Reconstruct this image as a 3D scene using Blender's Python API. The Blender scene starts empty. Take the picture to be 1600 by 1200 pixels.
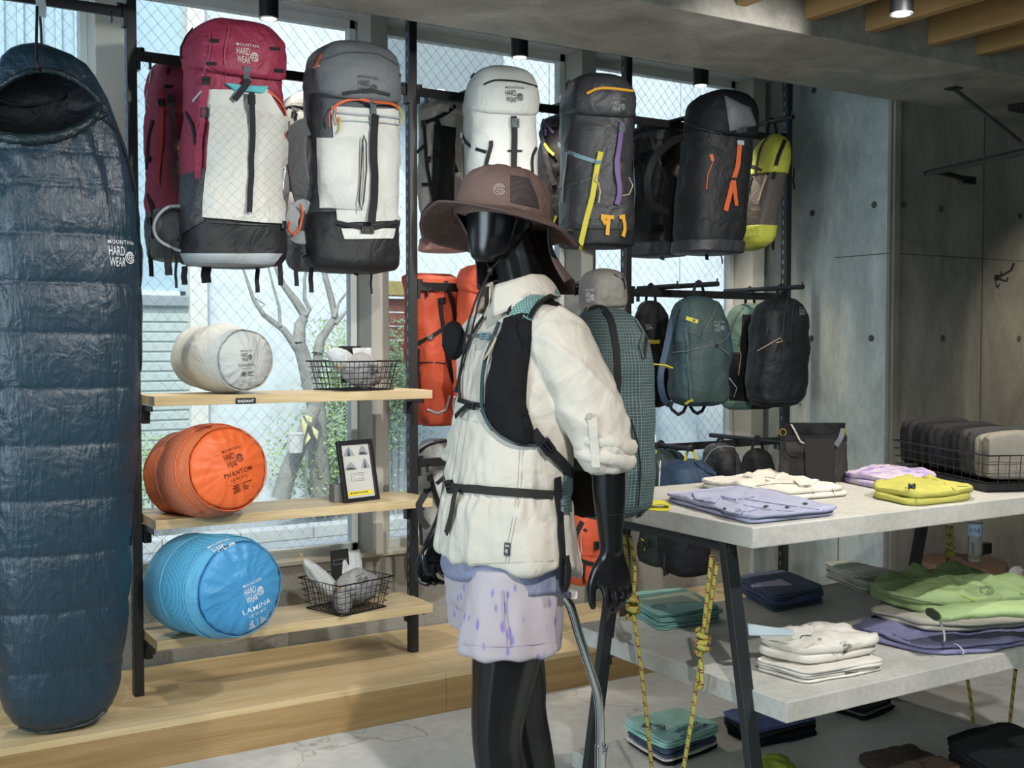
import bpy, bmesh, math, random
from mathutils import Vector, Matrix, noise
from mathutils.bvhtree import BVHTree
random.seed(7)
S = bpy.context.scene
COL = S.collection
PI = math.pi
def R(d): return math.radians(d)
V = Vector
# ------------------------------------------------------------------ camera
F_PX, YAW, PIT, CAM_H = 1775.0, R(31.6), R(2.1), 1.45
cam_d = bpy.data.cameras.new('camera'); cam = bpy.data.objects.new('camera', cam_d); COL.objects.link(cam)
cam_d.sensor_width = 36.0; cam_d.lens = 36.0*F_PX/1600.0; cam_d.clip_start = .05; cam_d.clip_end = 200
cam.location = (0, 0, CAM_H); cam.rotation_euler = (PI/2-PIT, 0, -YAW)
S.camera = cam
# ------------------------------------------------------------------ view + world
S.view_settings.view_transform = 'Standard'; S.view_settings.look = 'None'
S.view_settings.gamma = 1.0; S.view_settings.use_curve_mapping = False
S.view_settings.exposure = 0.0
S.cycles.use_denoising = True
S.cycles.max_bounces = 7; S.cycles.diffuse_bounces = 4; S.cycles.glossy_bounces = 3
S.cycles.transparent_max_bounces = 12; S.cycles.transmission_bounces = 4
S.cycles.caustics_reflective = False; S.cycles.caustics_refractive = False
S.cycles.sample_clamp_indirect = 4.0
W = bpy.data.worlds.new('world'); S.world = W; W.use_nodes = True
wn = W.node_tree.nodes; wl = W.node_tree.links
sky = wn.new('ShaderNodeTexSky'); sky.sky_type = 'NISHITA'; sky.sun_disc = False
sky.sun_elevation = R(48); sky.sun_rotation = R(200); sky.air_density = 1.0; sky.dust_density = 2.5; sky.ozone_density = 1.2
wn['Background'].inputs['Strength'].default_value = 0.33
wl.new(sky.outputs[0], wn['Background'].inputs['Color'])
def lamp(kind, loc, energy, color, target=None, **kw):
    d = bpy.data.lights.new('light', kind); d.energy = energy; d.color = color
    for k, v in kw.items(): setattr(d, k, v)
    o = bpy.data.objects.new('light', d); COL.objects.link(o); o.location = loc
    if target is not None:
        o.rotation_euler = (V(target)-V(loc)).to_track_quat('-Z', 'Y').to_euler()
    return o
WARM = (1.0, .88, .70); NEUT = (1.0, .965, .915)
def spot(loc, tgt, e, size=50, blend=.6, col=NEUT, r=.035):
    return lamp('SPOT', loc, e, col, tgt, spot_size=R(size), spot_blend=blend, shadow_soft_size=r)
# sun on the street, over the roof from behind the shop
lamp("SUN", (0, 0, 8), 2.2, (1, .95, .86), V((0, 0, 8))+V((.35, .75, -1.0)), angle=R(2))
# shop spots hung between the joists (outside the frame)
spot((.75, .35, 2.58), (1.75, 2.1, 1.15), 200, 72, .45)         # key on mannequin and table corner
spot((2.75, .95, 2.58), (2.85, 2.35, .8), 165, 78, .55)       # table
spot((1.95, 2.05, 2.53), (1.55, 4.05, 1.45), 135, 74, .6)        # shelves
spot((.55, 2.10, 2.53), (.95, 3.9, .9), 50, 66, .6)
spot((2.95, 2.15, 2.53), (3.0, 4.0, 1.75), 100, 74, .7)          # packs
spot((3.106, 2.577, 2.50), (3.10, 2.45, .9), 80, 80, .5, WARM)   # the lamp in view
spot((5.45, 2.6, 2.56), (5.75, 3.7, 1.2), 75, 62, .9, WARM)    # on the concrete wall
for lx in (1.535, 2.685, 3.731, .4):                         # window track lamps
    spot((lx, 4.30, 2.68), (lx, 4.36, .1), 60, 80, .5, WARM)
# cool fill light added at the left-hand wall, out of view
lamp('AREA', (-2.92, 2.2, 1.7), 215, (.76, .92, 1.0), (2, 2.6, 1.4), shape='RECTANGLE', size=3.4, size_y=2.3)
# second cool fill light, added behind the camera
lamp('AREA', (1.5, -3.1, 1.7), 34, (.74, .91, 1.0), (2, 3, 1.3), shape='RECTANGLE', size=5.0, size_y=2.3)

# ------------------------------------------------------------------ projection helpers (pixel of the 1600x1200 photo -> world point)
FWD = V((math.sin(YAW)*math.cos(PIT), math.cos(YAW)*math.cos(PIT), -math.sin(PIT)))
RGT = V((math.cos(YAW), -math.sin(YAW), 0)); UPV = RGT.cross(FWD)
C0 = V((0, 0, CAM_H))
def ray(px, py): return FWD + RGT*((px-800)/F_PX) + UPV*((600-py)/F_PX)
def atz(px, py, z): d = ray(px, py); return C0 + d*((z-CAM_H)/d.z)
def aty(px, py, y): d = ray(px, py); return C0 + d*(y/d.y)
def atx(px, py, x): d = ray(px, py); return C0 + d*(x/d.x)
def atd(px, py, dist): return C0 + ray(px, py)*dist
def depth(p): return (V(p)-C0).dot(FWD)
# ------------------------------------------------------------------ materials
def lin(c):
    if isinstance(c, str):
        c = [int(c[i:i+2], 16)/255 for i in (0, 2, 4)]
    return tuple((x/12.92 if x <= .04045 else ((x+.055)/1.055)**2.4) for x in c[:3])
MATS = {}
def newmat(name):
    m = bpy.data.materials.new(name); m.use_nodes = True
    nt = m.node_tree; b = nt.nodes['Principled BSDF']
    MATS[name] = m
    return m, nt, b
def N(nt, t, **kw):
    n = nt.nodes.new(t)
    for k, v in kw.items():
        if k in n.inputs: n.inputs[k].default_value = v
        else: setattr(n, k, v)
    return n
def coords(nt, scale=(1, 1, 1), rot=(0, 0, 0)):
    tc = nt.nodes.new('ShaderNodeTexCoord'); mp = nt.nodes.new('ShaderNodeMapping')
    mp.inputs['Scale'].default_value = scale; mp.inputs['Rotation'].default_value = rot
    nt.links.new(tc.outputs['Object'], mp.inputs['Vector'])
    return mp.outputs['Vector']
def ramp(nt, fac, stops):
    r = nt.nodes.new('ShaderNodeValToRGB')
    el = r.color_ramp.elements
    while len(el) < len(stops): el.new(.5)
    for e, (p, c) in zip(el, stops): e.position = p; e.color = (*c, 1)
    nt.links.new(fac, r.inputs['Fac'])
    return r.outputs['Color']
def bump(nt, b, h, strength=.3, dist=.01, prev=None):
    bp = nt.nodes.new('ShaderNodeBump'); bp.inputs['Strength'].default_value = strength; bp.inputs['Distance'].default_value = dist
    nt.links.new(h, bp.inputs['Height'])
    if prev: nt.links.new(prev, bp.inputs['Normal'])
    nt.links.new(bp.outputs['Normal'], b.inputs['Normal'])
    return bp.outputs['Normal']
def plain(name, col, rough=.5, metal=0., spec=.5, var=.06, vscale=8, bmp=0., bscale=60):
    m, nt, b = newmat(name); c = lin(col)
    b.inputs['Roughness'].default_value = rough; b.inputs['Metallic'].default_value = metal
    b.inputs['Specular IOR Level'].default_value = spec
    if var > 0:
        n = N(nt, 'ShaderNodeTexNoise', Scale=vscale, Detail=4.0)
        nt.links.new(coords(nt), n.inputs['Vector'])
        nt.links.new(ramp(nt, n.outputs['Fac'], [(.3, tuple(x*(1-var) for x in c)), (.7, tuple(min(1, x*(1+var)) for x in c))]), b.inputs['Base Color'])
        if bmp: bump(nt, b, N2(nt, bscale).outputs['Fac'], bmp, .004)
    else: b.inputs['Base Color'].default_value = (*c, 1)
    return m
def N2(nt, scale, detail=3.0):
    n = N(nt, 'ShaderNodeTexNoise', Scale=scale, Detail=detail); nt.links.new(coords(nt), n.inputs['Vector']); return n
def fabric(name, col, rough=.75, sheen=.0, weave=900, wr=.35, wscale=9, spec=.3, var=.05, crinkle=None):
    """woven cloth: fine weave plus soft crumple in the normal only"""
    m, nt, b = newmat(name); c = lin(col)
    g_ = .2126*c[0]+.7152*c[1]+.0722*c[2]; c = tuple(x*.94+g_*.06 for x in c)
    n = N2(nt, 5, 5)
    nt.links.new(ramp(nt, n.outputs['Fac'], [(.3, tuple(x*(1-var) for x in c)), (.7, tuple(min(1, x*(1+var)) for x in c))]), b.inputs['Base Color'])
    b.inputs['Roughness'].default_value = rough; b.inputs['Specular IOR Level'].default_value = spec
    b.inputs['Sheen Weight'].default_value = sheen
    n1 = N(nt, 'ShaderNodeTexNoise', Scale=wscale, Detail=3.0, Distortion=1.2)
    nt.links.new(coords(nt, (1, 1, 1)), n1.inputs['Vector'])
    p = bump(nt, b, n1.outputs['Fac'], wr, .03)
    n2 = N2(nt, weave, 1)
    p = bump(nt, b, n2.outputs['Fac'], .15, .0012, p)
    if crinkle:
        n3 = N(nt, 'ShaderNodeTexNoise', Scale=1.0, Detail=4.0, Distortion=1.5); nt.links.new(coords(nt, crinkle), n3.inputs['Vector']); bump(nt, b, n3.outputs['Fac'], .42, .012, p)
    return m
def gridfab(name, col, line, cell=.012, width=.16, rough=.6, rot=0, wr=.3, wscale=9, spec=.3):
    """ripstop cloth: thin lines in two directions (uv laid along the cloth)"""
    m, nt, b = newmat(name); c = lin(col); l = lin(line)
    uv = nt.nodes.new('ShaderNodeUVMap'); mp = nt.nodes.new('ShaderNodeMapping')
    mp.inputs['Rotation'].default_value = (0, 0, R(rot)); mp.inputs['Scale'].default_value = (1/cell, 1/cell, 1)
    nt.links.new(uv.outputs[0], mp.inputs['Vector'])
    sx = nt.nodes.new('ShaderNodeSeparateXYZ'); nt.links.new(mp.outputs[0], sx.inputs[0])
    outs = []
    for a in 'XY':
        f = N(nt, 'ShaderNodeMath', operation='FRACT'); nt.links.new(sx.outputs[a], f.inputs[0])
        g = N(nt, 'ShaderNodeMath', operation='LESS_THAN'); nt.links.new(f.outputs[0], g.inputs[0]); g.inputs[1].default_value = width
        outs.append(g.outputs[0])
    mx = N(nt, 'ShaderNodeMath', operation='MAXIMUM'); nt.links.new(outs[0], mx.inputs[0]); nt.links.new(outs[1], mx.inputs[1])
    nt.links.new(ramp(nt, mx.outputs[0], [(0, c), (1, l)]), b.inputs['Base Color'])
    b.inputs['Roughness'].default_value = rough; b.inputs['Specular IOR Level'].default_value = spec
    n1 = N(nt, 'ShaderNodeTexNoise', Scale=wscale, Detail=3.0, Distortion=1.2)
    nt.links.new(coords(nt), n1.inputs['Vector'])
    bump(nt, b, n1.outputs['Fac'], wr, .03)
    return m
def meshfab(name, col, hole, cell=.006, rough=.7):
    """open net cloth: small round dark holes"""
    m, nt, b = newmat(name)
    v = N(nt, 'ShaderNodeTexVoronoi', Scale=1/cell, Randomness=.12); nt.links.new(coords(nt), v.inputs['Vector'])
    nt.links.new(ramp(nt, v.outputs['Distance'], [(.28, lin(hole)), (.42, lin(col))]), b.inputs['Base Color'])
    b.inputs['Roughness'].default_value = rough
    bump(nt, b, v.outputs['Distance'], .25, .002)
    return m
def wood(name, c1, c2, c3, axis=0, rough=.5, scale=1.0):
    m, nt, b = newmat(name)
    sc = [9.0, 9.0, 9.0]; sc[axis] = .55
    n = N(nt, 'ShaderNodeTexNoise', Scale=2.2*scale, Detail=6.0, Distortion=.6); nt.links.new(coords(nt, sc), n.inputs['Vector'])
    col = ramp(nt, n.outputs['Fac'], [(.28, lin(c1)), (.5, lin(c2)), (.72, lin(c3))])
    sc2 = [70.0, 70.0, 70.0]; sc2[axis] = 2.0
    n2 = N(nt, 'ShaderNodeTexNoise', Scale=3.0, Detail=3.0); nt.links.new(coords(nt, sc2), n2.inputs['Vector'])
    g = ramp(nt, n2.outputs['Fac'], [(.35, (.72, .72, .72)), (.6, (1, 1, 1))])
    mx = N(nt, 'ShaderNodeMixRGB', blend_type='MULTIPLY'); mx.inputs[0].default_value = .55
    nt.links.new(col, mx.inputs[1]); nt.links.new(g, mx.inputs[2])
    nt.links.new(mx.outputs[0], b.inputs['Base Color'])
    b.inputs['Roughness'].default_value = rough
    bump(nt, b, n2.outputs['Fac'], .08, .002)
    return m
def concrete(name, c1, c2, c3, scale=1.0, rough=.8, bmp=.25, streak=False):
    m, nt, b = newmat(name)
    v = coords(nt, (1, 1, .45) if streak else (1, 1, 1))
    n = N(nt, 'ShaderNodeTexNoise', Scale=1.7*scale, Detail=9.0, Roughness=.62, Distortion=.7); nt.links.new(v, n.inputs['Vector'])
    col = ramp(nt, n.outputs['Fac'], [(.3, lin(c1)), (.5, lin(c2)), (.68, lin(c3))])
    n3 = N(nt, 'ShaderNodeTexNoise', Scale=26*scale, Detail=6.0); nt.links.new(v, n3.inputs['Vector'])
    g = ramp(nt, n3.outputs['Fac'], [(.3, (.86, .86, .86)), (.6, (1, 1, 1))])
    vo = N(nt, 'ShaderNodeTexVoronoi', Scale=16*scale); nt.links.new(v, vo.inputs['Vector'])
    pit = ramp(nt, vo.outputs['Distance'], [(.03, (.35, .35, .35)), (.07, (1, 1, 1))])
    mx = N(nt, 'ShaderNodeMixRGB', blend_type='MULTIPLY'); mx.inputs[0].default_value = 1
    nt.links.new(col, mx.inputs[1]); nt.links.new(g, mx.inputs[2])
    mx2 = N(nt, 'ShaderNodeMixRGB', blend_type='MULTIPLY'); mx2.inputs[0].default_value = .6 if bmp > .1 else .0
    nt.links.new(mx.outputs[0], mx2.inputs[1]); nt.links.new(pit, mx2.inputs[2])
    nt.links.new(mx2.outputs[0], b.inputs['Base Color'])
    b.inputs['Roughness'].default_value = rough
    bump(nt, b, n3.outputs['Fac'], bmp, .004)
    return m
# ------------------------------------------------------------------ mesh builder
class MB:
    def __init__(s): s.v = []; s.f = []; s.uv = None
    def add(s, vs, fs):
        o = len(s.v); s.v.extend(V(p) for p in vs); s.f.extend([tuple(i+o for i in f) for f in fs]); return s
    def box(s, x0, x1, y0, y1, z0, z1):
        return s.add([(x0, y0, z0), (x1, y0, z0), (x1, y1, z0), (x0, y1, z0), (x0, y0, z1), (x1, y0, z1), (x1, y1, z1), (x0, y1, z1)],
                     [(0, 3, 2, 1), (4, 5, 6, 7), (0, 1, 5, 4), (1, 2, 6, 5), (2, 3, 7, 6), (3, 0, 4, 7)])
    def obox(s, c, ax, ay, az, hx, hy, hz):
        c = V(c); ax, ay, az = V(ax).normalized(), V(ay).normalized(), V(az).normalized(); vs = []
        for k in (-1, 1):
            for i, j in ((-1, -1), (1, -1), (1, 1), (-1, 1)): vs.append(c+ax*hx*i+ay*hy*j+az*hz*k)
        return s.add(vs, [(0, 3, 2, 1), (4, 5, 6, 7), (0, 1, 5, 4), (1, 2, 6, 5), (2, 3, 7, 6), (3, 0, 4, 7)])
    def beam(s, a, b, w, h, up=(0, 0, 1)):
        a, b = V(a), V(b); d = (b-a); l = d.length; d.normalize()
        r = d.cross(V(up)); r = r.normalized() if r.length > 1e-5 else V((1, 0, 0)); u = r.cross(d)
        return s.obox((a+b)/2, d, r, u, l/2, w/2, h/2)
    def tube(s, pts, r, n=8, closed=False, caps=True):
        pts = [V(p) for p in pts]; m = len(pts); rs = r if isinstance(r, (list, tuple)) else [r]*m
        o = len(s.v); prev = None
        for i, p in enumerate(pts):
            if closed: t = pts[(i+1) % m]-pts[i-1]
            else: t = pts[min(i+1, m-1)]-pts[max(i-1, 0)]
            t = t.normalized() if t.length > 1e-9 else V((0, 0, 1))
            if prev is None:
                a = V((0, 0, 1)) if abs(t.z) < .9 else V((1, 0, 0)); u = t.cross(a).normalized()
            else:
                u = prev-t*prev.dot(t); u = u.normalized() if u.length > 1e-6 else t.orthogonal().normalized()
            prev = u; w = t.cross(u)
            for k in range(n):
                an = 2*PI*k/n; s.v.append(p+(u*math.cos(an)+w*math.sin(an))*rs[i])
        for i in range(m if closed else m-1):
            j = (i+1) % m
            for k in range(n):
                k2 = (k+1) % n; s.f.append((o+i*n+k, o+i*n+k2, o+j*n+k2, o+j*n+k))
        if caps and not closed:
            s.f.append(tuple(o+k for k in range(n))[::-1]); s.f.append(tuple(o+(m-1)*n+k for k in range(n)))
        return s
    def ribbon(s, pts, nrm, w, t=.002):
        """flat webbing along pts, its face along nrm (one per point or one for all)"""
        pts = [V(p) for p in pts]; m = len(pts); o = len(s.v)
        nr = [V(n) for n in nrm] if isinstance(nrm, list) else [V(nrm)]*m
        ws = w if isinstance(w, (list, tuple)) else [w]*m
        for i, p in enumerate(pts):
            tg = (pts[min(i+1, m-1)]-pts[max(i-1, 0)]); tg = tg.normalized() if tg.length > 1e-9 else V((0, 0, 1))
            n = nr[i]-tg*nr[i].dot(tg); n = n.normalized() if n.length > 1e-6 else tg.orthogonal().normalized()
            sd = tg.cross(n)
            for a, b in ((-1, -1), (1, -1), (1, 1), (-1, 1)): s.v.append(p+sd*(a*ws[i]/2)+n*(b*t/2))
        for i in range(m-1):
            for k in range(4): s.f.append((o+i*4+k, o+i*4+(k+1) % 4, o+i*4+4+(k+1) % 4, o+i*4+4+k))
        s.f.append((o+3, o+2, o+1, o)); q = o+(m-1)*4; s.f.append((q, q+1, q+2, q+3))
        return s
    def grid(s, nu, nv, fn, cu=False, cv=False, uvscale=None):
        o = len(s.v); a = nu if cu else nu+1; c = nv if cv else nv+1
        for j in range(c):
            for i in range(a): s.v.append(V(fn(i/nu, j/nv)))
        for j in range(nv):
            for i in range(nu):
                s.f.append((o+j*a+i, o+j*a+(i+1) % a, o+((j+1) % c)*a+(i+1) % a, o+((j+1) % c)*a+i))
        return s
    def loft(s, rings, caps=True):
        o = len(s.v); n = len(rings[0])
        for r in rings: s.v.extend(V(p) for p in r)
        for j in range(len(rings)-1):
            for i in range(n): s.f.append((o+j*n+i, o+j*n+(i+1) % n, o+(j+1)*n+(i+1) % n, o+(j+1)*n+i))
        if caps:
            s.f.append(tuple(o+i for i in range(n))[::-1]); q = o+(len(rings)-1)*n; s.f.append(tuple(q+i for i in range(n)))
        return s
    def lathe(s, prof, c=(0, 0, 0), n=24, caps=True):
        c = V(c)
        return s.loft([[c+V((r*math.cos(2*PI*k/n), r*math.sin(2*PI*k/n), z)) for k in range(n)] for r, z in prof], caps)
    def ball(s, c, r, n=10, sc=(1, 1, 1)):
        c = V(c)
        return s.loft([[c+V((sc[0]*r*math.cos(2*PI*k/n)*math.sin(PI*j/n), sc[1]*r*math.sin(2*PI*k/n)*math.sin(PI*j/n), -sc[2]*r*math.cos(PI*j/n))) for k in range(n)] for j in ([.15]+list(range(1, n))+[n-.15])])
    def build(s, name, mat, parent=None, smooth=0, bevel=0, sub=0, inv=None, uvfn=None):
        me = bpy.data.meshes.new(name)
        vs = s.v
        if inv is None and parent is not None: inv = PINV.get(parent.name)
        if inv is not None: vs = [inv @ p for p in vs]
        me.from_pydata([tuple(p) for p in vs], [], s.f)
        me.validate(); me.update()
        if mat is not None: me.materials.append(mat)
        o = bpy.data.objects.new(name, me); COL.objects.link(o)
        if parent is not None: o.parent = parent
        bm = bmesh.new(); bm.from_mesh(me); bmesh.ops.recalc_face_normals(bm, faces=bm.faces); bm.to_mesh(me); bm.free()
        if uvfn:
            uvl = me.uv_layers.new(name='UVMap')
            for lp in me.loops: uvl.data[lp.index].uv = uvfn(s.v[lp.vertex_index], lp.vertex_index)
        if smooth:
            for p in me.polygons: p.use_smooth = True
            if smooth < 180: me.set_sharp_from_angle(angle=R(smooth))
        if bevel:
            b = o.modifiers.new('bevel', 'BEVEL'); b.width = bevel; b.segments = 2; b.limit_method = 'ANGLE'; b.angle_limit = R(40)
        if sub:
            b = o.modifiers.new('sub', 'SUBSURF'); b.levels = sub; b.render_levels = sub
        return o
PINV = {}                                     # world -> local matrix of every root
def tag(o, label=None, cat=None, group=None, kind=None):
    if label: o['label'] = label
    if cat: o['category'] = cat
    if group: o['group'] = group
    if kind: o['kind'] = kind
    return o
def root(name, loc, label, cat, group=None, rz=0.):
    o = bpy.data.objects.new(name, None); COL.objects.link(o); o.empty_display_size = .05
    o.location = loc; o.rotation_euler = (0, 0, rz); tag(o, label, cat, group)
    PINV[o.name] = (Matrix.Translation(V(loc)) @ Matrix.Rotation(rz, 4, 'Z')).inverted()
    return o
def adopt(o, src):                              # sub-parts are written in the same world frame as their part's root
    PINV[o.name] = PINV[src.name]; return o
def struct(name, mb, mat, **kw):
    return tag(mb.build(name, mat, **kw), kind='structure')
def nz(p, s=1.0, o=0.0): return noise.noise(V(p)*s+V((o, o*1.7, -o)))
def copy_tree(o, parent=None):
    c = o.copy(); COL.objects.link(c); c.parent = parent
    for ch in o.children: copy_tree(ch, c)
    return c
# lettering: flat meshes from Blender's own font, later laid onto surfaces
_tx = {}
def text_flat(s, bold=.0, spacing=1.0):
    k = (s, bold, spacing)
    if k in _tx: return _tx[k]
    cu = bpy.data.curves.new('t', 'FONT'); cu.body = s; cu.size = 1.0; cu.offset = bold; cu.space_character = spacing; cu.resolution_u = 3
    o = bpy.data.objects.new('t', cu); COL.objects.link(o)
    dg = bpy.context.evaluated_depsgraph_get(); me = bpy.data.meshes.new_from_object(o.evaluated_get(dg))
    vs = [(v.co.x, v.co.y) for v in me.vertices]; fs = [tuple(p.vertices) for p in me.polygons]
    bpy.data.objects.remove(o); bpy.data.curves.remove(cu); bpy.data.meshes.remove(me)
    _tx[k] = (vs, fs); return vs, fs
def fit_text(s, x0, x1, y0, y1, bold=.0, spacing=1.0):
    vs, fs = text_flat(s, bold, spacing)
    if not vs: return [], []
    ax, bx = min(p[0] for p in vs), max(p[0] for p in vs); ay, by = min(p[1] for p in vs), max(p[1] for p in vs)
    return [(x0+(p[0]-ax)/(bx-ax)*(x1-x0), y0+(p[1]-ay)/max(1e-6, by-ay)*(y1-y0)) for p in vs], fs
def merge_flat(*parts):
    vs, fs = [], []
    for v, f in parts:
        o = len(vs); vs += v; fs += [tuple(i+o for i in q) for q in f]
    return vs, fs
def rect(x0, x1, y0, y1): return [(x0, y0), (x1, y0), (x1, y1), (x0, y1)], [(0, 1, 2, 3)]
def poly(pts): return list(pts), [tuple(range(len(pts)))]
def arc(cx, cy, r, w, a0, a1, n=14):
    vs = []
    for i in range(n+1):
        a = R(a0+(a1-a0)*i/n)
        vs += [(cx+(r-w/2)*math.cos(a), cy+(r-w/2)*math.sin(a)), (cx+(r+w/2)*math.cos(a), cy+(r+w/2)*math.sin(a))]
    return vs, [(2*i, 2*i+2, 2*i+3, 2*i+1) for i in range(n)]
def emblem(cx, cy, r):
    """round ram-horn nut: open rings on the left, a cluster of pips lower right"""
    P = [arc(cx, cy, r*.93, r*.14, 60, 330), arc(cx+.0*r, cy+.12*r, r*.62, r*.16, 20, 265), arc(cx+.02*r, cy+.16*r, r*.3, r*.17, 0, 360)]
    P.append(poly([(cx+r*.5, cy+r*.86), (cx+r*.97, cy+r*.25), (cx+r*.85, cy+r*.2), (cx+r*.42, cy+r*.74)]))
    for dx, dy in ((.62, .02), (.38, -.34), (.74, -.36), (.5, -.7), (.12, -.62)):
        P.append(arc(cx+dx*r, cy+dy*r, r*.075, r*.15, 0, 360, 8))
    return merge_flat(*P)
def logo_flat():
    """unit wide: MOUNTAIN / HARD / WEAR with the round emblem at the right of the lower two"""
    return merge_flat(fit_text('MOUNTAIN', 0, 1, .80, .93, .002, 1.2), fit_text('HARD', 0, .58, .42, .72, .0), fit_text('WEAR', .02, .60, .06, .36, .0), emblem(.80, .37, .20))
def spline(P, k=6):
    Q = []
    for i in range(len(P)-1):
        a, b = P[i], P[i+1]; p0 = P[max(0, i-1)]; p3 = P[min(len(P)-1, i+2)]
        for j in range(k):
            t = j/k; Q.append(.5*((2*a)+(b-p0)*t+(2*p0-5*a+4*b-p3)*t*t+(3*a-3*b+p3-p0)*t**3))
    return Q+[P[-1]]
# laying things onto surfaces -------------------------------------------------
def bvh_of(*objs):
    vs, fs = [], []
    for o in objs:
        ok = V; off = len(vs)
        M = mworld(o)
        vs += [M @ v.co for v in o.data.vertices]; fs += [tuple(i+off for i in p.vertices) for p in o.data.polygons]
    return BVHTree.FromPolygons(vs, fs)
def mworld(o):
    M = Matrix.Translation(o.location) @ o.rotation_euler.to_matrix().to_4x4()
    return (mworld(o.parent) @ M) if o.parent else M
def hit_px(bvh, px, py):
    d = ray(px, py).normalized(); h = bvh.ray_cast(C0, d)
    if h[0] is None:
        best = None
        for t in range(20, 75):
            q = C0+d*(t*.1); g = bvh.find_nearest(q)
            if g[0] is not None and (best is None or g[3] < best[1]): best = (g, g[3])
        g = best[0]; n = g[1]
        if n.dot(d) > 0: n = -n
        return g[0], n
    n = h[1]
    return h[0], (-n if n.dot(d) > 0 else n)
def dense(pts, step=12):
    out = []
    for a, b in zip(pts, pts[1:]):
        k = max(1, int(math.hypot(b[0]-a[0], b[1]-a[1])/step))
        out += [(a[0]+(b[0]-a[0])*i/k, a[1]+(b[1]-a[1])*i/k) for i in range(k)]
    return out+[pts[-1]]
def strap_on(bvh, pts, w, off=.004, t=.0025, step=9):
    P, Nn = [], []
    for p in dense(pts, step):
        h, n = hit_px(bvh, *p); P.append(h+n*off); Nn.append(n)
    Q = [P[0]]+[(P[i-1]+P[i]*2+P[i+1])/4 for i in range(1, len(P)-1)]+[P[-1]]
    NS = [Nn[0]]+[(Nn[i-1]+Nn[i]+Nn[i+1]).normalized() for i in range(1, len(P)-1)]+[Nn[-1]]
    mb = MB()
    if len(Q) > 1: mb.ribbon(Q, NS, w, t)
    return mb
def cord_on(bvh, pts, r=.002, off=.003, step=9, n=6):
    P = []
    for p in dense(pts, step):
        h, nn = hit_px(bvh, *p); P.append(h+nn*off)
    return MB().tube(P, r, n)
def patch_on(bvh, poly4, off=.004, nu=14, nv=14, thick=.004, puff=0.):
    """cloth panel between four pixel corners (tl, tr, br, bl) lying on a surface, with its own thickness"""
    tl, tr, br, bl = [V((p[0], p[1], 0)) for p in poly4]
    top, bot = [], []
    for j in range(nv+1):
        for i in range(nu+1):
            u, v = i/nu, j/nv; p = (tl*(1-u)+tr*u)*(1-v)+(bl*(1-u)+br*u)*v
            h, n = hit_px(bvh, p.x, p.y)
            e = min(1, 6*min(u, 1-u, v, 1-v)); pf = puff*math.sin(PI*u)**.5*math.sin(PI*v)**.5 if 0 < u < 1 and 0 < v < 1 else 0
            top.append(h+n*(off+pf+.0015*e)); bot.append(h-n*.004)
    mb = MB(); a = nu+1; mb.v = top+bot; k = len(top)
    for j in range(nv):
        for i in range(nu):
            q = (j*a+i, j*a+i+1, (j+1)*a+i+1, (j+1)*a+i); mb.f.append(q)
    ring = [i for i in range(a)]+[j*a+nu for j in range(1, nv+1)]+[nv*a+i for i in range(nu-1, -1, -1)]+[j*a for j in range(nv-1, 0, -1)]
    for x, y in zip(ring, ring[1:]+ring[:1]): mb.f.append((x, y, y+k, x+k))
    mb.uvgrid = (a, nu, nv)
    return mb
def decal_at(bvh, h, n, flat, width, rot=0., off=.0016, up=None):
    n = n.normalized(); up = V(up) if up else V((0, 0, 1))
    up = up-n*up.dot(n); up.normalize(); rt = up.cross(n)
    c, s = math.cos(R(rot)), math.sin(R(rot)); vs = []
    xs = [p[0] for p in flat[0]]; ys = [p[1] for p in flat[0]]; cx, cy = (min(xs)+max(xs))/2, (min(ys)+max(ys))/2; k = width/(max(xs)-min(xs))
    for x, y in flat[0]:
        x, y = (x-cx)*k, (y-cy)*k; p = h+rt*(x*c-y*s)+up*(x*s+y*c)
        g = bvh.ray_cast(p+n*.08, -n, .3) if bvh else (p, n)
        q = (g[0] if g[0] is not None else p)
        if bvh and g[0] is None: q = p
        vs.append(q+n*off)
    return MB().add(vs, flat[1])
def decal_px(bvh, px, py, flat, width, rot=0., off=.0016):
    h, n = hit_px(bvh, px, py)
    # average the normal so that small wrinkles do not turn the print
    acc = V((0, 0, 0))
    for dx in (-14, 0, 14):
        for dy in (-10, 0, 10): acc += hit_px(bvh, px+dx, py+dy)[1]
    return decal_at(bvh, h, acc, flat, width, rot, off)
def wpx(npx, p): return npx*depth(p)/F_PX
# ================================================================== STRUCTURE
M_conc_lit = concrete('concrete', '87918f', 'abb4b2', 'd2d8d5', 1.6, .8, .45, True)  # daylit wall: its light is painted in as a paler concrete
M_conc_shade = concrete('concrete_shaded', '6a6a62', '84827a', '9a988e', 1.5, .8, .45, True)  # same concrete, painted darker for the wall in shade
M_beam = concrete('concrete_beam', '85837b', 'a3a198', 'bdbbb2', 1.8, .55, .25)
M_floor = concrete('floor_screed', 'b0b4b4', 'babdbd', 'c3c6c6', .8, .42, .03)
nt_ = M_floor.node_tree; b_ = nt_.nodes['Principled BSDF']
vc = N(nt_, 'ShaderNodeTexVoronoi', Scale=.62, feature='DISTANCE_TO_EDGE'); nn1 = N(nt_, 'ShaderNodeTexNoise', Scale=2.2, Detail=6.0)
cv = coords(nt_); nt_.links.new(cv, nn1.inputs['Vector'])
mm_ = N(nt_, 'ShaderNodeMixRGB', blend_type='LINEAR_LIGHT'); mm_.inputs[0].default_value = .32; nt_.links.new(cv, mm_.inputs[1]); nt_.links.new(nn1.outputs['Color'], mm_.inputs[2]); nt_.links.new(mm_.outputs[0], vc.inputs['Vector'])
src = b_.inputs['Base Color'].links[0].from_socket
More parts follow.
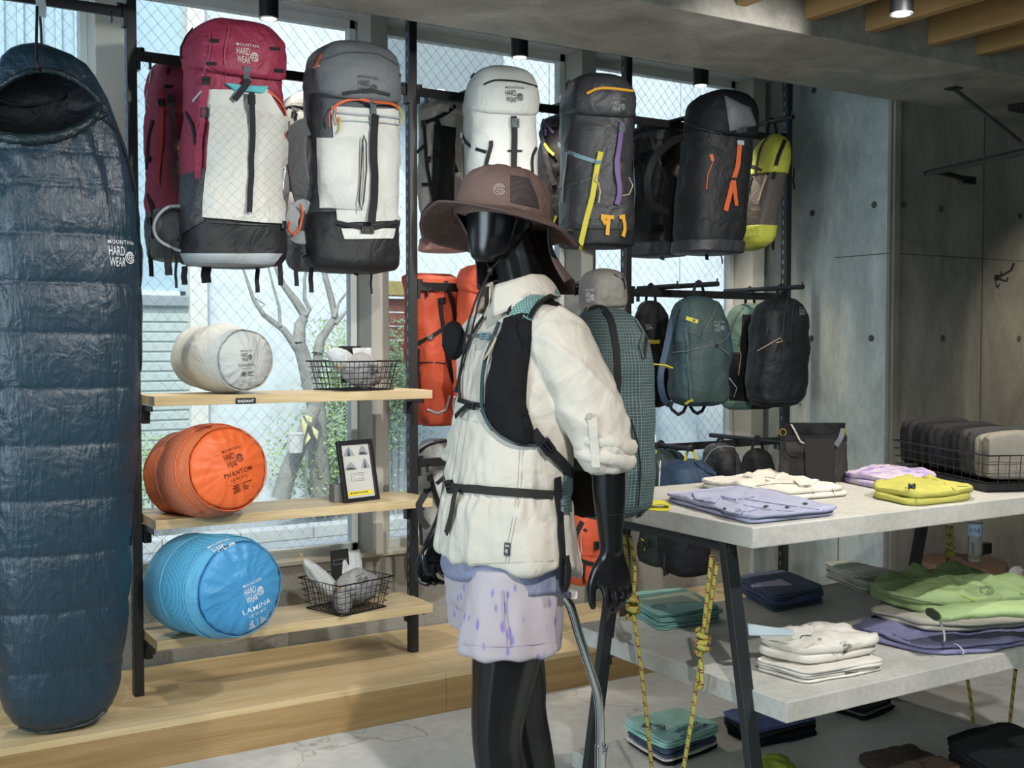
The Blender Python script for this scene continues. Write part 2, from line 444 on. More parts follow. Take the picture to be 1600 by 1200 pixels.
mc_ = N(nt_, 'ShaderNodeMixRGB', blend_type='MULTIPLY'); mc_.inputs[0].default_value = .75; nt_.links.new(src, mc_.inputs[1]); nt_.links.new(ramp(nt_, vc.outputs['Distance'], [(.0015, (.45, .45, .45)), (.004, (1, 1, 1))]), mc_.inputs[2]); nt_.links.new(mc_.outputs[0], b_.inputs['Base Color'])
M_wallp = plain('plain_plaster', '5c5a54', .9)
M_stucco = concrete('stucco', '8a8a85', '92928c', '9a9a95', 3, .95, .9)
M_oakx = wood('oak_x', 'a5895f', 'b2966b', 'bda278', 0, .5)
M_oakfront = wood('oak_front', '8d7147', '9b7f54', 'a68a60', 0, .55)
M_pine = wood('joist_pine', '96734a', 'a3804f', 'ad8a58', 1, .6)
M_black = plain('black_steel', '1c1d1e', .45, .0, .5, .08)
M_blk2 = plain('black_plastic', '17181a', .4, 0, .5, .05)
M_frame = plain('window_aluminium', 'dde2e0', .5, 0, .4, .03)
M_mull = plain('mullion_paint', 'c3c3ba', .55, 0, .4, .03)
XL, YW, XW = -3.0, 4.60, 4.44
ZC = 3.12
struct('floor', MB().box(XL, 9, -3.2, 4.9, -.1, 0), M_floor)
struct('ceiling', MB().box(XL, 9, -3.2, 4.9, ZC, ZC+.15), M_wallp)
struct('wall_left', MB().box(XL-.15, XL, -3.2, 4.9, 0, ZC), M_wallp)
struct('wall_near', MB().box(XL, 9, -3.35, -3.2, 0, ZC), M_wallp)
struct('wall_far', MB().box(8.85, 9, -3.2, 3.735, 0, ZC), M_wallp)
struct('wall_back', MB().box(4.44, 9.0, 3.735, 3.752, 0, ZC).box(4.882, 9.0, 3.7521, 4.9, 0, ZC), M_conc_shade)
struct('wall_right', MB().box(XW, 4.88, 3.7525, 4.9, 0, ZC), M_conc_lit)
struct('beam_concrete', MB().box(XL, 9, 3.11, 3.7345, 2.612, ZC), M_beam, bevel=.004)
# wall below and above the windows
struct('wall_window', MB().box(XL, XW, YW, YW+.18, 0, .50), M_stucco)
struct('trim_1', MB().box(XL, XW, YW-.02, YW+.2, .50, .52), M_mull, bevel=.003)
struct('trim_2', MB().box(XL, XW, YW-.06, YW+.2, 2.86, ZC), M_frame, bevel=.003)
# facing piece of the dark wall beside the corner, joints and tie holes
wb = bpy.data.objects['wall_back']; wr = bpy.data.objects['wall_right']
M_joint = plain('joint_dark', '5a5850', .9)
M_hole = plain('tie_hole_dark', '4c4d48', .9)
struct('trim_3', MB().box(4.455, 4.50, 3.722, 3.735, .0, 2.611), M_conc_shade, bevel=.003)
for nm, mb in (('wall_joint', MB().box(5.140, 5.150, 3.7335, 3.736, 0, 2.611)), ('wall_joint', MB().box(4.5, 8.5, 3.7335, 3.736, 1.878, 1.884))):
    mb.build(nm, M_joint, wb)
MB().box(4.4385, 4.441, 3.735, 4.08, 1.878, 1.883).build('wall_joint', M_joint, wr)
MB().box(4.4385, 4.441, 4.035, 4.041, .1, 1.0).build('wall_joint', M_joint, wr)
for y, z in ((4.236, 2.121), (3.832, 2.123), (4.233, 2.754), (3.84, 1.47), (4.236, 1.47), (4.02, .86)):
    MB().tube([(4.4375, y, z), (4.445, y, z)], .017, 14).build('tie_hole', M_hole, wr)
for x, z in ((4.536, 2.121), (4.813, 2.117), (5.452, 2.118), (4.84, 1.47), (5.46, 1.47), (4.6, .62), (4.84, .9)):
    MB().tube([(x, 3.7325, z), (x, 3.74, z)], .017, 14).build('tie_hole', M_hole, wb)
# joists resting against the beam
for jn, x in enumerate((2.863, 3.208, 3.537, 3.910, 4.221, 4.57, 4.92, 2.515, 2.168, 1.82, 1.475, 1.13)):
    tag(MB().box(x, x+.046, -3.2, 3.109, 2.667, 2.86).build('trim_%d' % (10+jn), M_pine, bevel=.002), kind='structure')
# ---- windows: aluminium sashes, mullions, wired glass
m, nt, b = newmat('wired_glass')
for n in list(nt.nodes):
    if n.type == 'BSDF_PRINCIPLED': nt.nodes.remove(n)
tr = N(nt, 'ShaderNodeBsdfTransparent'); tr.inputs['Color'].default_value = (.93, .98, .985, 1)
gl = N(nt, 'ShaderNodeBsdfGlossy', Roughness=.02); fr = N(nt, 'ShaderNodeFresnel', IOR=1.45); mx = N(nt, 'ShaderNodeMixShader')
mu = N(nt, 'ShaderNodeMath', operation='MULTIPLY'); nt.links.new(fr.outputs[0], mu.inputs[0]); mu.inputs[1].default_value = .8
nt.links.new(mu.outputs[0], mx.inputs[0]); nt.links.new(tr.outputs[0], mx.inputs[1]); nt.links.new(gl.outputs[0], mx.inputs[2])
nt.links.new(mx.outputs[0], nt.nodes['Material Output'].inputs[0])
M_glass = m
M_wire = plain('glass_wire', 'c9d2d2', .5, .0, .5, 0)
panes = [(-2.9, -.13), (-.02, .93), (1.045, 2.055), (2.15, 3.165), (3.262, 4.28)]
for k, (a, c) in enumerate(panes):
    w = tag(MB().box(a, c, YW+.078, YW+.079, .52, 2.86).build('window_%d' % (k+1), M_glass), kind='structure')
    f = MB()
    f.box(a-.0, a+.03, YW+.05, YW+.10, .52, 2.86).box(c-.03, c, YW+.05, YW+.10, .52, 2.86).box(a, c, YW+.05, YW+.10, .52, .56).box(a, c, YW+.05, YW+.10, 2.82, 2.86)
    f.build('window_frame', M_frame, w, bevel=.003)
    wm = MB(); sp = .052; zz0, zz1 = .56, 2.82; H = zz1-zz0
    if k > 0:
        for sg in (1, -1):
            t = a-H*1.0
            while t < c+H:
                x0, z0, x1, z1 = (t, zz0, t+H*.9, zz1) if sg > 0 else (t+H*.9, zz0, t, zz1)
                # clip to the pane
                def at(x): return z0+(x-x0)/(x1-x0)*(z1-z0)
                if x0 != x1:
                    xa, xb = max(a+.03, min(x0, x1)), min(c-.03, max(x0, x1))
                    if xb-xa > .01:
                        p, q = V((xa, YW+.075, at(xa))), V((xb, YW+.075, at(xb)))
                        wm.beam(p, q, .0011, .0011, (0, 1, 0))
                t += sp
        o = wm.build('wire_mesh', M_wire, w); o['kind'] = 'stuff'
for k, (x0, x1) in enumerate(((-.13, -.02), (.93, 1.045), (2.055+.012, 2.15), (3.175, 3.262), (4.29, 4.38))):
    struct('trim_%d' % (k+4), MB().box(x0, x1, YW-.08, YW+.10, .52, 2.86), M_mull, bevel=.004)
struct('trim_9', MB().box(4.36, XW, YW-.01, YW+.18, .0, 2.86), M_conc_lit)
# ---- oak plinth under the window
pl = root('display_plinth', (.5, 4.24, 0), 'long low oak plinth running under the shop window on the grey floor', 'plinth')
M_oaktop = wood('oak_top', 'bda679', 'c9b389', 'd4c097', 0, .42)
xs = [-2.6, -.25, 2.09, 3.6, 4.44]
for a, c in zip(xs, xs[1:]):
    MB().box(a+.0008, c-.0008, 3.889, 4.585, .132, .156).build('top_board', M_oaktop, pl, bevel=.0012)
    MB().box(a+.0008, c-.0008, 3.885, 3.905, 0, .1318).build('front_board', M_oakfront, pl, bevel=.0012)
MB().box(-2.6, 4.44, 3.91, 4.58, 0, .13).build('core', M_black, pl)
# ---- two unseen windows, added to dress the fill lights
def fill_window(k, mk, a, c, z0, z1):
    w = tag(mk(a+.04, c-.04, .004, .006, z0+.04, z1-.04).build('window_%d' % k, M_glass), kind='structure')
    for q in ((a, c, z0, z0+.05), (a, c, z1-.05, z1), (a, a+.05, z0, z1), (c-.05, c, z0, z1), ((a+c)/2-.025, (a+c)/2+.025, z0, z1)):
        mk(q[0], q[1], .0, .03, q[2], q[3]).build('window_frame', M_frame, w)
fill_window(6, lambda a, c, d0, d1, z0, z1: MB().box(XL+d0, XL+d1, a, c, z0, z1), .5, 3.9, .55, 2.85)
fill_window(7, lambda a, c, d0, d1, z0, z1: MB().box(a, c, -3.2+d0, -3.2+d1, z0, z1), -1.0, 4.0, .55, 2.85)
# ================================================================== WALL RACK, SHELVES
POSTS = (.994, 2.117, 3.227, 4.25)
YP = 4.229
rk = root('display_rack', (2.1, YP, .156), 'black slotted steel rack of posts and rails standing on the oak plinth before the window', 'rack')
for x in (-.13,)+POSTS:
    MB().box(x-.017, x+.017, YP-.017, YP+.025, .156, 3.1).build('post', M_black, rk, bevel=.002)
M_slot = plain('slot_shine', '7f8fa0', .4, .6, .5, 0)
for x in POSTS:
    s = MB(); z = .3
    while z < 3.0: s.box(x-.0176, x-.0168, YP+.004, YP+.012, z, z+.022); z += .05
    s.build('slot_strip', M_slot, rk)['kind'] = 'stuff'
def rail(xa, xb, z):
    r = MB().box(xa+.017, xb-.017, YP-.008, YP+.008, z-.036, z).build('rail', M_black, rk, bevel=.002)
    adopt(r, rk)
    for x, s in ((xa+.017, 1), (xb-.017, -1)):
        m = MB()
        m.box(min(x, x+s*.012), max(x, x+s*.012), YP-.02, YP+.02, z-.07, z+.008); m.tube([(x+s*.02, YP, z), (x+s*.02, YP, z+.012)], .011, 10)
        m.box(min(x, x+s*.053), max(x, x+s*.053), YP-.01, YP-.0085, z-.03, z-.024).box(x+s*.05-.003, x+s*.05+.003, YP-.01, YP+.01, z-.06, z-.024)
        m.build('rail_hook', M_blk2, r)
rail(-.13, POSTS[0], 2.648)
for a, c, zs in ((0, 1, (2.5,)), (1, 2, (2.5, 1.70, .965)), (2, 3, (2.5, 1.70, .965))):
    for z in zs: rail(POSTS[a], POSTS[c], z)
def arm(x, z, y0=None, y1=4.40):
    y0 = y0 or (4.13 if z > 2.4 else 3.86)
    a = MB().tube([(x, y0, z+.012), (x, y1, z+.012)], .0115, 12).tube([(x, y0+.004, z+.0), (x, y0+.004, z+.036)], .004, 8)
    a.build('arm', M_black, rk, smooth=40)
# ---- three oak shelves on brackets
M_shelf = wood('shelf_oak', 'baa479', 'c8b389', 'd4c19b', 0, .45)
SHX0, SHX1, SHY0, SHY1 = 1.012, 2.106, 4.03, 4.305
for z, lb in ((1.26, 'upper oak shelf carrying the pale grey sack and a wire basket'), (.825, 'middle oak shelf carrying the orange sack and the framed leaflet'), (.398, 'lowest oak shelf carrying the blue sack and a wire basket')):
    # the board is notched round the posts: it stands clear in front of them
    s = root('wooden_shelf', (1.56, 4.12, z-.034), lb, 'shelf', 'oak shelves on the rack')
    MB().box(SHX0, SHX1, SHY0, YP-.019, z-.034, z).box(SHX0+.001, SHX1-.008, YP-.019, SHY1, z-.034, z).build('board', M_shelf, s, bevel=.0015)
    for x, sg in ((POSTS[0], 1), (POSTS[1], -1)):
        b = MB()
        b.box(x+sg*.017, x+sg*.021, SHY0+.03, YP+.02, z-.056, z-.035) if sg > 0 else b.box(x-.021, x-.0175, SHY0+.06, YP+.02, z-.056, z-.035)
        b.box(x+(0.0175 if sg > 0 else -.045), x+(.045 if sg > 0 else -.0175), YP-.035, YP+.0, z-.105, z-.056)
        b.tube([(x+sg*.04, YP-.037, z-.07), (x+sg*.04, YP-.033, z-.07)], .007, 8)
        b.build('bracket', M_blk2, s, bevel=.002)
# ================================================================== STUFF SACKS
LOGO = logo_flat()
def sack(name, label, px, py, d, dia, L, yaw, pitch, rest_z, mat_b, mat_c, mat_ink, title, sub, ink_rot, logo_w, mesh_mat=None, seed=0, tilt_roll=0, cap_bulge=.03, ink_dx=0, ink_dy=0, side_logo=None):
    r = dia/2
    c = atd(px, py, d) + (Matrix.Rotation(R(yaw), 4, 'Z') @ Matrix.Rotation(R(pitch), 4, 'X')) @ V((0, L*.5, 0))
    M = Matrix.Translation(c) @ Matrix.Rotation(R(yaw), 4, 'Z') @ Matrix.Rotation(R(pitch), 4, 'X')
    def P(a, s, e=0):
        # s 0 front rim -> 1 back
        rr = r*(1-.10*abs(2*s-1)**2.2-.03*math.sin(s*9+seed))
        rr *= 1+.035*nz((math.cos(a)*1.6, math.sin(a)*1.6, s*3), 1.2, seed)
        if s > .86: rr *= math.sqrt(max(.0, 1-((s-.86)/.145)**2))*.9+.1
        p = V((math.cos(a)*rr*1.02, L*(s-.5), math.sin(a)*rr*(.98)))
        pu = max(0, 1-abs(s-.03)/.07); p *= 1; k = 1-.02*pu*abs(math.sin(a*17+2*nz((a*2, 0, 0), 1, seed)))
        p.x *= k*(1+e); p.z *= k*(1+e)
        return p
    def toW(p):
        q = M @ p
        if q.z < rest_z+.001 and q.y > SHY0-.004: q.z = rest_z+.001+(q.z-rest_z)*.0
        return q
    bot = (M @ V((0, 0, -r))).z
    rt = root(name, (c.x, c.y, rest_z), label, 'sleeping bag sack', 'packed sleeping bags on the shelves')
    na, ns = 56, 34
    mb = MB(); mb.loft([[toW(P(2*PI*k/na, j/ns)) for k in range(na)] for j in range(ns+1)])
    body = mb.build('sack_body', mat_b, rt, smooth=180)
    def Cp(a, t):
        base = P(a, 0.0); q = V((base.x*t, base.y, base.z*t))
        w = .006*nz((q.x*14, q.z*14, seed), 1)*(1-t*.3) + .006*t*t*math.sin(a*19+3*nz((a, 1, seed)))*(1 if t < .999 else 0)
        q.y -= cap_bulge*(1-t**3)+.004+w-(.0035 if t > .98 else 0)
        return q
    mc = MB(); nr = 14
    mc.loft([[toW(Cp(2*PI*k/na, max(.02, 1-j/nr))) for k in range(na)] for j in range(nr+1)])
    cap = mc.build('end_cap', mat_c, rt, smooth=180)
    # gathered seam round the rim
    MB().tube([toW(P(2*PI*k/64, 0.004, .012)-V((0, .004, 0))) for k in range(64)], .0018, 6, True).build('rim_seam', mat_c, rt, smooth=180)
    if mesh_mat:
        mm = MB(); mm.grid(40, 12, lambda u, v: toW(P(PI*(-.18+1.5*u), .16+.40*v, .012)))
        mm.build('mesh_band', mesh_mat, rt, smooth=180)
        for s in (.155, .565):
            MB().ribbon([toW(P(PI*(-.2+1.54*k/40), s, .016)) for k in range(41)], [(M.to_3x3() @ V((math.cos(PI*(-.2+1.54*k/40)), 0, math.sin(PI*(-.2+1.54*k/40))))) for k in range(41)], .008, .003).build('binding', mat_b, rt, smooth=180)
    bv = bvh_of(cap)
    flat = merge_flat([[(x*.62+.19, y*.62+.62) for x, y in LOGO[0]], LOGO[1]], fit_text(title, .02, .98, .40, .535, .003, 1.15), fit_text(sub, .2, .8, .25, .335, 0, 1.1),
                      rect(.0, 1.0, .185, .19), rect(.5, .505, -.12, .16))
    for k in range(4):
        flat = merge_flat(flat, rect(.22-.03*(k % 2), .44, .105-k*.062, .135-k*.062), rect(.56, .88-.07*(k % 3), .105-k*.062, .135-k*.062))
    decal_px(bv, px+ink_dx, py+ink_dy, flat, logo_w, ink_rot).build('printed_lettering', mat_ink, rt)
    if side_logo:
        x, y, w, ro = side_logo
        decal_px(bvh_of(body), x, y, LOGO, w, ro, .002 if not mesh_mat else .007).build('printed_logo', mat_ink if title != 'LAMINA' else MATS['ink_white'], rt)
    return rt
M_ink = plain('ink_dark', '24272b', .7, 0, .3, 0)
M_inkw = plain('ink_white', 'd9dde0', .7, 0, .3, 0)
M_inko = plain('ink_brown', '4a2015', .7, 0, .3, 0)
M_inkg = plain('ink_grey', '8e9194', .6, 0, .3, 0)
fw = fabric('sack_white', 'c9cfce', .55, wr=.5, wscale=7); fwc = fabric('sack_white_cap', 'b4b9b8', .55, wr=.55, wscale=9)
fo = fabric('sack_orange', 'd67044', .5, wr=.45, wscale=7); foc = fabric('sack_orange_cap', 'de6329', .45, wr=.5, wscale=6)
fb = fabric('sack_blue', '56a3c8', .45, wr=.5, wscale=7); fbc = fabric('sack_blue_cap', '3b8cc0', .4, wr=.55, wscale=7)
mo = meshfab('net_orange', 'd87a55', 'a8503a', .007); mbl = meshfab('net_blue', '4ea0c4', '2a6688', .007)
sack('stuff_sack', 'pale grey packed sleeping bag sack lying on the upper oak shelf', 383, 563, 4.16, .262, .36, 14, 2, 1.26, fw, fwc, M_ink, 'GHOUL', '20°F/-7°C', 2, .074, None, 1, ink_dx=3, ink_dy=5)
sack('stuff_sack', 'orange packed sleeping bag sack with net sides on the middle oak shelf', 356, 732, 4.02, .345, .36, 12, -9, .825, fo, foc, M_inko, 'PHANTOM', '15°F/-9°C', 12, .122, mo, 2, ink_dx=15, ink_dy=2, side_logo=(318, 668, .06, 20))
sack('stuff_sack', 'blue packed sleeping bag sack with net sides on the lowest oak shelf', 375, 920, 3.94, .372, .37, 16, -4, .398, fb, fbc, M_inkw, 'LAMINA', '15°F/-9°C', 12, .128, mbl, 3, ink_dx=27, ink_dy=24, side_logo=(352, 856, .085, 14))
# black woven tab under the pale sack
tb = bpy.data.objects['stuff_sack']
p = aty(384, 620, 4.022); t = MB().box(p.x-.037, p.x+.037, p.y-.002, p.y+.0, 1.226, 1.248).build('woven_tab', M_blk2, tb)
pw = MB(); pw.add([(p.x-.03+.06*x, p.y-.003, 1.232+.010*y) for x, y in fit_text('RADIANT', 0, 1, 0, 1, .02)[0]], fit_text('RADIANT', 0, 1, 0, 1, .02)[1]); pw.build('tab_lettering', M_inkw, tb)
# ================================================================== WIRE BASKETS
M_bwire = plain('basket_wire', '1b1c1e', .4, .3, .5, 0)
M_card = plain('black_card', '1a1b1d', .7, 0, .3, .04)
def blob(mb, c, sx, sy, sz, M=None, seed=0, amp=.14, n=18, flat=None):
    vs = []
    M = M or Matrix.Identity(3)
    for j in range(n+1):
        row = []
        for k in range(n*2):
            th, ph = PI*min(max(j/n, .02), .98), PI*k/n
            d = V((math.cos(ph)*math.sin(th), math.sin(ph)*math.sin(th), math.cos(th)))
            e = 1+amp*nz(d, 1.8, seed)+amp*.35*nz(d, 6, seed+3)
            q = V((d.x*sx, d.y*sy, d.z*sz))*e
            q = M @ q + V(c)
            if flat is not None and q.z < flat: q.z = flat
            row.append(q)
        vs.append(row)
    return mb.loft(vs)
def basket(label, c, w, dp, h, yaw, nx, ny, nzz, flare=.012, group='black wire baskets'):
    rt = root('wire_basket', c, label, 'basket', group, R(yaw))
    M = Matrix.Translation(V(c)) @ Matrix.Rotation(R(yaw), 4, 'Z')
    def q(u, v, z): k = 1+flare*2*z/h/ max(w, dp)*2; return M @ V((u*w/2*k, v*dp/2*k, z))
    MB().tube([q(-1, -1, h), q(1, -1, h), q(1, 1, h), q(-1, 1, h)], .003, 6, True).build('rim', M_bwire, rt, smooth=60)
    MB().tube([q(-1, -1, .004), q(1, -1, .004), q(1, 1, .004), q(-1, 1, .004)], .003, 6, True).build('base_ring', M_bwire, rt, smooth=60)
    m = MB()
    for i in range(1, nx):
        u = -1+2*i/nx
        m.tube([q(u, -1, h), q(u, -1, .004), q(u, 1, .004), q(u, 1, h)], .0014, 5)
    for i in range(1, ny):
        v = -1+2*i/ny
        m.tube([q(-1, v, h), q(-1, v, .004), q(1, v, .004), q(1, v, h)], .0014, 5)
    for j in range(1, nzz):
        z = .004+(h-.004)*j/nzz; m.tube([q(-1, -1, z), q(1, -1, z), q(1, 1, z), q(-1, 1, z)], .0014, 5, True)
    m.build('wire_mesh', M_bwire, rt)['kind'] = 'stuff'
    return rt, M
fg = fabric('sack_grey', '8b8d8f', .5, wr=.6, wscale=14); fg2 = fabric('sack_lightgrey', 'b4babd', .45, wr=.5, wscale=12)
def small_sack(label, M, c, sx, sy, sz, rx=0, ry=0, rz=0, mat=None, seed=0, ink=None, flat=None, cordcol=None):
    wc = M @ V(c); rm = M.to_3x3() @ (Matrix.Rotation(R(rz), 3, 'Z') @ Matrix.Rotation(R(ry), 3, 'Y') @ Matrix.Rotation(R(rx), 3, 'X'))
    rt = root('stuff_sack_small', (wc.x, wc.y, wc.z-sz*.8), label, 'sack', 'small grey sacks in the baskets')
    m = MB(); blob(m, wc, sx, sy, sz, rm, seed, flat=flat); b = m.build('sack_body', mat or fg, rt, smooth=180)
    e = rm @ V((-sx, 0, 0)); tip = wc+e*.98
    MB().tube([tip, tip+e*.10+V((0, 0, .004)), tip+e*.22+V((0, -.008, .014)), tip+e*.28+V((.008, -.012, -.004))], .002, 6).build('draw_cord', MATS.get('cord_yellow') or plain('cord_yellow', 'c9a94a', .7, var=0), rt)
    if ink:
        bv = bvh_of(b); decal_px(bv, ink[0], ink[1], LOGO, ink[2], ink[3]).build('printed_logo', M_ink, rt)
    return rt
def envelope(label, M, c, w, h, lean, rz, seed):
    wc = M @ V(c); rm = M.to_3x3() @ (Matrix.Rotation(R(rz), 3, 'Z') @ Matrix.Rotation(R(lean), 3, 'X'))
    m = MB()
    def f(sg):
        def g(u, v):
            x, z = (u-.5)*w, v*h
            t = .011*(max(0, math.sin(PI*u)*math.sin(PI*v)))**.4
            return wc+rm @ V((x+.004*nz((u*3, v*3, seed)), sg*t+.004*nz((u*4, v*4, seed+1)), z))
        return g
    m.grid(14, 16, f(-1)); m.grid(14, 16, f(1))
    return tag(m.build('flat_pouch', fg2, None, smooth=180), label, 'pouch', 'flat pouches standing in the baskets')
def card(label, M, c, w, h, lean, rz):
    wc = M @ V(c); rm = M.to_3x3() @ (Matrix.Rotation(R(rz), 3, 'Z') @ Matrix.Rotation(R(lean), 3, 'X'))
    rt = root('black_card', wc, label, 'card', 'black cards in the baskets')
    ax, ay, az = rm @ V((1, 0, 0)), rm @ V((0, 1, 0)), rm @ V((0, 0, 1))
    MB().obox(wc+az*h/2, ax, ay, az, w/2, .0012, h/2).build('card_sheet', M_card, rt, bevel=.0006)
    m = MB()
    for s in (-1, 1): m.beam(wc+az*h*.62+ax*(w*.36*s)-ay*.002, wc+az*h*.74+ax*(w*.36*s)-ay*.002, .001, .001)
    m.beam(wc+az*h*.62-ax*w*.36-ay*.002, wc+az*h*.62+ax*w*.36-ay*.002, .001, .001); m.beam(wc+az*h*.74-ax*w*.36-ay*.002, wc+az*h*.74+ax*w*.36-ay*.002, .001, .001)
    m.build('stitched_slot', M_inkg, rt)
# upper shelf basket
b1c = aty(553, 590, 4.165); b1c.z = 1.261
b1, M1 = basket('black wire basket of grey sacks on the upper oak shelf', b1c, .235, .20, .115, 15, 12, 10, 5)
small_sack('small grey sack with yellow cord poking up at the left of the upper basket', M1, (-.05, .0, .115), .085, .042, .042, 0, 30, 0, fg2, 4)
small_sack('round grey sack with dark logo at the front of the upper basket', M1, (.02, -.03, .075), .10, .058, .068, 0, 8, 0, fg, 6, (585, 578, .05, 0), flat=b1c.z+.004)
envelope('pale flat pouch standing at the right of the upper basket', M1, (.09, .03, .02), .10, .15, -12, 0, 1)
card('black card sticking up behind the sacks in the upper basket', M1, (.035, .055, .03), .10, .145, -8, -10)
# lower shelf basket
b2c = aty(541, 930, 4.145); b2c.z = .399
b2, M2 = basket('black wire basket of grey sacks on the lowest oak shelf', b2c, .225, .21, .125, 16, 10, 12, 5)
small_sack('slim pale sack leaning out at the left of the lower basket', M2, (-.08, .04, .11), .125, .036, .036, 0, 48, -12, fg2, 9)
small_sack('round grey sack with a faint logo at the front of the lower basket', M2, (.03, -.03, .085), .095, .06, .07, 0, 6, 0, fg, 11, (566, 905, .05, 12), flat=b2c.z+.004)
small_sack('short grey sack lying at the front left of the lower basket', M2, (-.07, -.065, .045), .05, .034, .038, 0, 80, 0, fg, 13, flat=b2c.z+.004)
envelope('pale flat pouch standing at the right of the lower basket', M2, (.085, .04, .03), .11, .18, -14, 0, 2)
card('black card standing upright behind the sacks in the lower basket', M2, (.025, .06, .07), .085, .15, -6, -6)
# ================================================================== FRAMED LEAFLET
fx0 = aty(540, 776, 4.075); fx0.z = .825
fyaw = R(14); fr_ = root('picture_frame', fx0, 'small black picture frame with tent drawings leaning on the middle oak shelf', 'picture frame', None, 0)
FM = Matrix.Translation(fx0) @ Matrix.Rotation(fyaw, 4, 'Z') @ Matrix.Rotation(R(-12), 4, 'X')
FW, FH = .172, .245
def fp(x, y, z): return FM @ V((x, y, z))
def fbox(mb, x0, x1, y0, y1, z0, z1):
    vs = [fp(*q) for q in ((x0, y0, z0), (x1, y0, z0), (x1, y1, z0), (x0, y1, z0), (x0, y0, z1), (x1, y0, z1), (x1, y1, z1), (x0, y1, z1))]
    return mb.add(vs, [(0, 3, 2, 1), (4, 5, 6, 7), (0, 1, 5, 4), (1, 2, 6, 5), (2, 3, 7, 6), (3, 0, 4, 7)])
m = MB(); e = .017
for q in ((0, FW, 0, e), (0, FW, FH-e, FH), (0, e, e, FH-e), (FW-e, FW, e, FH-e)): fbox(m, q[0], q[1], 0, .016, q[2], q[3])
m.build('frame', M_blk2, fr_, bevel=.0015)
M_paper = plain('leaflet_paper', 'b9bcb8', .5, 0, .5, .02)
fbox(MB(), e, FW-e, .009, .014, e, FH-e).build('leaflet', M_paper, fr_)
def onpaper(flat, mat, name, off=.0085): return MB().add([fp(x, off, z) for x, z in flat[0]], flat[1]).build(name, mat, fr_)
M_g1, M_g2, M_g3 = plain('print_grey', '8b9096', .8, var=0), plain('print_dark', '3f444a', .8, var=0), plain('print_yellow', 'd0c12c', .7, var=0)
def tent(x, z, w, h, k):
    a = poly([(x, z), (x+w, z), (x+w*.95, z+h*.25), (x+w*.62, z+h*.95), (x+w*.5, z+h), (x+w*.32, z+h*.85), (x+w*.06, z+h*.3)])
    d = poly([(x+w*.3, z), (x+w*.62, z), (x+w*.5, z+h*.9)]) if k else poly([(x+w*.1, z), (x+w*.95, z), (x+w*.6, z+h*.32), (x+w*.25, z+h*.35)])
    onpaper(a, M_g1, 'tent_drawing', .0086); onpaper(d, M_g2, 'tent_drawing', .0084)
tent(.028, .183, .052, .036, 1); tent(.098, .184, .050, .036, 0); tent(.025, .128, .060, .030, 0); tent(.106, .130, .042, .040, 1)
onpaper(merge_flat(rect(.05, .112, .113, .1145), rect(.05, .112, .083, .0845), rect(.05, .0515, .083, .1145), rect(.1105, .112, .083, .1145), rect(.06, .105, .09, .091), rect(.06, .105, .106, .107), rect(.06, .061, .09, .107), rect(.104, .105, .09, .107), rect(.118, .1325, .112, .1126), rect(.118, .1325, .085, .0856)), M_g2, 'plan_drawing')
onpaper(rect(.024, .146, .026, .044), M_g3, 'yellow_band')
onpaper(merge_flat(*[rect(.036+.011*k, .044+.011*k, .034, .039) for k in range(8)]), M_g2, 'small_print', .0082)
MB().box(fx0.x-.028, fx0.x+.03, 4.118, 4.175, .826, .895).build('stand_block', plain('block_grey', '6f716e', .8), fr_, bevel=.002)
# ================================================================== SLEEPING BAG
fs = fabric('down_shell', '1e3543', .36, 0, 1400, .22, 20, .5, .08, (42, 42, 8)); fsl = fabric('down_lining', '131519', .6, 0, 1200, .6, 10, .3, .08); fst = fabric('shell_trim', '172a30', .4, 0, 1400, .5, 18, .5, .05)
cx, cyb = .705, 4.00
ZB, ZT = .158, 2.42
bgr = root('sleeping_bag', (cx, cyb, ZB), 'dark blue quilted down sleeping bag hanging upright at the left of the oak shelves', 'sleeping bag')
sil = [(68, 66, 64), (74, 96, 66), (82, 118, 68), (95, 138, 72), (112, 152, 76), (130, 162, 80), (150, 174, 84), (180, 189, 88), (220, 204, 92), (260, 213, 95), (300, 219, 98), (400, 226, 100), (520, 226, 101), (600, 223, 101), (700, 220, 101), (800, 216, 101), (950, 207, 100), (1050, 198, 99), (1090, 192, 98), (1115, 184, 98), (1135, 172, 98), (1147, 156, 98), (1153, 130, 98), (1156, 104, 98)]
prof, cxl = [], []
for py, rx, cxp in sil:
    pr_, pc_ = aty(rx, py, 3.97), aty(cxp, py, 3.97); prof.append((aty(110, py, 3.97).z, pr_.x-pc_.x)); cxl.append((prof[-1][0], pc_.x))
ZT = prof[0][0]; z_lo = prof[-1][0]
def remap(z): return (ZB+(z-z_lo)*(ZT-ZB)/(ZT-z_lo)-ZB)/(ZT-ZB)
prof = [(remap(z), max(.01, w)) for z, w in prof][::-1]; cxl = [(remap(z), w) for z, w in cxl][::-1]; prof[0] = (0, prof[0][1]); prof[-1] = (1, .012)
def interp(t, P):
    for (a, x), (c, y) in zip(P, P[1:]):
        if t <= c: return x+(y-x)*(t-a)/(c-a)
    return P[-1][1]
seams = [aty(105, py, 3.83).z for py in (1100, 1030, 985, 940, 888)]
seams = [aty(105, py, 3.82).z for py in (1056, 962, 872, 784, 697, 608, 520, 440, 362, 284)]
def quilt(z):
    zs = [ZB-.03]+seams+[ZT-.36]
    for a, c in zip(zs, zs[1:]):
        if a <= z <= c: s_ = max(0, math.sin(PI*(z-a)/(c-a))); return s_**.34, 1
    return .75, 0
hc_ = aty(66, 160, 3.86); HX, HZ, HA, HB = hc_.x, hc_.z, .185, .112      # face opening
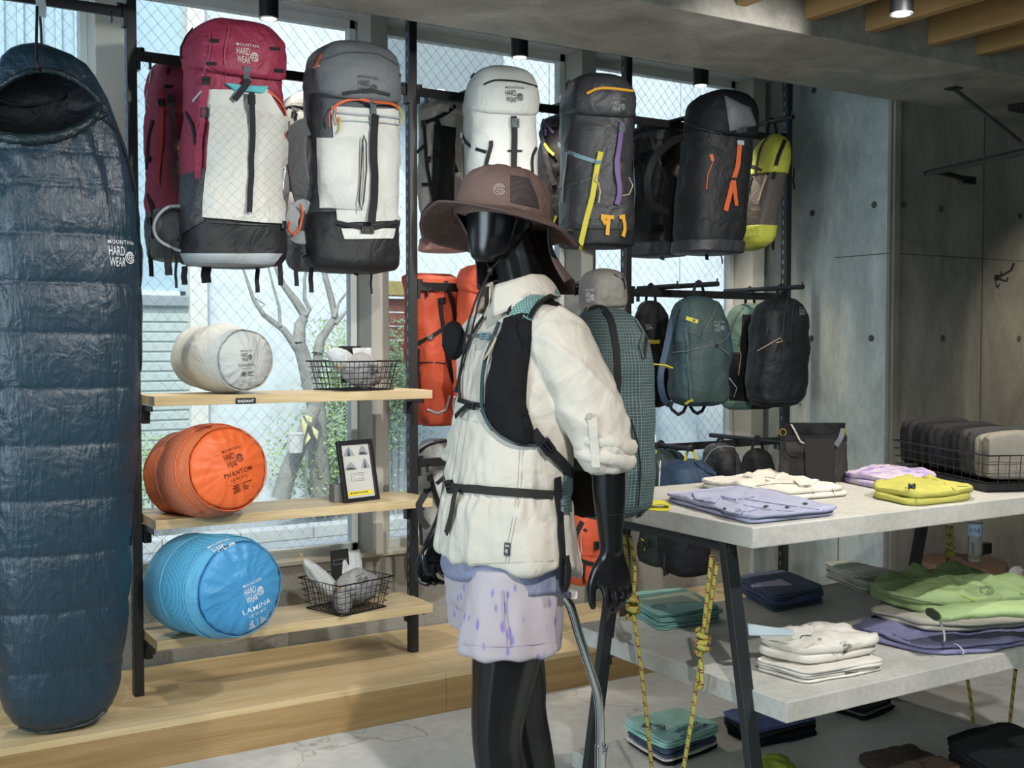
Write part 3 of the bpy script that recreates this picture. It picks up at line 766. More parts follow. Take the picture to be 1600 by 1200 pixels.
def bagpt(a, t):
    z = ZB+(ZT-ZB)*t
    w = interp(t, prof); dpt = w*.60 if t < .8 else w*.58
    qv, on = quilt(z)
    sx, sy = math.cos(a), math.sin(a)
    p = V((math.copysign(abs(sx)**.85, sx)*w, math.copysign(abs(sy)**.9, sy)*dpt, 0))
    k = (qv-1)*.013
    k += .009*nz((p.x*20+z*4, z*5, p.y*5), 1, 3)*(.3+.7*(1-qv)) + .0045*math.sin(p.x*90+6*nz((p.x*6, z*2, 0)))*max(0, .55-qv)*(1 if sy < .3 else 0) + .0035*nz((p.x*44+z*16, z*12, 0), 1, 5)
    if z > seams[-1]-.1: k += .008*math.sin((p.x-.25)*75/(1+2*abs(z-1.95)))*(1 if sx > 0 else .4)*max(0, min(1, (z-seams[-1]+.1)*6))
    n = V((p.x/(w+1e-6), p.y/(dpt+1e-6), 0)); n = n.normalized() if n.length > 0 else V((0, -1, 0))
    p += n*k*min(1, w/.15)
    lean = .02*t
    q = V((interp(t, cxl)+p.x, cyb+lean+p.y, z))
    if sy < 0:
        dz = (q.z-HZ-.18*(q.x-HX))/HB; dx = (q.x-HX)/(HA*(1-.32*max(0, min(1, dz)))); e = dx*dx+dz*dz
        if e < 1: q.y = max(q.y, min(cyb+.10, q.y+.27*min(1, (1-e)*3)))
    return q
m = MB(); na, nt_ = 120, 320
m.loft([[bagpt(2*PI*k/na, j/nt_) for k in range(na)] for j in range(nt_+1)])
bag = m.build('shell', fs, bgr, smooth=180)
def hoodrim(a, e=1.0): 
    x = HX+HA*e*math.cos(a)*(1-.32*max(0, e*math.sin(a))); z = HZ+.18*(x-HX)+HB*e*math.sin(a)
    t = (z-ZB)/(ZT-ZB); w = interp(t, prof); k = min(.98, abs(x-interp(t, cxl))/max(.01, w)); y = cyb+.02*t-w*.6*(1-k**2.3)**.5
    return V((x, y, z))
MB().tube([hoodrim(2*PI*k/60)+V((0, -.010, 0)) for k in range(60)], [.010+.002*math.sin(k*2.7)+.008*max(0, -math.sin(2*PI*k/60)) for k in range(60)], 10, True).build('hood_collar', fst, bgr, smooth=180)
def liner(u, v):
    a = 2*PI*u; e = .02+.96*v; r_ = hoodrim(a, e); return V((r_.x, min(cyb+.06, r_.y+.02+.12*(1-e**3)+.006*nz((r_.x*20, r_.z*20, 0))), r_.z))
MB().grid(48, 10, liner, cu=True).build('lining', fsl, bgr, smooth=180)
MB().tube([hoodrim(PI+PI*k/30, .72)+V((0, .08+.05*math.sin(PI*k/30), .10)) for k in range(31)], .004, 6).build('inner_baffle', fsl, bgr, smooth=180)
bvb = bvh_of(bag)
strap_on(bvb, [(158, 184), (178, 200), (198, 250), (213, 320), (219, 420), (219, 560), (217, 700), (212, 850), (206, 960)], .010, .004, .004).build('zip', M_blk2, bgr, smooth=60)
cord_on(bvb, [(150, 180), (158, 176), (165, 182), (158, 188), (150, 184)], .003, .012).build('draw_cord', M_blk2, bgr)
strap_on(bvb, [(25, 1143), (60, 1152), (110, 1150), (160, 1138), (185, 1120)], .012, .003, .006).build('hem_tape', fst, bgr, smooth=60)
decal_px(bvb, 191, 396, LOGO, wpx(48, aty(190, 396, 3.85)), 0, .003).build('printed_logo', M_inkw, bgr)
decal_px(bvb, 202, 930, fit_text('BISHOP PASS', 0, 1, 0, .11, .01, 1.2), wpx(64, aty(200, 930, 3.85)), 90, .004).build('printed_lettering', M_inkw, bgr)
# hook that carries it
hk = root('hanging_hook', aty(62, 110, 3.98), 'black wire hook on a white strap holding the top of the sleeping bag', 'hook')
g1 = aty(62, 112, 3.86)
MB().tube([aty(58, 10, 3.93), aty(57, 60, 3.90), aty(57, 95, 3.862), aty(59, 106, 3.858), aty(63, 110, 3.87), aty(65, 106, 3.89)], .0045, 8).build('front_wire', M_blk2, hk, smooth=60)
MB().tube([aty(62, 18, 4.0), aty(64, 45, 4.0), aty(65, 70, 4.0)], .0045, 8).build('rear_wire', M_blk2, hk, smooth=60)
MB().ribbon([aty(58, -40, 4.0), aty(63, 0, 3.99), aty(65, 14, 3.985), aty(64, 26, 3.985)], (0, -1, 0), .03, .004).build('strap', plain('strap_pale', 'a9b3b6', .7), hk)
# ================================================================== TRACK LAMPS AND ROOM LAMP
M_em = bpy.data.materials.new('lamp_glow'); M_em.use_nodes = True
bb = M_em.node_tree.nodes['Principled BSDF']; bb.inputs['Emission Color'].default_value = (1, .9, .75, 1); bb.inputs['Emission Strength'].default_value = 22
M_lw = plain('lamp_white', 'd8d6d0', .5, var=0)
def cyl_lamp(x, y, z, r, h, label, up, grp=None):
    l = root('spot_lamp', (x, y, z), label, 'lamp', grp)
    MB().lathe([(r*.80, z+.012), (r*.92, z), (r, z), (r, z+h), (r*.9, z+h+.002)], (x, y, 0), 28, True).build('housing', M_black, l, smooth=40)
    MB().lathe([(r*.78, z-.004), (r*.97, z-.004), (r*.97, z+.008), (r*.78, z+.008)], (x, y, 0), 28, False).build('rim', M_lw, l, smooth=40)
    MB().lathe([(r*.76, z-.003), (r*.76, z-.0019)], (x, y, 0), 24).build('lamp_disc', M_em, l)
    MB().tube([(x, y, z+h), (x, y, up)], .012, 10).build('stem', M_black, l, smooth=40)
    MB().box(x+r*.8, x+r*1.5, y-.012, y+.012, z+h-.022, z+h-.004).build('adapter', M_blk2, l, bevel=.002)
for x, lb in ((1.535, 'black cylinder lamp above the red backpack by the beam'), (2.685, 'black cylinder lamp above the white backpack by the beam'), (3.731, 'black cylinder lamp above the black backpack by the beam')):
    cyl_lamp(x, 4.30, 2.71, .038, .10, lb, 3.10, 'cylinder lamps along the window')
MB_ = MB().box(.2, 4.3, 4.28, 4.32, 3.10, 3.12); tag(MB_.build('lamp_track', M_black, None, bevel=.002), 'black ceiling track above the window carrying the cylinder lamps', 'track')
cyl_lamp(3.106, 2.577, 2.543, .039, .105, 'lit black cylinder lamp hung between the pine joists', 3.10)
# ================================================================== HANGING CLOTHES RAIL, HOOK ON THE WALL
hr = root('clothes_rail', atz(1490, 138, 2.612), 'empty black steel clothes rail hanging below the concrete beam at the right', 'clothes rail')
zr = 2.10; a0, a1, a2 = atz(1600, 237, zr), atz(1440, 273, zr), atz(1507, 280, zr)
dr = (a0-a1).normalized(); far = a1+dr*2.2
MB().tube([far, a1+dr*.06, a1+dr*.02+V((0, -.004, 0)), a1+V((-.012, -.03, 0)), a1+V((0, -.065, 0))+dr*.02, a2], .012, 10).build('rail_loop', M_black, hr, smooth=60)
MB().box(a2.x-.03, a2.x+.06, a2.y-.012, a2.y+.012, zr-.018, zr+.012).build('end_clamp', M_blk2, hr, bevel=.003)
pj = atz(1596, 233, zr)
MB().tube([atz(1490, 138, 2.610), pj+V((0, 0, .02))], .009, 8).build('brace', M_black, hr, smooth=60)
q = atz(1490, 137, 2.612); MB().box(q.x-.03, q.x+.03, q.y-.03, q.y+.03, 2.604, 2.6115).build('base_plate', M_black, hr, bevel=.002)
q = atz(1596, 163, 2.612); MB().box(q.x-.05, q.x+.3, q.y-.04, q.y+.04, 2.58, 2.6115).build('track_box', M_black, hr, bevel=.003)
wh = root('coat_hook', (5.258, 3.735, 1.8), 'small black double coat hook on the bare concrete wall', 'hook')
h = MB(); h.tube([(5.258, 3.733, 1.79), (5.258, 3.72, 1.79)], .012, 12); h.build('plate', M_black, wh, smooth=40)
MB().tube([(5.258, 3.722, 1.79), (5.27, 3.70, 1.80), (5.30, 3.675, 1.825), (5.315, 3.67, 1.86)], .006, 8).build('upper_prong', M_black, wh, smooth=60)
MB().tube([(5.258, 3.722, 1.785), (5.266, 3.70, 1.772), (5.285, 3.69, 1.768), (5.292, 3.69, 1.785)], .006, 8).build('lower_prong', M_black, wh, smooth=60)
# ================================================================== BACKPACKS
def sup(a, w, d0, d1, e):
    """superellipse ring point: front is -y with depth d0, back +y with depth d1"""
    c, s = math.cos(a), math.sin(a)
    return V((math.copysign(abs(c)**(2/e), c)*w, math.copysign(abs(s)**(2/e), s)*(d1 if s > 0 else d0), 0))
BODY = [(0, .55, .55), (.02, .78, .80), (.06, .93, .95), (.14, 1, 1), (.5, 1, 1), (.8, .97, .95), (.92, .93, .9), (.97, .82, .8), (1, .55, .5)]
ROLL = [(0, .6, .6), (.02, .80, .82), (.07, .90, .95), (.3, .95, 1), (.6, 1.0, .95), (.85, 1.08, .8), (.93, 1.14, .62), (.97, 1.16, .5), (.985, 1.12, .45), (1, .9, .3)]
DAY = [(0, .5, .5), (.02, .74, .76), (.07, .92, .95), (.2, 1, 1), (.5, 1, 1), (.72, .98, .92), (.86, .88, .78), (.94, .7, .6), (.985, .42, .36), (1, .18, .15)]
LID = [(0, .93, .92), (.04, .99, .98), (.2, 1.01, 1.03), (.42, 1.0, 1.02), (.6, .95, .96), (.76, .85, .86), (.87, .70, .72), (.95, .48, .5), (1, .15, .15)]
STUB = [(0, .55, .55), (.02, .78, .80), (.06, .93, .95), (.14, 1, 1), (.9, 1.0, 1.0), (1, .98, .97)]
def prof3(t, P):
    for (a, x, y), (c, x2, y2) in zip(P, P[1:]):
        if t <= c:
            k = (t-a)/(c-a); return x+(x2-x)*k, y+(y2-y)*k
    return P[-1][1], P[-1][2]
class Pack:
    def __init__(s, name, label, bbox, Y, D, yaw, mat, group=None, prof=BODY, tilt=0, seed=0, amp=.013, e=3.2, cat='backpack', W=None, body='pack_body', at=None):
        x0, x1, y0, y1 = bbox; s.seed = seed
        cx, cy = (x0+x1)/2, (y0+y1)/2
        c = aty(cx, cy, Y); d = depth(c); s.d = d
        s.zb, s.zt = aty(cx, y1, Y).z, aty(cx, y0, Y).z; s.H = s.zt-s.zb
        az = YAW+math.atan((cx-800)/F_PX)+R(yaw)
        full = (x1-x0-abs(tilt))*d/F_PX
        if at: c = V(at[0]); s.zb, s.zt = at[1], at[2]; s.H = s.zt-s.zb; s.d = d = depth((c.x, c.y, (at[1]+at[2])/2))
        sa = abs(math.sin(az)); s.W = W or max(.1, (full-(.9-.5*sa)*D*sa)/max(.3, math.cos(az)))
        s.D, s.yaw = D, R(yaw); s.tilt = tilt*d/F_PX     # tilt: metres the top sits to the right of the bottom
        s.M = Matrix.Translation(V((c.x, c.y, 0))) @ Matrix.Rotation(s.yaw, 4, 'Z')
        s.rt = root(name, (c.x, c.y, s.zb), label, cat, group)
        s.e, s.amp = e, amp; s.bodies = []
        s.body = s.loft(prof, 0, 1, 1.0, mat, body); s.refresh()
    def pt(s, a, t, w, d, k=1.0, fwd=0., sagf=0, u=0):
        p = sup(a, s.W/2*w*k, s.D*.55*d*k, s.D*.45*d*k, s.e)
        p.y -= fwd
        if sagf: t -= sagf*max(0, -math.sin(a))*(1-u)**2
        z = s.zb+s.H*t
        n = V((p.x, p.y, 0)).normalized() if p.length > 1e-6 else V((0, -1, 0))
        q = V((p.x*3.2, p.y*3.2, z*2.2))
        wv = s.amp*(nz(q, 2.2, s.seed)*1.3+nz(q, 6, s.seed+5)*.7+.5*abs(nz(q, 12, s.seed+9)))
        p += n*wv; p.x += s.tilt*(t-.5)
        return s.M @ V((p.x, p.y, z))
    def loft(s, prof, t0, t1, k, mat, name, fwd=0., nt=44, na=44, parent=None, sagf=0):
        m = MB(); rings = []
        for j in range(nt+1):
            u = j/nt; w, d = prof3(u, prof); rings.append([s.pt(2*PI*i/na, t0+(t1-t0)*u, w, d, k, fwd, sagf, u) for i in range(na)])
        m.loft(rings)
        per = 2*(s.W+s.D)*.9
        def uvf(p, i): return ((i % na)/na*per, p.z)
        o = m.build(name, mat, parent or s.rt, smooth=180, inv=PINV[s.rt.name], uvfn=uvf)
        s.bodies.append(o); return o
    def refresh(s): s.bv = bvh_of(*s.bodies); return s
    def lid(s, y0, mat, k=1.0, fwd=.012, prof=LID, top=None, name='lid'):
        t0 = (aty(0, 0, 1).z*0 + s.tz(y0)); o = s.loft(prof, t0, 1.0 if top is None else s.tz(top), k, mat, name, fwd, 26, sagf=.035); s.refresh(); return o
    def tz(s, py):
        c = s.rt.location; p = aty(800, py, c.y); 
        # height of a pixel row at the pack's own place
        d = s.d; return ((C0+ray(*s.pxat(py))*d).z-s.zb)/s.H
    def pxat(s, py):
        v = V(s.rt.location)-C0; return 800+F_PX*v.dot(RGT)/v.dot(FWD), py
    def base(s, y, mat, k=1.03, name='base', fwd=0.): o = s.loft(STUB, -.002, s.tz(y), k, mat, name, fwd, 18); s.refresh(); return o
    def band(s, ya, yb, mat, k=1.02, name='band', fwd=0.):
        o = s.loft([(0, .97, .97), (.04, 1, 1), (.96, 1, 1), (1, .97, .97)], s.tz(yb), s.tz(ya), k, mat, name, fwd, 14); s.refresh(); return o
    def m(s, npx): return npx*s.d/F_PX
    def strap(s, pts, wpx_, mat, name='strap', off=.005): return strap_on(s.bv, pts, s.m(wpx_), off).build(name, mat, s.rt, smooth=40)
    def cord(s, pts, mat, r=.0022, name='cord', off=.004): return cord_on(s.bv, pts, r, off).build(name, mat, s.rt, smooth=60)
    def panel(s, quad, mat, name='front_panel', off=.005, puff=0., n=16):
        mb = patch_on(s.bv, quad, off, n, n, .004, puff); a, nu, nv = mb.uvgrid
        wx = (mb.v[nu]-mb.v[0]).length; wy = (mb.v[nv*a]-mb.v[0]).length
        def uvf(p, i):
            i = i % (a*(nv+1)); return (i % a)/nu*wx, -(i//a)/nv*wy
        return mb.build(name, mat, s.rt, smooth=50, uvfn=uvf)
    def logo(s, px, py, w, mat=None, rot=0, off=.0035): return decal_px(s.bv, px, py, LOGO, s.m(w), rot, off).build('printed_logo', mat or M_inkg, s.rt)
    def buckle(s, px, py, w=9, h=11, rot=0, mat=None, off=.010):
        h_, n = hit_px(s.bv, px, py); up = V((0, 0, 1)); up = (up-n*up.dot(n)).normalized(); rt_ = up.cross(n)
        c, sn = math.cos(R(rot)), math.sin(R(rot)); r2, u2 = rt_*c+up*sn, up*c-rt_*sn
        m = MB(); a, b = s.m(w)/2, s.m(h)/2
        m.obox(h_+n*off+u2*b*.75, r2, u2, n, a, b*.28, .005).obox(h_+n*off-u2*b*.75, r2, u2, n, a, b*.28, .005).obox(h_+n*off+r2*a*.8, r2, u2, n, a*.22, b, .005).obox(h_+n*off-r2*a*.8, r2, u2, n, a*.22, b, .005).obox(h_+n*(off-.002), r2, u2, n, a*.5, b*.9, .004)
        return m.build('buckle', mat or M_blk2, s.rt, bevel=.0012)
    def dangle(s, px, ya, yb, w=8, mat=None, dy=0., name='hanging_strap'):
        y = s.rt.location.y+dy; P = [aty(px+.8*math.sin(k*1.7), ya+(yb-ya)*k/5, y+.004*math.sin(k*1.3+px)) for k in range(6)]
        return MB().ribbon(P, s.M.to_3x3() @ V((0, -1, 0)), s.m(w), .003).build(name, mat or M_web, s.rt)
    def pad(s, pts, w, th, mat, name='shoulder_strap', y=None, ys=None):
        """padded strap through pixel points at given depths (y planes), an oval in section"""
        P = []
        for i, p in enumerate(pts): P.append(aty(p[0], p[1], p[2]))
        Q = []
        for i in range(len(P)-1):
            a, b = P[i], P[i+1]; p0 = P[max(0, i-1)]; p3 = P[min(len(P)-1, i+2)]
            for k in range(5):
                t = k/5; Q.append(.5*((2*a)+(b-p0)*t+(2*p0-5*a+4*b-p3)*t*t+(3*a-3*b+p3-p0)*t**3))
        Q.append(P[-1]); nrm = s.M.to_3x3() @ V((-.45, -.9, 0))
        o = MB().ribbon(Q, nrm, w, th).build(name, mat, s.rt, smooth=60, bevel=min(w, th)*.3); return o
    def hang(s, z, px=None):
        """haul loop over the arm"""
        c = V(s.rt.location); P = []
        low = s.zt > z+.02
        top = s.M @ V((s.tilt*.45, s.D*.47 if low else 0, min(s.zt-.035, z-.05)))
        for k in range(11):
            a = PI*k/10; P.append(top+(s.M.to_3x3() @ V((math.cos(a)*.03, .0, 0)))+V((0, 0, max(.05, z+.03-top.z)*math.sin(a))))
        MB().ribbon(P, s.M.to_3x3() @ V((0, -1, 0)), .014, .003).build('haul_loop', M_web, s.rt)
M_web = plain('webbing_black', '1b1c1f', .75, 0, .3, .05)
M_webg = plain('webbing_grey', '5c6166', .7, 0, .3, .05)
f_red = fabric('pack_red', '8a2b44', .55, wr=.8, wscale=9); f_redd = fabric('pack_red_back', '99405a', .6, wr=.5, wscale=9)
f_wht = fabric('pack_white', 'bcbeb9', .5, wr=.45, wscale=8)
g_wht = gridfab('pack_white_ripstop', 'b9bab4', '8f918c', .026, .045, .5, 38, .5, 9)
g_wht2 = gridfab('pack_white_grid', 'c4c5bf', 'b4b5b0', .022, .05, .5, 20, .45, 8)
f_blk = fabric('pack_black', '1d1e21', .6, wr=.5, wscale=9, spec=.35); f_blk2 = fabric('pack_black_soft', '17181b', .7, wr=.5, wscale=7, spec=.25)
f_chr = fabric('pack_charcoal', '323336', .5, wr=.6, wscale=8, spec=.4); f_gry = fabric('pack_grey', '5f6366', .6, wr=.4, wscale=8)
f_gryd = fabric('pack_grey_dark', '4b4f54', .65, wr=.4, wscale=9); f_gryl = fabric('pack_grey_light', '8f979b', .6, wr=.4, wscale=8); f_orn = fabric('pack_orange', 'c6502f', .55, wr=.45, wscale=8)
f_teal = fabric('pack_teal', '34494f', .6, wr=.45, wscale=9); f_teal2 = fabric('pack_teal_green', '384a47', .6, wr=.45, wscale=9); f_sage = fabric('pack_sage', '5f7d72', .6, wr=.45, wscale=9)
f_lime = fabric('pack_lime', 'b3b83c', .55, wr=.45, wscale=9); f_brn = fabric('pack_brown_grey', '57514c', .6, wr=.4, wscale=9)
f_navy = fabric('pack_navy', '33475c', .6, wr=.5, wscale=9); f_dgreen = fabric('pack_dark_green', '22302f', .6, wr=.5, wscale=9); f_tcr = fabric('pack_crinkled_teal', '4d7f8c', .5, wr=.8, wscale=22)
f_pink = fabric('pack_pink', 'e3b6ad', .6); f_taupe = fabric('pack_taupe', '77746d', .6, wr=.45, wscale=9)
M_sor = plain('strap_orange', 'bf5a34', .6, 0, .3, .05); M_syl = plain('strap_yellow', 'b9b03a', .6, 0, .3, .05); M_spu = plain('strap_purple', '6a5280', .6, 0, .3, .05)
M_sbl = plain('strap_bluegrey', '6f8b94', .6, 0, .3, .05); M_sam = plain('strap_amber', 'cc962c', .6, 0, .3, .05); M_srd = plain('strap_red', 'b23a3a', .6, 0, .3, .05); M_tl = plain('tab_teal', '4fa0a8', .6, 0, .3, .05)
M_pale = plain('cord_pale', 'b9a890', .7, 0, .3, 0); M_silver = plain('cord_silver', 'b5babd', .5, .2, .5, 0)
ARMX = {}
def at_arm(px, z, y0=3.80, y1=4.45):
    x = aty(px, 200, 4.0).x
    arm(x, z, y0, y1); return x
GT, GM, GL = 'backpacks on the top rails', 'backpacks on the middle rails', 'bags on the lowest rails'
# --- 1 small red pack behind
p = Pack('backpack', 'smaller red backpack hanging behind the large red and white backpack', (222, 318, 98, 408), 4.43, .24, 4, f_redd, GT, seed=1)
p.lid(176, f_redd, 1.014); p.base(335, f_gry)
p.strap([(254, 145), (253, 200), (248, 290)], 9, M_srd); p.strap([(240, 188), (233, 215), (230, 265)], 6, M_web); p.strap([(268, 160), (272, 200), (275, 300)], 7, M_webg); p.buckle(254, 160); p.buckle(268, 155)
p.strap([(238, 60+50), (236, 130)], 4, M_silver); p.strap([(262, 112), (264, 112)], 14, M_web, 'web_tab'); p.strap([(258, 136), (270, 136)], 5, M_web, 'web_tab'); p.cord([(233, 140), (229, 160), (236, 168)], M_silver)
p.buckle(236, 250, 7, 9); p.dangle(236, 370, 432, 7); p.strap([(232, 305), (242, 330), (240, 372)], 8, M_web); p.buckle(237, 345, 10, 12)
# --- 2 large red and white
p = Pack('backpack', 'large red backpack with a white front panel hanging beside the sleeping bag', (277, 449, 46, 418), 3.99, .28, 0, f_red, GT, seed=2, tilt=4)
p.base(338, f_blk, 1.035); p.lid(122, f_red, 1.009, .02, top=38)
p.panel([(284, 275), (321, 262), (320, 345), (277, 372)], f_chr, 'side_pocket', .006, .012)
p.panel([(323, 140), (418, 140), (447, 190), (326, 190)], f_wht, 'upper_panel', .006)
p.panel([(330, 164), (447, 182), (441, 350), (318, 340)], g_wht, 'front_panel', .012, .014)
p.panel([(283, 396), (440, 396), (425, 414), (292, 414)], f_gryl, 'bottom_panel', .006)
p.strap([(385, 104), (386, 126)], 11, M_webg); p.strap([(387, 126), (375, 142), (363, 160)], 9, M_web, off=.024); p.strap([(390, 148), (391, 190), (388, 260), (383, 336)], 8.5, M_web, off=.034); p.buckle(391, 158, 11, 14, 0, None, .024)
p.panel([(351, 131), (417, 136), (409, 146), (366, 142)], M_tl, 'teal_tab', .016, 0, 6)
p.strap([(323, 130), (317, 185), (314, 240), (312, 297)], 11, f_red, 'side_strap', .012); p.buckle(323, 128, 12, 12); p.buckle(321, 177, 14, 11, 90); p.strap([(292, 176), (303, 196), (307, 226)], 6, M_web)
p.strap([(418, 143), (438, 160), (446, 182), (446, 250)], 3, M_sor, 'zip_tape', .008); p.cord([(303, 158), (318, 140)], M_silver, .004)
for q_ in ((335, 64), (330, 99), (429, 76), (435, 110)): p.strap([(q_[0]-7, q_[1]), (q_[0]+7, q_[1]+1)], 5, M_web, 'web_tab', .004)
p.strap([(318, 120), (330, 80), (328, 55)], 2, f_redd, 'seam'); p.strap([(352, 118), (350, 80), (358, 46)], 2, f_redd, 'seam')
p.logo(387, 84, 34, plain('ink_pale', 'c8bfb8', .7, var=0)); p.cord([(285, 92), (284, 75), (292, 58), (300, 42)], M_web, .003)
p.buckle(268, 372, 14, 12, 20); p.buckle(440, 352, 10, 12); p.strap([(330, 347), (420, 352)], 2, f_chr, 'seam')
for a in ((263, 388, 430, 11), (275, 398, 450, 4), (288, 416, 445, 9), (322, 414, 442, 15), (402, 414, 457, 7), (438, 360, 446, 8)): p.dangle(*a)
hb = MB(); blob(hb, aty(264, 354, 4.04), .058, .022, .072, Matrix.Rotation(R(-20), 3, 'Y'), 8, .22, 14); hb.build('hip_belt', f_gryd, p.rt, smooth=180)
MB().tube(spline([aty(*q_, 3.995) for q_ in ((281, 322), (262, 324), (246, 338), (240, 356), (247, 374), (266, 386), (282, 392))], 5), .006, 8).build('belt_piping', f_gryl, p.rt, smooth=60); p.hang(2.5)
arm(V(p.rt.location).x, 2.5)
# --- 3 grey pack behind
p = Pack('backpack', 'grey backpack with pale mesh back half hidden behind the grey and white backpack', (440, 520, 146, 424), 4.42, .22, 4, f_gry, GT, seed=3)
p.lid(172, f_gry, 1.009)
p.strap([(458, 168), (472, 176), (486, 172)], 6, M_web); p.strap([(452, 190), (453, 250), (456, 300)], 8, M_web); p.buckle(462, 180); p.panel([(456, 190), (478, 192), (476, 270), (454, 268)], f_gryd, 'back_pad', .01, .012, 8)
p.panel([(456, 300), (476, 304), (474, 340), (452, 336)], f_gryl, 'back_pad', .01, .012, 8); p.dangle(463, 400, 447, 7)
# --- 4 grey and white pack
p = Pack('backpack', 'grey backpack with a white front and orange zip beside the second post', (458, 636, 78, 426), 4.02, .27, -4, f_gryd, GT, seed=4, W=.345)
p.base(338, f_blk, 1.035); p.lid(158, f_gry, 1.004, .03, top=71)
p.panel([(518, 167), (627, 171), (624, 345), (527, 348)], f_wht, 'front_panel', .008, .010)
p.panel([(501, 217), (566, 215), (566, 327), (503, 327)], f_wht, 'zip_pocket', .020, .014)
p.panel([(533, 357), (616, 357), (612, 373), (538, 374)], f_wht, 'lower_strip', .008, 0, 8)
p.strap([(519, 172), (530, 160), (568, 154), (606, 158), (624, 170)], 4, M_sor, 'zip_tape', .014)
p.strap([(577, 152), (578, 180)], 11, M_webg, off=.022); p.strap([(578, 180), (578, 270), (577, 352)], 12, M_web, off=.034); p.buckle(578, 190, 13, 14, 0, M_webg, .024)
p.strap([(526, 348), (550, 354), (572, 359), (596, 354), (617, 347)], 6, M_web, off=.014); p.buckle(572, 360, 20, 9, 0, None, .018)
MB().tube([hit_px(p.bv, *q_)[0]+hit_px(p.bv, *q_)[1]*.045 for q_ in ((560, 216), (565, 230), (566, 270), (564, 315), (560, 327), (557, 315), (558, 270), (559, 230))], .003, 6, True).build('zip_loop', M_blk2, p.rt, smooth=60)
p.strap([(528, 178), (625, 184)], 3, f_gryl, 'daisy_chain', .02); p.strap([(530, 190), (625, 195)], 2, f_gryl, 'seam', .02)
for q_ in ((520, 170, 516, 200), (526, 172, 527, 196)): p.cord([q_[:2], ((q_[0]+q_[2])/2-1, 184), q_[2:]], M_sor, .0028, 'zip_pull', .022)
p.cord([(531, 184), (530, 200), (527, 208)], M_syl, .0028, 'zip_pull', .024); p.cord([(618, 168), (623, 178), (625, 196)], M_syl, .0028, 'zip_pull', .014)
p.strap([(500, 96), (540, 82), (590, 84), (620, 102)], 2.5, f_gryd, 'seam'); p.strap([(492, 108), (503, 86)], 4, M_sor, 'zip_tape'); p.strap([(535, 146), (577, 140), (608, 148)], 5, f_blk, 'lid_edge', .006)
p.logo(575, 133, 31, plain('ink_charcoal', '303234', .7, var=0)); p.cord([(480, 104), (492, 106), (500, 103)], M_pale, .003); p.cord([(627, 104), (632, 108), (628, 118)], M_web, .004)
p.pad([(487, 198, 4.02), (466, 206, 3.98), (463, 240, 3.97), (470, 290, 3.99), (482, 330, 4.03)], .075, .02, f_gry, 'shoulder_strap')
p.pad([(486, 330, 4.02), (470, 322, 3.97), (455, 345, 3.95), (462, 368, 3.97), (480, 372, 4.01)], .05, .018, f_gryl, 'hip_belt')
MB().tube([aty(*q_, 3.93) for q_ in ((470, 319), (473, 335), (468, 358), (459, 367), (451, 360), (452, 346))], .005, 8).build('loop', M_sor, p.rt, smooth=60)
for a in ((486, 407, 457, 7), (463, 395, 447, 6), (580, 424, 459, 3), (556, 420, 430, 6)): p.dangle(*a)
p.buckle(478, 395, 14, 12, 20); p.hang(2.5); arm(V(p.rt.location).x, 2.5)
# --- 5 white pack behind
p = Pack('backpack', 'white backpack with black harness and pink base behind the tall white backpack', (652, 738, 153, 394), 4.42, .24, 6, f_wht, GT, seed=5)
p.lid(180, f_wht, 1.014); p.base(372, f_pink)
p.panel([(680, 195), (712, 200), (708, 330), (676, 325)], f_blk2, 'back_pad', .008, .012, 10)
p.strap([(664, 188), (668, 255), (676, 300), (682, 325)], 7, M_web); p.strap([(682, 184), (700, 235), (712, 270)], 8, M_web); p.strap([(652, 238), (664, 228)], 5, M_web); p.buckle(665, 193, 10, 10); p.buckle(672, 250, 8, 9); p.strap([(664, 192), (690, 182), (712, 166)], 6, M_web)
p.strap([(661, 288), (670, 288)], 5, M_web, 'web_tab'); p.pad([(706, 330, 4.36), (680, 325, 4.30), (668, 345, 4.29), (680, 368, 4.32)], .06, .02, f_blk, 'hip_belt')
# --- 6 tall white pack
p = Pack('backpack', 'tall white backpack with black straps hanging behind the mannequin hat', (713, 846, 112, 400), 3.98, .26, -16, f_wht, GT, seed=6, tilt=6, amp=.007)
p.lid(180, f_wht, 0.997, .012, top=107)
p.strap([(756, 133), (773, 125), (813, 128), (838, 136)], 2.6, M_web, 'zip_tape'); p.logo(804, 148, 28, M_ink)
p.strap([(802, 182), (803, 210), (802, 262)], 9, M_web, off=.01); p.buckle(804, 193, 12, 13, 0, M_webg)
p.strap([(716, 211), (728, 224), (745, 234), (760, 238)], 5, M_web); p.strap([(760, 260), (764, 238), (769, 226), (768, 221)], 6, M_web, off=.012); p.strap([(837, 231), (830, 242), (831, 272)], 5, M_web); p.strap([(793, 236), (815, 236)], 3, M_web)
p.strap([(725, 225), (727, 290)], 3, M_web); p.buckle(718, 212, 7, 9); p.cord([(729, 118), (731, 111), (738, 110)], M_web, .003); p.hang(2.5); arm(V(p.rt.location).x, 2.5)
# --- 7 black pack behind
p = Pack('backpack', 'black backpack with lilac loops mostly hidden behind the charcoal backpack', (838, 925, 182, 372), 4.42, .22, 4, f_blk, GT, seed=7)
p.lid(205, f_blk, 1.004); p.strap([(848, 186), (856, 196), (866, 208)], 4, M_spu); p.strap([(853, 200), (854, 212)], 6, M_spu); p.strap([(847, 205), (858, 250), (868, 290)], 9, f_chr, off=.012)
p.strap([(855, 226), (860, 236), (868, 243)], 4, M_syl, 'woven_label', .016); p.buckle(858, 317, 7, 6, 0, M_sam); p.strap([(866, 350), (870, 338)], 4, M_syl)
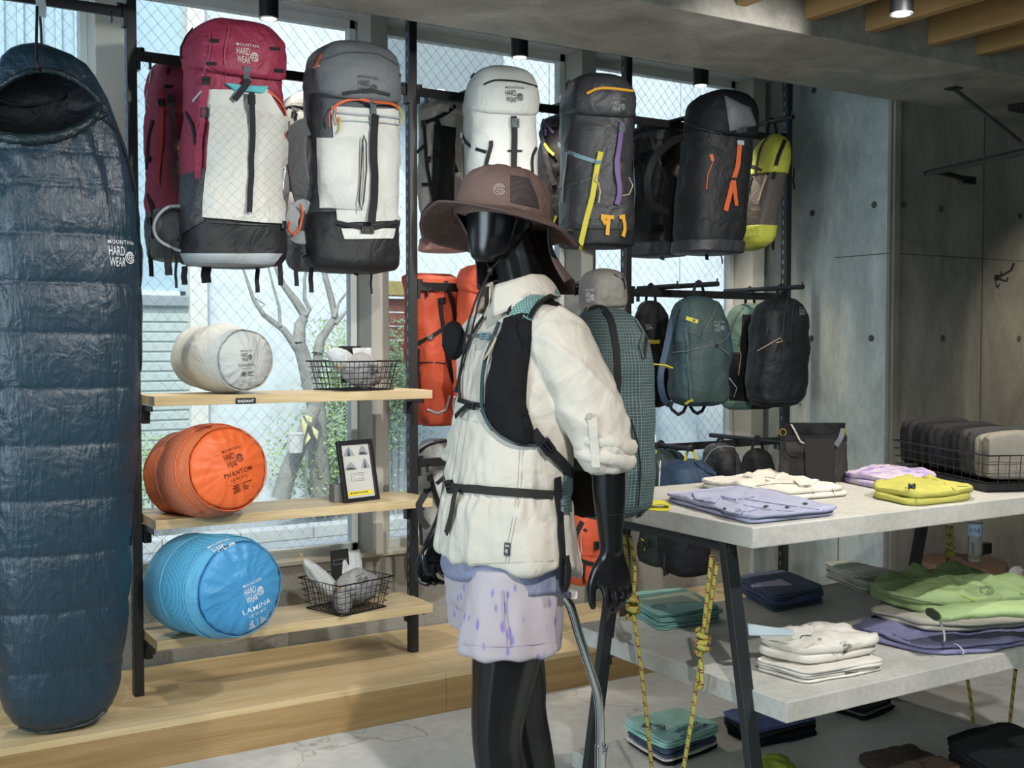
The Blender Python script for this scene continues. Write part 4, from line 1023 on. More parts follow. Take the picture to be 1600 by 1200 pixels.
# --- 8 charcoal with yellow and purple
p = Pack('backpack', 'charcoal backpack with yellow, purple and amber straps right of the hat', (868, 993, 128, 388), 3.98, .27, -17, f_chr, GT, seed=8, amp=.009)
p.base(362, f_blk, 1.02); p.lid(184, f_chr, 1.002, .016, top=119)
p.strap([(917, 147), (931, 138), (960, 139), (988, 143)], 4, M_sam, 'zip_tape'); p.logo(967, 163, 23)
p.strap([(970, 192), (966, 225), (962, 256), (966, 290), (968, 306), (962, 320)], 8, M_spu, off=.010); p.buckle(969, 202, 10, 11, 0, M_webg); p.strap([(957, 250), (975, 250)], 3, M_blk2)
p.strap([(871, 225), (890, 239), (912, 247), (934, 254)], 6, M_sbl); p.strap([(886, 238), (882, 280), (880, 316)], 6, M_sbl)
p.strap([(938, 238), (932, 262), (925, 307), (915, 352), (908, 380)], 8, M_syl, off=.012); p.buckle(933, 254, 8, 5, 0, M_sbl, .016); p.cord([(932, 274), (928, 283), (933, 287), (936, 300), (934, 318)], M_pale, .003, 'cord', .018); p.strap([(906, 384), (909, 374), (914, 378), (908, 386)], 4, M_syl, off=.016)
p.strap([(874, 296), (898, 286), (932, 277)], 2.4, f_gryd, 'seam'); p.cord([(982, 278), (987, 290), (982, 304), (972, 306)], M_pale, .003)
for pts in ([(938, 338), (958, 340)], [(950, 341), (948, 368)], [(940, 340), (946, 350)], [(966, 340), (975, 338)], [(972, 340), (976, 358), (972, 370)]): p.strap(pts, 6, M_sam, 'amber_strap', .008)
p.cord([(885, 140), (884, 128), (889, 124)], M_spu, .003); p.hang(2.5); arm(V(p.rt.location).x, 2.5)
# --- 9 black behind
p = Pack('backpack', 'dark crumpled backpack behind the third post left of the black backpack', (984, 1066, 192, 402), 4.40, .26, 4, f_blk, GT, seed=9, amp=.016)
p.lid(222, f_chr, 1.004); p.strap([(1000, 215), (1006, 260), (1010, 320)], 6, M_web); p.strap([(1016, 210), (1030, 250), (1044, 290)], 5, f_chr); p.buckle(1005, 235); p.base(380, f_gryd, 1.02); p.dangle(1034, 380, 406, 7); p.cord([(990, 240), (993, 300), (990, 345)], M_sbl, .002)
# --- 10 black with orange strap
p = Pack('backpack', 'tall black backpack with orange straps hanging before the third window', (1042, 1184, 150, 398), 4.00, .28, -4, f_blk, GT, seed=10, tilt=26, amp=.008)
p.lid(212, f_blk2, 1.004, .02, top=143); p.base(378, f_chr, 1.02)
p.panel([(1132, 150), (1172, 168), (1181, 196), (1140, 205)], f_gry, 'lid_lit_patch', .004, .016, 12); p.logo(1158, 199, 20, plain('ink_dim', '55585a', .7, var=0))  # grey patch paints the lamplight falling on the black lid
p.strap([(1154, 222), (1151, 262), (1144, 280), (1132, 330)], 8, M_sor, off=.010); p.strap([(1144, 282), (1148, 322)], 7, M_sor, off=.012); p.buckle(1155, 224, 11, 7, 0, M_silver); p.buckle(1144, 280, 9, 4)
p.cord([(1112, 240), (1115, 250), (1106, 272), (1104, 296)], M_sor, .003); p.strap([(1110, 242), (1113, 252)], 4, M_sor); p.strap([(1066, 190), (1090, 200), (1128, 208)], 1.6, f_chr, 'seam')
p.pad([(1066, 214, 4.02), (1046, 224, 3.95), (1022, 248, 3.90), (1011, 285, 3.90), (1018, 318, 3.94), (1044, 332, 4.0)], .035, .014, f_blk2)
for a in ((1034, 368, 406, 8), (1104, 380, 406, 6), (1128, 385, 412, 2)): p.dangle(*a)
p.cord([(1084, 148), (1088, 142), (1094, 147)], M_web, .003); p.hang(2.5); arm(V(p.rt.location).x, 2.5)
# --- 11 lime and brown
p = Pack('backpack', 'lime green and brown backpack hanging at the right end by the concrete wall', (1134, 1243, 211, 390), 4.06, .24, -10, f_brn, GT, seed=11, tilt=44, amp=.007, prof=DAY)
p.loft([(0, .35, .35), (.12, .68, .72), (.3, .88, .92), (.55, 1, 1), (1, 1, 1)], -.015, p.tz(356), 1.05, f_lime, 'base', 0, 22); p.refresh(); p.loft([(0, 1.0, 1.0), (.3, 1, .98), (.55, .93, .9), (.75, .8, .75), (.9, .55, .5), (1, .2, .2)], p.tz(275), 1.01, 1.04, f_lime, 'top_panel', .004, 22); p.refresh()
p.strap([(1196, 214), (1187, 240), (1181, 274)], 5, M_web); p.strap([(1226, 220), (1215, 246), (1207, 280)], 6, M_web); p.strap([(1172, 258), (1190, 266), (1210, 276)], 4, M_web)
p.cord([(1197, 274), (1192, 292), (1186, 314)], M_pale, .003); p.cord([(1199, 276), (1190, 300), (1187, 312)], M_pale, .0025); p.strap([(1176, 276), (1170, 290), (1172, 300)], 4, M_web); p.dangle(1240, 262, 296, 3); p.dangle(1208, 376, 390, 5); p.hang(2.5); arm(V(p.rt.location).x+.05, 2.5, 3.90)
# --- 12, 13 orange pair
p = Pack('backpack', 'orange backpack at the left by the second post, black straps down its side', (627, 722, 428, 664), 4.34, .22, -2, f_orn, GM, seed=12, tilt=-10, W=.205, amp=.014, prof=ROLL)
p.strap([(634, 447), (660, 452), (700, 450)], 3, f_orn, 'roll_edge', .008) if True else p.lid(462, f_orn, 1.004, .01); p.strap([(686, 466), (694, 530), (700, 566), (708, 598)], 7, M_web); p.strap([(652, 537), (672, 528), (692, 514)], 6, M_web); p.buckle(672, 528, 10, 7, 25); p.strap([(652, 566), (680, 566), (696, 568)], 2, M_web, 'seam'); p.strap([(656, 545), (654, 570), (658, 610)], 3, M_web)
p.cord([(668, 640), (684, 646), (697, 640), (702, 618)], M_silver, .006); p.strap([(696, 440), (708, 480), (712, 540)], 7, M_blk2); p.dangle(668, 640, 656, 6); p.buckle(690, 470, 9, 9); p.hang(1.70)
p = Pack('backpack', 'orange backpack hidden behind the mannequin chest, left of its face', (708, 812, 415, 664), 4.05, .24, -6, f_orn, GM, seed=13, W=.25, amp=.013)
p.lid(455, f_orn, 1.004, .014); p.strap([(742, 444), (768, 450)], 2, f_orn, 'seam'); p.strap([(716, 520), (728, 536), (740, 540)], 5, M_web); p.cord([(712, 620), (708, 640), (714, 654)], M_silver, .005); p.hang(1.70); arm(V(p.rt.location).x, 1.70)
# --- 14 taupe pack above the mannequin's pack
p = Pack('backpack', 'taupe grey backpack showing only its top behind the mannequin backpack', (896, 980, 424, 640), 4.02, .26, -16, f_taupe, GM, seed=14)
p.lid(474, f_taupe, 1.004, .014, top=420); p.logo(922, 462, 24, M_inkw); p.cord([(960, 430), (974, 440), (976, 452)], M_web, .003); p.hang(1.70); arm(V(p.rt.location).x, 1.70)
# --- 15 black day pack
p = Pack('backpack', 'black day pack with a yellow stripe between mannequin and teal day pack', (986, 1047, 470, 636), 4.30, .18, 0, f_blk2, GM, prof=DAY, seed=15)
p.strap([(1012, 534), (1030, 534)], 6, M_syl, 'yellow_stripe'); p.logo(1014, 511, 10); p.strap([(1010, 472), (1000, 480), (992, 500)], 5, f_chr); p.strap([(1030, 478), (1034, 510), (1036, 560)], 6, f_blk); p.buckle(1034, 545, 8, 8); p.dangle(1020, 630, 646, 6); p.hang(1.70); arm(V(p.rt.location).x, 1.70, 4.1)
# --- 16 teal day pack
p = Pack('backpack', 'teal day pack with crossed cords and yellow tabs on the middle rail', (1040, 1142, 462, 634), 3.99, .20, -10, f_teal, GM, prof=DAY, seed=16)
p.panel([(1078, 470), (1128, 470), (1138, 626), (1076, 628)], f_teal2, 'front_panel', .005, .010)
p.strap([(1074, 464), (1062, 486), (1056, 510), (1054, 538)], 3, M_blk2, 'zip', .006); p.strap([(1080, 462), (1110, 464), (1124, 472)], 3, M_blk2, 'zip', .006); p.strap([(1074, 498), (1088, 504)], 6, M_syl, 'yellow_tab', .014); p.strap([(1072, 628), (1078, 624), (1083, 624)], 4, M_syl, 'yellow_tab', .012)
for pts in ([(1078, 518), (1098, 530), (1116, 541)], [(1116, 541), (1130, 530), (1139, 516)], [(1054, 550), (1085, 546), (1116, 541)], [(1116, 541), (1126, 548), (1135, 553)], [(1120, 474), (1108, 500), (1094, 522)], [(1074, 512), (1076, 570), (1079, 624)]): p.cord(pts, f_gry, .002, 'bungee_cord', .018)
p.logo(1120, 511, 19, None, 0, .020); p.buckle(1116, 541, 5, 4, 0, None, .02)
p.pad([(1050, 500, 4.03), (1042, 540, 3.98), (1032, 590, 3.96), (1038, 625, 3.98), (1050, 632, 4.03)], .03, .014, f_navy)
for L_ in ([(1044, 628), (1050, 640), (1060, 648), (1068, 643), (1072, 634)], [(1078, 634), (1084, 643), (1090, 646), (1097, 642), (1101, 634)]): MB().ribbon([aty(a, b, 3.99) for a, b in L_], (0, -1, .2), .016, .003).build('hanging_strap', M_web, p.rt)
p.hang(1.70); arm(V(p.rt.location).x, 1.70)
# --- 17 sage green
p = Pack('backpack', 'sage green and black day pack hanging behind the plain black day pack', (1126, 1216, 474, 638), 4.30, .20, -6, f_sage, GM, prof=DAY, seed=17)
p.base(550, f_blk2, 1.03); p.strap([(1162, 480), (1146, 500), (1138, 530), (1136, 548)], 4, f_gry, 'zip', .006); p.panel([(1160, 492), (1180, 492), (1180, 556), (1156, 556)], f_blk2, 'front_panel', .006, 0, 8)
p.cord([(1154, 544), (1158, 556), (1157, 566), (1154, 586)], M_pale, .003); p.strap([(1129, 622), (1140, 623)], 4, M_syl, 'yellow_tab'); p.cord([(1140, 590), (1152, 606), (1148, 620)], M_silver, .002); p.panel([(1126, 625), (1178, 628), (1170, 637), (1136, 637)], f_sage, 'bottom_panel', .012, 0, 8); p.hang(1.70)
# --- 18 black day pack
p = Pack('backpack', 'plain black day pack with small logo at the right end of the middle rail', (1161, 1270, 464, 635), 4.02, .21, -12, f_blk, GM, prof=DAY, seed=18, tilt=12, e=3.6)
p.strap([(1218, 467), (1204, 490), (1199, 515), (1197, 540)], 3.4, M_blk2, 'zip', .006); p.strap([(1230, 468), (1224, 492), (1222, 530)], 2, f_chr, 'seam', .005); p.strap([(1240, 470), (1236, 500), (1234, 535)], 2, f_chr, 'seam', .005)
p.logo(1257, 486, 14); p.cord([(1186, 548), (1196, 542), (1209, 534), (1218, 528), (1222, 533), (1212, 536)], M_pale, .0025, 'cord', .008); p.strap([(1165, 620), (1200, 628), (1245, 625)], 2, f_chr, 'seam')
MB().tube([aty(a, b, 3.95) for a, b in ((1240, 620), (1244, 628), (1252, 634), (1251, 627), (1243, 618))], .0015, 5).build('cord_loop', M_web, p.rt); p.hang(1.70); arm(V(p.rt.location).x, 1.70)
# --- lowest rail
p = Pack('backpack', 'white backpack low on the rack beside the second post and mannequin hand', (648, 735, 686, 862), 4.38, .22, -2, f_wht, GL, seed=20, W=.2)
p.lid(712, f_wht, 1.014); p.strap([(657, 706), (672, 695), (700, 690)], 6, M_web, 'zip_tape'); p.strap([(674, 742), (680, 770), (690, 800)], 8, M_web); p.strap([(664, 772), (676, 762), (700, 740)], 6, M_web); p.buckle(675, 748, 11, 9); p.dangle(658, 790, 852, 5, dy=-.12); p.buckle(668, 768, 8, 8); p.strap([(698, 730), (692, 780)], 8, f_gryd); p.hang(.965)
p = Pack('backpack', 'orange backpack low on the rack, its base showing behind the mannequin arm', (868, 940, 716, 910), 4.05, .24, -10, f_orn, GL, seed=21, amp=.014)
p.strap([(910, 815), (900, 838), (896, 856)], 8, M_web); p.strap([(904, 820), (916, 830)], 4, M_web); p.cord([(908, 835), (909, 860), (906, 872)], M_silver, .002); p.strap([(905, 874), (920, 880), (932, 882)], 6, M_web, off=.008); p.strap([(914, 880), (910, 900), (913, 910)], 4, M_web); p.strap([(890, 866), (932, 868)], 1.6, M_srd, 'seam'); p.buckle(930, 852, 8, 12); p.hang(.965); arm(V(p.rt.location).x, .965)
p = Pack('backpack', 'dark green pack with crinkled teal side on the lowest rail behind the table', (992, 1072, 702, 882), 4.22-.14, .22, -8, f_dgreen, GL, seed=22, amp=.016)
p.panel([(998, 706), (1026, 704), (1010, 748), (998, 752)], f_tcr, 'side_panel', .008, .012, 12); p.strap([(1032, 720), (1030, 770)], 2, M_silver, 'strap'); p.cord([(1028, 720), (1040, 770)], f_sage, .003); p.strap([(1025, 706), (1020, 722)], 4, M_syl); p.buckle(1012, 850, 10, 10); p.cord([(1003, 842), (1010, 848), (1008, 860)], M_syl, .003); p.hang(.965); x_ = V(p.rt.location).x; arm(x_, .965)
p = Pack('backpack', 'navy and black pack on yellow slings on the lowest rail behind the table', (1028, 1114, 722, 897), 3.92, .22, -14, f_blk2, GL, seed=23, amp=.012)
p.loft([(0, 1, 1), (.5, 1, 1), (.8, .9, .88), (1, .5, .5)], p.tz(772), 1.02, 1.05, f_navy, 'top_panel', .004, 18); p.refresh(); p.strap([(1086, 722), (1100, 736), (1116, 742)], 8, f_navy, 'compression_strap', .010)
MB().ribbon([aty(a, b, 3.90) for a, b in ((1068, 728), (1074, 706), (1079, 697))], (0, -1, 0), .014, .003).build('sling', M_syl, p.rt); MB().ribbon([aty(a, b, 3.90) for a, b in ((1080, 697), (1086, 712), (1090, 724))], (0, -1, 0), .014, .003).build('sling', M_syl, p.rt); p.dangle(1038, 866, 900, 4); p.buckle(1038, 899, 10, 4)
p = Pack('hip_pack', 'black shiny bag hanging in the middle of the lowest rail', (1094, 1156, 692, 800), 4.06, .20, -10, f_chr, GL, prof=DAY, seed=24, amp=.012, cat='bag')
p.panel([(1122, 706), (1148, 702), (1150, 744), (1118, 744)], f_blk, 'front_panel', .006, .01, 10); p.strap([(1102, 722), (1112, 704), (1130, 697), (1146, 700)], 3, f_gry, 'zip', .006); p.hang(.965)
p = Pack('hip_pack', 'black bag with a lime edge hanging at the right end of the lowest rail', (1154, 1212, 700, 800), 4.06, .18, -14, f_blk2, GL, prof=DAY, seed=25, cat='bag')
p.strap([(1166, 704), (1160, 716), (1166, 730), (1176, 742)], 5, M_syl, 'lime_edge', .008); p.strap([(1158, 716), (1157, 740)], 6, f_navy, 'side_panel'); p.hang(.965); arm(V(p.rt.location).x, .965)
# ================================================================== MANNEQUIN
MX = V((1.517, 2.466, 0)); MR = Matrix.Translation(MX) @ Matrix.Rotation(R(-95), 4, 'Z'); MR3 = MR.to_3x3()
def mw(x, y, z): return MR @ V((x, y, z))
mq = root('mannequin', MX, 'glossy black mannequin in a white shirt and lilac shorts standing before the table', 'mannequin', None, R(-95))
M_gloss = plain('mannequin_black', '0e0e0f', .27, 0, .5, 0)
def remesh(o, vox, it=4, fac=.5):
    md = o.modifiers.new('r', 'REMESH'); md.mode = 'VOXEL'; md.voxel_size = vox
    if it: sm = o.modifiers.new('s', 'SMOOTH'); sm.iterations = it; sm.factor = fac
    dg = bpy.context.evaluated_depsgraph_get(); me = bpy.data.meshes.new_from_object(o.evaluated_get(dg))
    mat = o.data.materials[0] if o.data.materials else None
    o.modifiers.clear(); o.data = me
    if mat and not me.materials: me.materials.append(mat)
    for p in me.polygons: p.use_smooth = True
    return o
def limb(mb, pts, k=6, n=14):
    """rounded tapering limb through (x, y, z, radius) in mannequin space"""
    Q = spline([V(p) for p in [Vector((*mw(*q[:3]), q[3])) for q in pts]], k)
    mb.tube([q.to_3d() for q in Q], [q[3] for q in Q], n)
    mb.ball(mw(*pts[-1][:3]), pts[-1][3]*.98, 8); mb.ball(mw(*pts[0][:3]), pts[0][3]*.98, 8)
def ell(cx_, cy_, a, b, z, n=40, e=2.2):
    return [mw(cx_+sup(2*PI*i/n, a, b, b, e).x, cy_+sup(2*PI*i/n, a, b, b, e).y, z) for i in range(n)]
bm_ = MB()
# head (turned a little towards its left) and neck
HM = Matrix.Translation(V((0.005, -.022, 1.765))) @ Matrix.Rotation(R(16), 4, 'Z') @ Matrix.Rotation(R(5), 4, 'X')
secs = [(-.110, .014, -.080, -.052), (-.106, .030, -.094, -.035), (-.095, .044, -.106, -.010), (-.075, .054, -.108, .015), (-.045, .066, -.106, .045), (-.01, .074, -.104, .075), (.03, .079, -.102, .092), (.065, .074, -.088, .088), (.09, .052, -.060, .065), (.106, .018, -.015, .025)]
rings = []
for z, hw, yf, yb in secs:
    c_ = (yf+yb)/2; rings.append([MR @ (HM @ V((sup(2*PI*i/40, hw, 1, 1, 2.35).x, c_+sup(2*PI*i/40, 1, (yb-yf)/2, (yb-yf)/2, 2.35).y, z))) for i in range(40)])
bm_.loft(rings)
limb(bm_, [(.0, .036, 1.50, .066), (.002, .026, 1.60, .060), (.004, .004, 1.68, .058), (.005, -.01, 1.74, .05)])
bm_.ball(MR @ (HM @ V((.070, .012, -.012))), .012, 8, (.6, 1.2, 2.0))
# trunk
bm_.loft([ell(0, .012, a, b, z) for z, a, b in ((.80, .10, .07), (.86, .155, .09), (.95, .155, .09), (1.08, .13, .085), (1.25, .150, .09), (1.40, .155, .085), (1.48, .13, .07), (1.53, .07, .055))])
# arms
limb(bm_, [(.155, .025, 1.47, .055), (.20, .04, 1.42, .052), (.245, .09, 1.28, .045), (.262, .124, 1.17, .043), (.258, .134, 1.08, .041), (.254, .140, .99, .031), (.252, .143, .945, .028)])
limb(bm_, [(-.155, .0, 1.47, .055), (-.21, .0, 1.40, .050), (-.245, .02, 1.25, .043), (-.25, -.012, 1.13, .040), (-.245, -.055, 1.03, .033), (-.241, -.09, .955, .026)])
# legs
limb(bm_, [(.095, -.03, .86, .098), (.10, -.062, .70, .088), (.10, -.085, .56, .071), (.10, -.092, .47, .062), (.10, -.078, .38, .061), (.10, -.045, .25, .052), (.10, -.02, .12, .036), (.10, -.01, .07, .034)])
limb(bm_, [(-.095, .0, .86, .098), (-.10, .04, .70, .085), (-.10, .075, .55, .070), (-.10, .085, .46, .062), (-.10, .105, .36, .060), (-.10, .13, .25, .052), (-.10, .15, .12, .036), (-.10, .155, .07, .034)])
limb(bm_, [(.10, .02, .035, .032), (.11, -.08, .032, .036), (.115, -.17, .022, .022)]); limb(bm_, [(-.10, .18, .035, .032), (-.11, .08, .032, .036), (-.115, -.01, .022, .022)])
# left hand: palm towards the thigh, thumb to the front, fingers softly curled
bm_.loft([[mw(.252+sup(2*PI*i/20, .017, .017, .017, 2.6).x*wx/.017, cy_+sup(2*PI*i/20, 1, hy, hy, 2.6).y, z) for i in range(20)] for z, wx, hy, cy_ in ((.955, .024, .028, .143), (.93, .023, .033, .145), (.90, .021, .041, .149), (.875, .019, .045, .153), (.855, .016, .044, .155), (.848, .011, .040, .155))])
def finger(pts, r0, r1): limb(bm_, [(*p, r0+(r1-r0)*i/(len(pts)-1)) for i, p in enumerate(pts)], 5, 10)
finger([(.254, .122, .868), (.262, .124, .832), (.258, .128, .802), (.246, .132, .780)], .0105, .0085)
finger([(.254, .146, .864), (.266, .149, .822), (.257, .152, .800), (.236, .152, .800)], .0100, .0082)
finger([(.253, .168, .866), (.263, .171, .828), (.250, .172, .812), (.231, .171, .822)], .0095, .0078)
finger([(.252, .189, .872), (.258, .192, .842), (.246, .191, .827), (.231, .189, .835)], .0085, .0070)
limb(bm_, [(.250, .128, .925, .020), (.247, .108, .900, .0165), (.244, .095, .868, .0130), (.243, .093, .838, .0112), (.243, .097, .812, .0090)], 5, 12)
# right hand held low in front of the far hip
bm_.loft([[mw(-.241+sup(2*PI*i/20, wx, 1, 1, 2.6).x, cy_+sup(2*PI*i/20, 1, hy, hy, 2.6).y, z) for i in range(20)] for z, wx, hy, cy_ in ((.965, .023, .026, -.088), (.94, .021, .031, -.096), (.91, .019, .038, -.108), (.88, .018, .042, -.118), (.862, .015, .040, -.123), (.856, .010, .036, -.124))])
for y, r in ((-.150, .0098), (-.128, .0098), (-.106, .0092), (-.086, .0082)):
    L_ = 1.0 if y < -.1 else .82
    finger([(-.242, y-.004, .872), (-.252, y-.010, .872-.040*L_), (-.244, y-.004, .872-.066*L_), (-.226, y+.010, .872-.072*L_)], r, r*.8)
finger([(-.236, -.112, .915), (-.222, -.150, .885), (-.215, -.152, .855), (-.214, -.143, .830)], .0140, .0086)
body = bm_.build('body', M_gloss, mq); remesh(body, .0042, 5)
# arm and wrist joint lines
for c_, r in (((.256, .137, 1.035), .0362),):
    MB().tube([mw(c_[0]+r*math.cos(2*PI*k/24), c_[1]+r*math.sin(2*PI*k/24), c_[2]+.004*math.cos(2*PI*k/24)) for k in range(24)], .0012, 5, True).build('arm_joint', M_web, mq)
# ---- shorts
def displace(o, fn):
    me = o.data; me.update(); ns = [v.normal.copy() for v in me.vertices]
    IM = (MR.inverted())
    for v, n in zip(me.vertices, ns):
        lp = v.co            # already mannequin space
        v.co = lp+n*fn(lp, n)
    me.update(); return o
m, nt, b = newmat('shorts_print'); M_short = m
vx = N(nt, 'ShaderNodeTexVoronoi', Scale=24.0, Randomness=1.0); nt.links.new(coords(nt, (1.8, 1.8, .8)), vx.inputs['Vector'])
n4 = N(nt, 'ShaderNodeTexNoise', Scale=16, Detail=5.0); nt.links.new(coords(nt, (1.4, 1.4, .6)), n4.inputs['Vector'])
ad = N(nt, 'ShaderNodeMath', operation='MULTIPLY_ADD'); nt.links.new(n4.outputs['Fac'], ad.inputs[0]); ad.inputs[1].default_value = .55; nt.links.new(vx.outputs['Distance'], ad.inputs[2])
nt.links.new(ramp(nt, ad.outputs[0], [(.43, lin('8c7cb0')), (.50, lin('a79db4')), (.56, lin('b0a8b1')), (.8, lin('b3aab0'))]), b.inputs['Base Color']); b.inputs['Roughness'].default_value = .7
n5 = N2(nt, 9, 3); bump(nt, b, n5.outputs['Fac'], .25, .03)
sb = MB()
sb.loft([ell(0, -.025, a, bb_, z) for z, a, bb_ in ((.96, .19, .125), (.90, .195, .13), (.84, .20, .135), (.80, .195, .13), (.775, .19, .12))])
sb.loft([ell(.100, cy_, a, bb_, z) for z, a, bb_, cy_ in ((.90, .10, .12, -.03), (.82, .108, .123, -.045), (.75, .112, .126, -.055), (.697, .114, .128, -.058), (.690, .108, .122, -.058))])
sb.loft([ell(-.100, cy_, a, bb_, z) for z, a, bb_, cy_ in ((.90, .10, .12, -.025), (.82, .108, .122, -.012), (.75, .112, .126, -.005), (.712, .114, .128, .0), (.705, .108, .122, .0))])
sho = sb.build('shorts', M_short, mq); remesh(sho, .006, 3)
displace(sho, lambda p, n: .005*nz((p.x*7, p.y*7, p.z*3), 1, 31)+.004*nz((p.x*16+p.z*8, p.y*16, p.z*7), 1, 33)+.003*math.sin(math.atan2(p.y+.05, p.x-.1)*9+p.z*6)*max(0, min(1, (.88-p.z)*8)))
bvs = bvh_of(sho)
M_seam = plain('seam_lilac', 'a79cae', .8, 0, .2, 0)
for dx in (0, 5): strap_on(bvs, [(787+dx, 925), (787+dx, 960), (793+dx, 1012)], .0018, .0015, .0012).build('side_seam', M_seam, mq)
strap_on(bvs, [(785, 922), (786, 945), (787, 966)], .006, .002, .002).build('pocket_edge', M_seam, mq)
strap_on(bvs, [(724, 1006), (760, 1010), (800, 1010), (840, 1006), (870, 1002)], .002, .0016, .0012).build('hem_stitch', M_seam, mq)
# ---- lavender tee below the shirt
f_lav = fabric('tee_lavender', '80859f', .75, wr=.3, wscale=8)
tb_ = MB(); n = 60
def hemz(a):
    x, y = math.cos(a), math.sin(a)     # y>0 back
    return .868-.055*max(0, y*.7+x*.45)+.01*math.sin(a*5)
tb_.loft([[mw(sup(2*PI*i/n, .207*k, .142*k, .142*k, 2.2).x, -.025+sup(2*PI*i/n, .207*k, .142*k, .142*k, 2.2).y, (hemz(2*PI*i/n) if z is None else z)+dz) for i in range(n)] for k, z, dz in ((.90, 1.0, 0), (.97, .95, 0), (1.0, .90, 0), (1.015, None, .012), (1.02, None, .0), (.99, None, .0), (.98, None, .012))])
tee = tb_.build('tee', f_lav, mq, smooth=180); displace(tee, lambda p, n_: .005*nz((p.x*8, p.y*8, p.z*5), 1, 40))
# ---- shirt
f_shirt = fabric('shirt_white', 'cbc4b7', .75, wr=.28, wscale=12, spec=.25)
st = MB()
st.loft([ell(0, cy_, a, bb_, z, 56, 2.3) for z, a, bb_, cy_ in ((.905, .232, .150, -.020), (.915, .238, .155, -.020), (.95, .235, .153, -.021), (1.02, .222, .147, -.019), (1.10, .208, .139, -.015), (1.20, .204, .134, -.005), (1.30, .206, .132, .010), (1.38, .205, .128, .022), (1.44, .196, .115, .030), (1.49, .170, .098, .034), (1.53, .130, .085, .034), (1.56, .092, .075, .032), (1.585, .078, .070, .028))])
def sleeve(mb, pts): limb(mb, pts, 6, 20)
sleeve(st, [(.150, .030, 1.475, .072), (.195, .040, 1.43, .078), (.225, .065, 1.36, .077), (.243, .090, 1.29, .074), (.256, .110, 1.225, .071), (.261, .118, 1.19, .070)])
sleeve(st, [(-.150, .010, 1.475, .072), (-.205, .015, 1.42, .076), (-.235, .030, 1.32, .073), (-.245, .015, 1.22, .068), (-.250, -.01, 1.16, .066)])
# tail of the shirt behind and the rolled cuffs
for k in range(16):
    pass
def ringtube(mb, c_, r, rt_, tiltx, tilty, n=26, s=0):
    mb.tube([mw(c_[0]+(r+.006*nz((k*.9, s, 0)))*math.cos(2*PI*k/n), c_[1]+(r*1.08+.008*nz((k*.7, s, 4)))*math.sin(2*PI*k/n), c_[2]+tilty*math.sin(2*PI*k/n)+tiltx*math.cos(2*PI*k/n)+.006*nz((k*.8, s, 9))) for k in range(n)], rt_, 10, True)
ringtube(st, (-.25, -.012, 1.15), .058, .016, 0, .01, s=4)
shirt = st.build('shirt', f_shirt, mq); remesh(shirt, .0062, 4)
def shfold(p, n): return 1.55*shfold0(p, n)
def shfold0(p, n):
    a = math.atan2(p.y+.02, p.x)
    w = 0
    if p.x < .19 or p.z < 1.14:
        k = max(0, min(1, (1.18-p.z)*4)); w += k*(.010*nz((a*2.6, p.z*1.3, 0), 1, 51)+.006*nz((a*6, p.z*1.6, 3), 1, 52))
        w += (1-k)*(.005*nz((p.x*10, p.y*10, p.z*7), 1, 53))
        w += .006*math.exp(-((p.z-1.08)/.02)**2)*(-1.2)+.006*nz((a*9, p.z*12, 0), 1, 56)*math.exp(-((p.z-1.08)/.07)**2)
    else:
        w += .0035*nz((p.y*9+p.z*7, p.z*4, p.x*4), 1, 54)
        for sc_, am, rot_ in ((7, .0034, 1.5), (10, .0016, -1.2)):
            rn_ = abs(nz((p.y*sc_+p.z*sc_*rot_*.6, p.z*sc_*.35, 2), 1, 55+sc_)); w += am*max(0, 1-rn_*5)
        w += .002*nz((p.y*22, p.z*26, p.x*10), 1, 58)*math.exp(-((p.z-1.20)/.05)**2)
    w += .0025*nz((p.x*30, p.y*30, p.z*22), 1, 57)
    return w
displace(shirt, shfold)
# the back tail hangs lower than the front
for v in shirt.data.vertices:
    p = v.co
    if p.z < .99:
        k = max(0, min(1, (p.y-.02)/.10))*((.99-p.z)/.09); v.co.z -= .045*k; v.co.y += .02*k
    if p.z < .95: v.co.z += .006*math.sin(math.atan2(p.y, p.x)*5)
shirt.data.update()
# rolled cuff on the near sleeve
cu = MB(); rings = []
for j, (r, z) in enumerate(((.052, 1.168), (.062, 1.157), (.070, 1.162), (.074, 1.178), (.070, 1.189), (.0665, 1.193), (.073, 1.199), (.0755, 1.214), (.071, 1.227), (.060, 1.230))):
    rings.append([mw(.262+(r+.004*nz((math.cos(2*PI*i/48)*2.2, math.sin(2*PI*i/48)*2.2, j*.35), 1, 71)+.0025*nz((i*.35, j*.8, 3), 1, 72))*math.cos(2*PI*i/48), .118+(r+.005*nz((math.cos(2*PI*i/48)*2.2, math.sin(2*PI*i/48)*2.2, j*.35+9), 1, 73))*1.03*math.sin(2*PI*i/48), z-.014*math.sin(2*PI*i/48)+.006*nz((math.cos(2*PI*i/48)*1.6, math.sin(2*PI*i/48)*1.6, 5), 1, 74)) for i in range(48)])
cu.loft(rings, False); cu.build('rolled_cuff', f_shirt, mq, smooth=70)
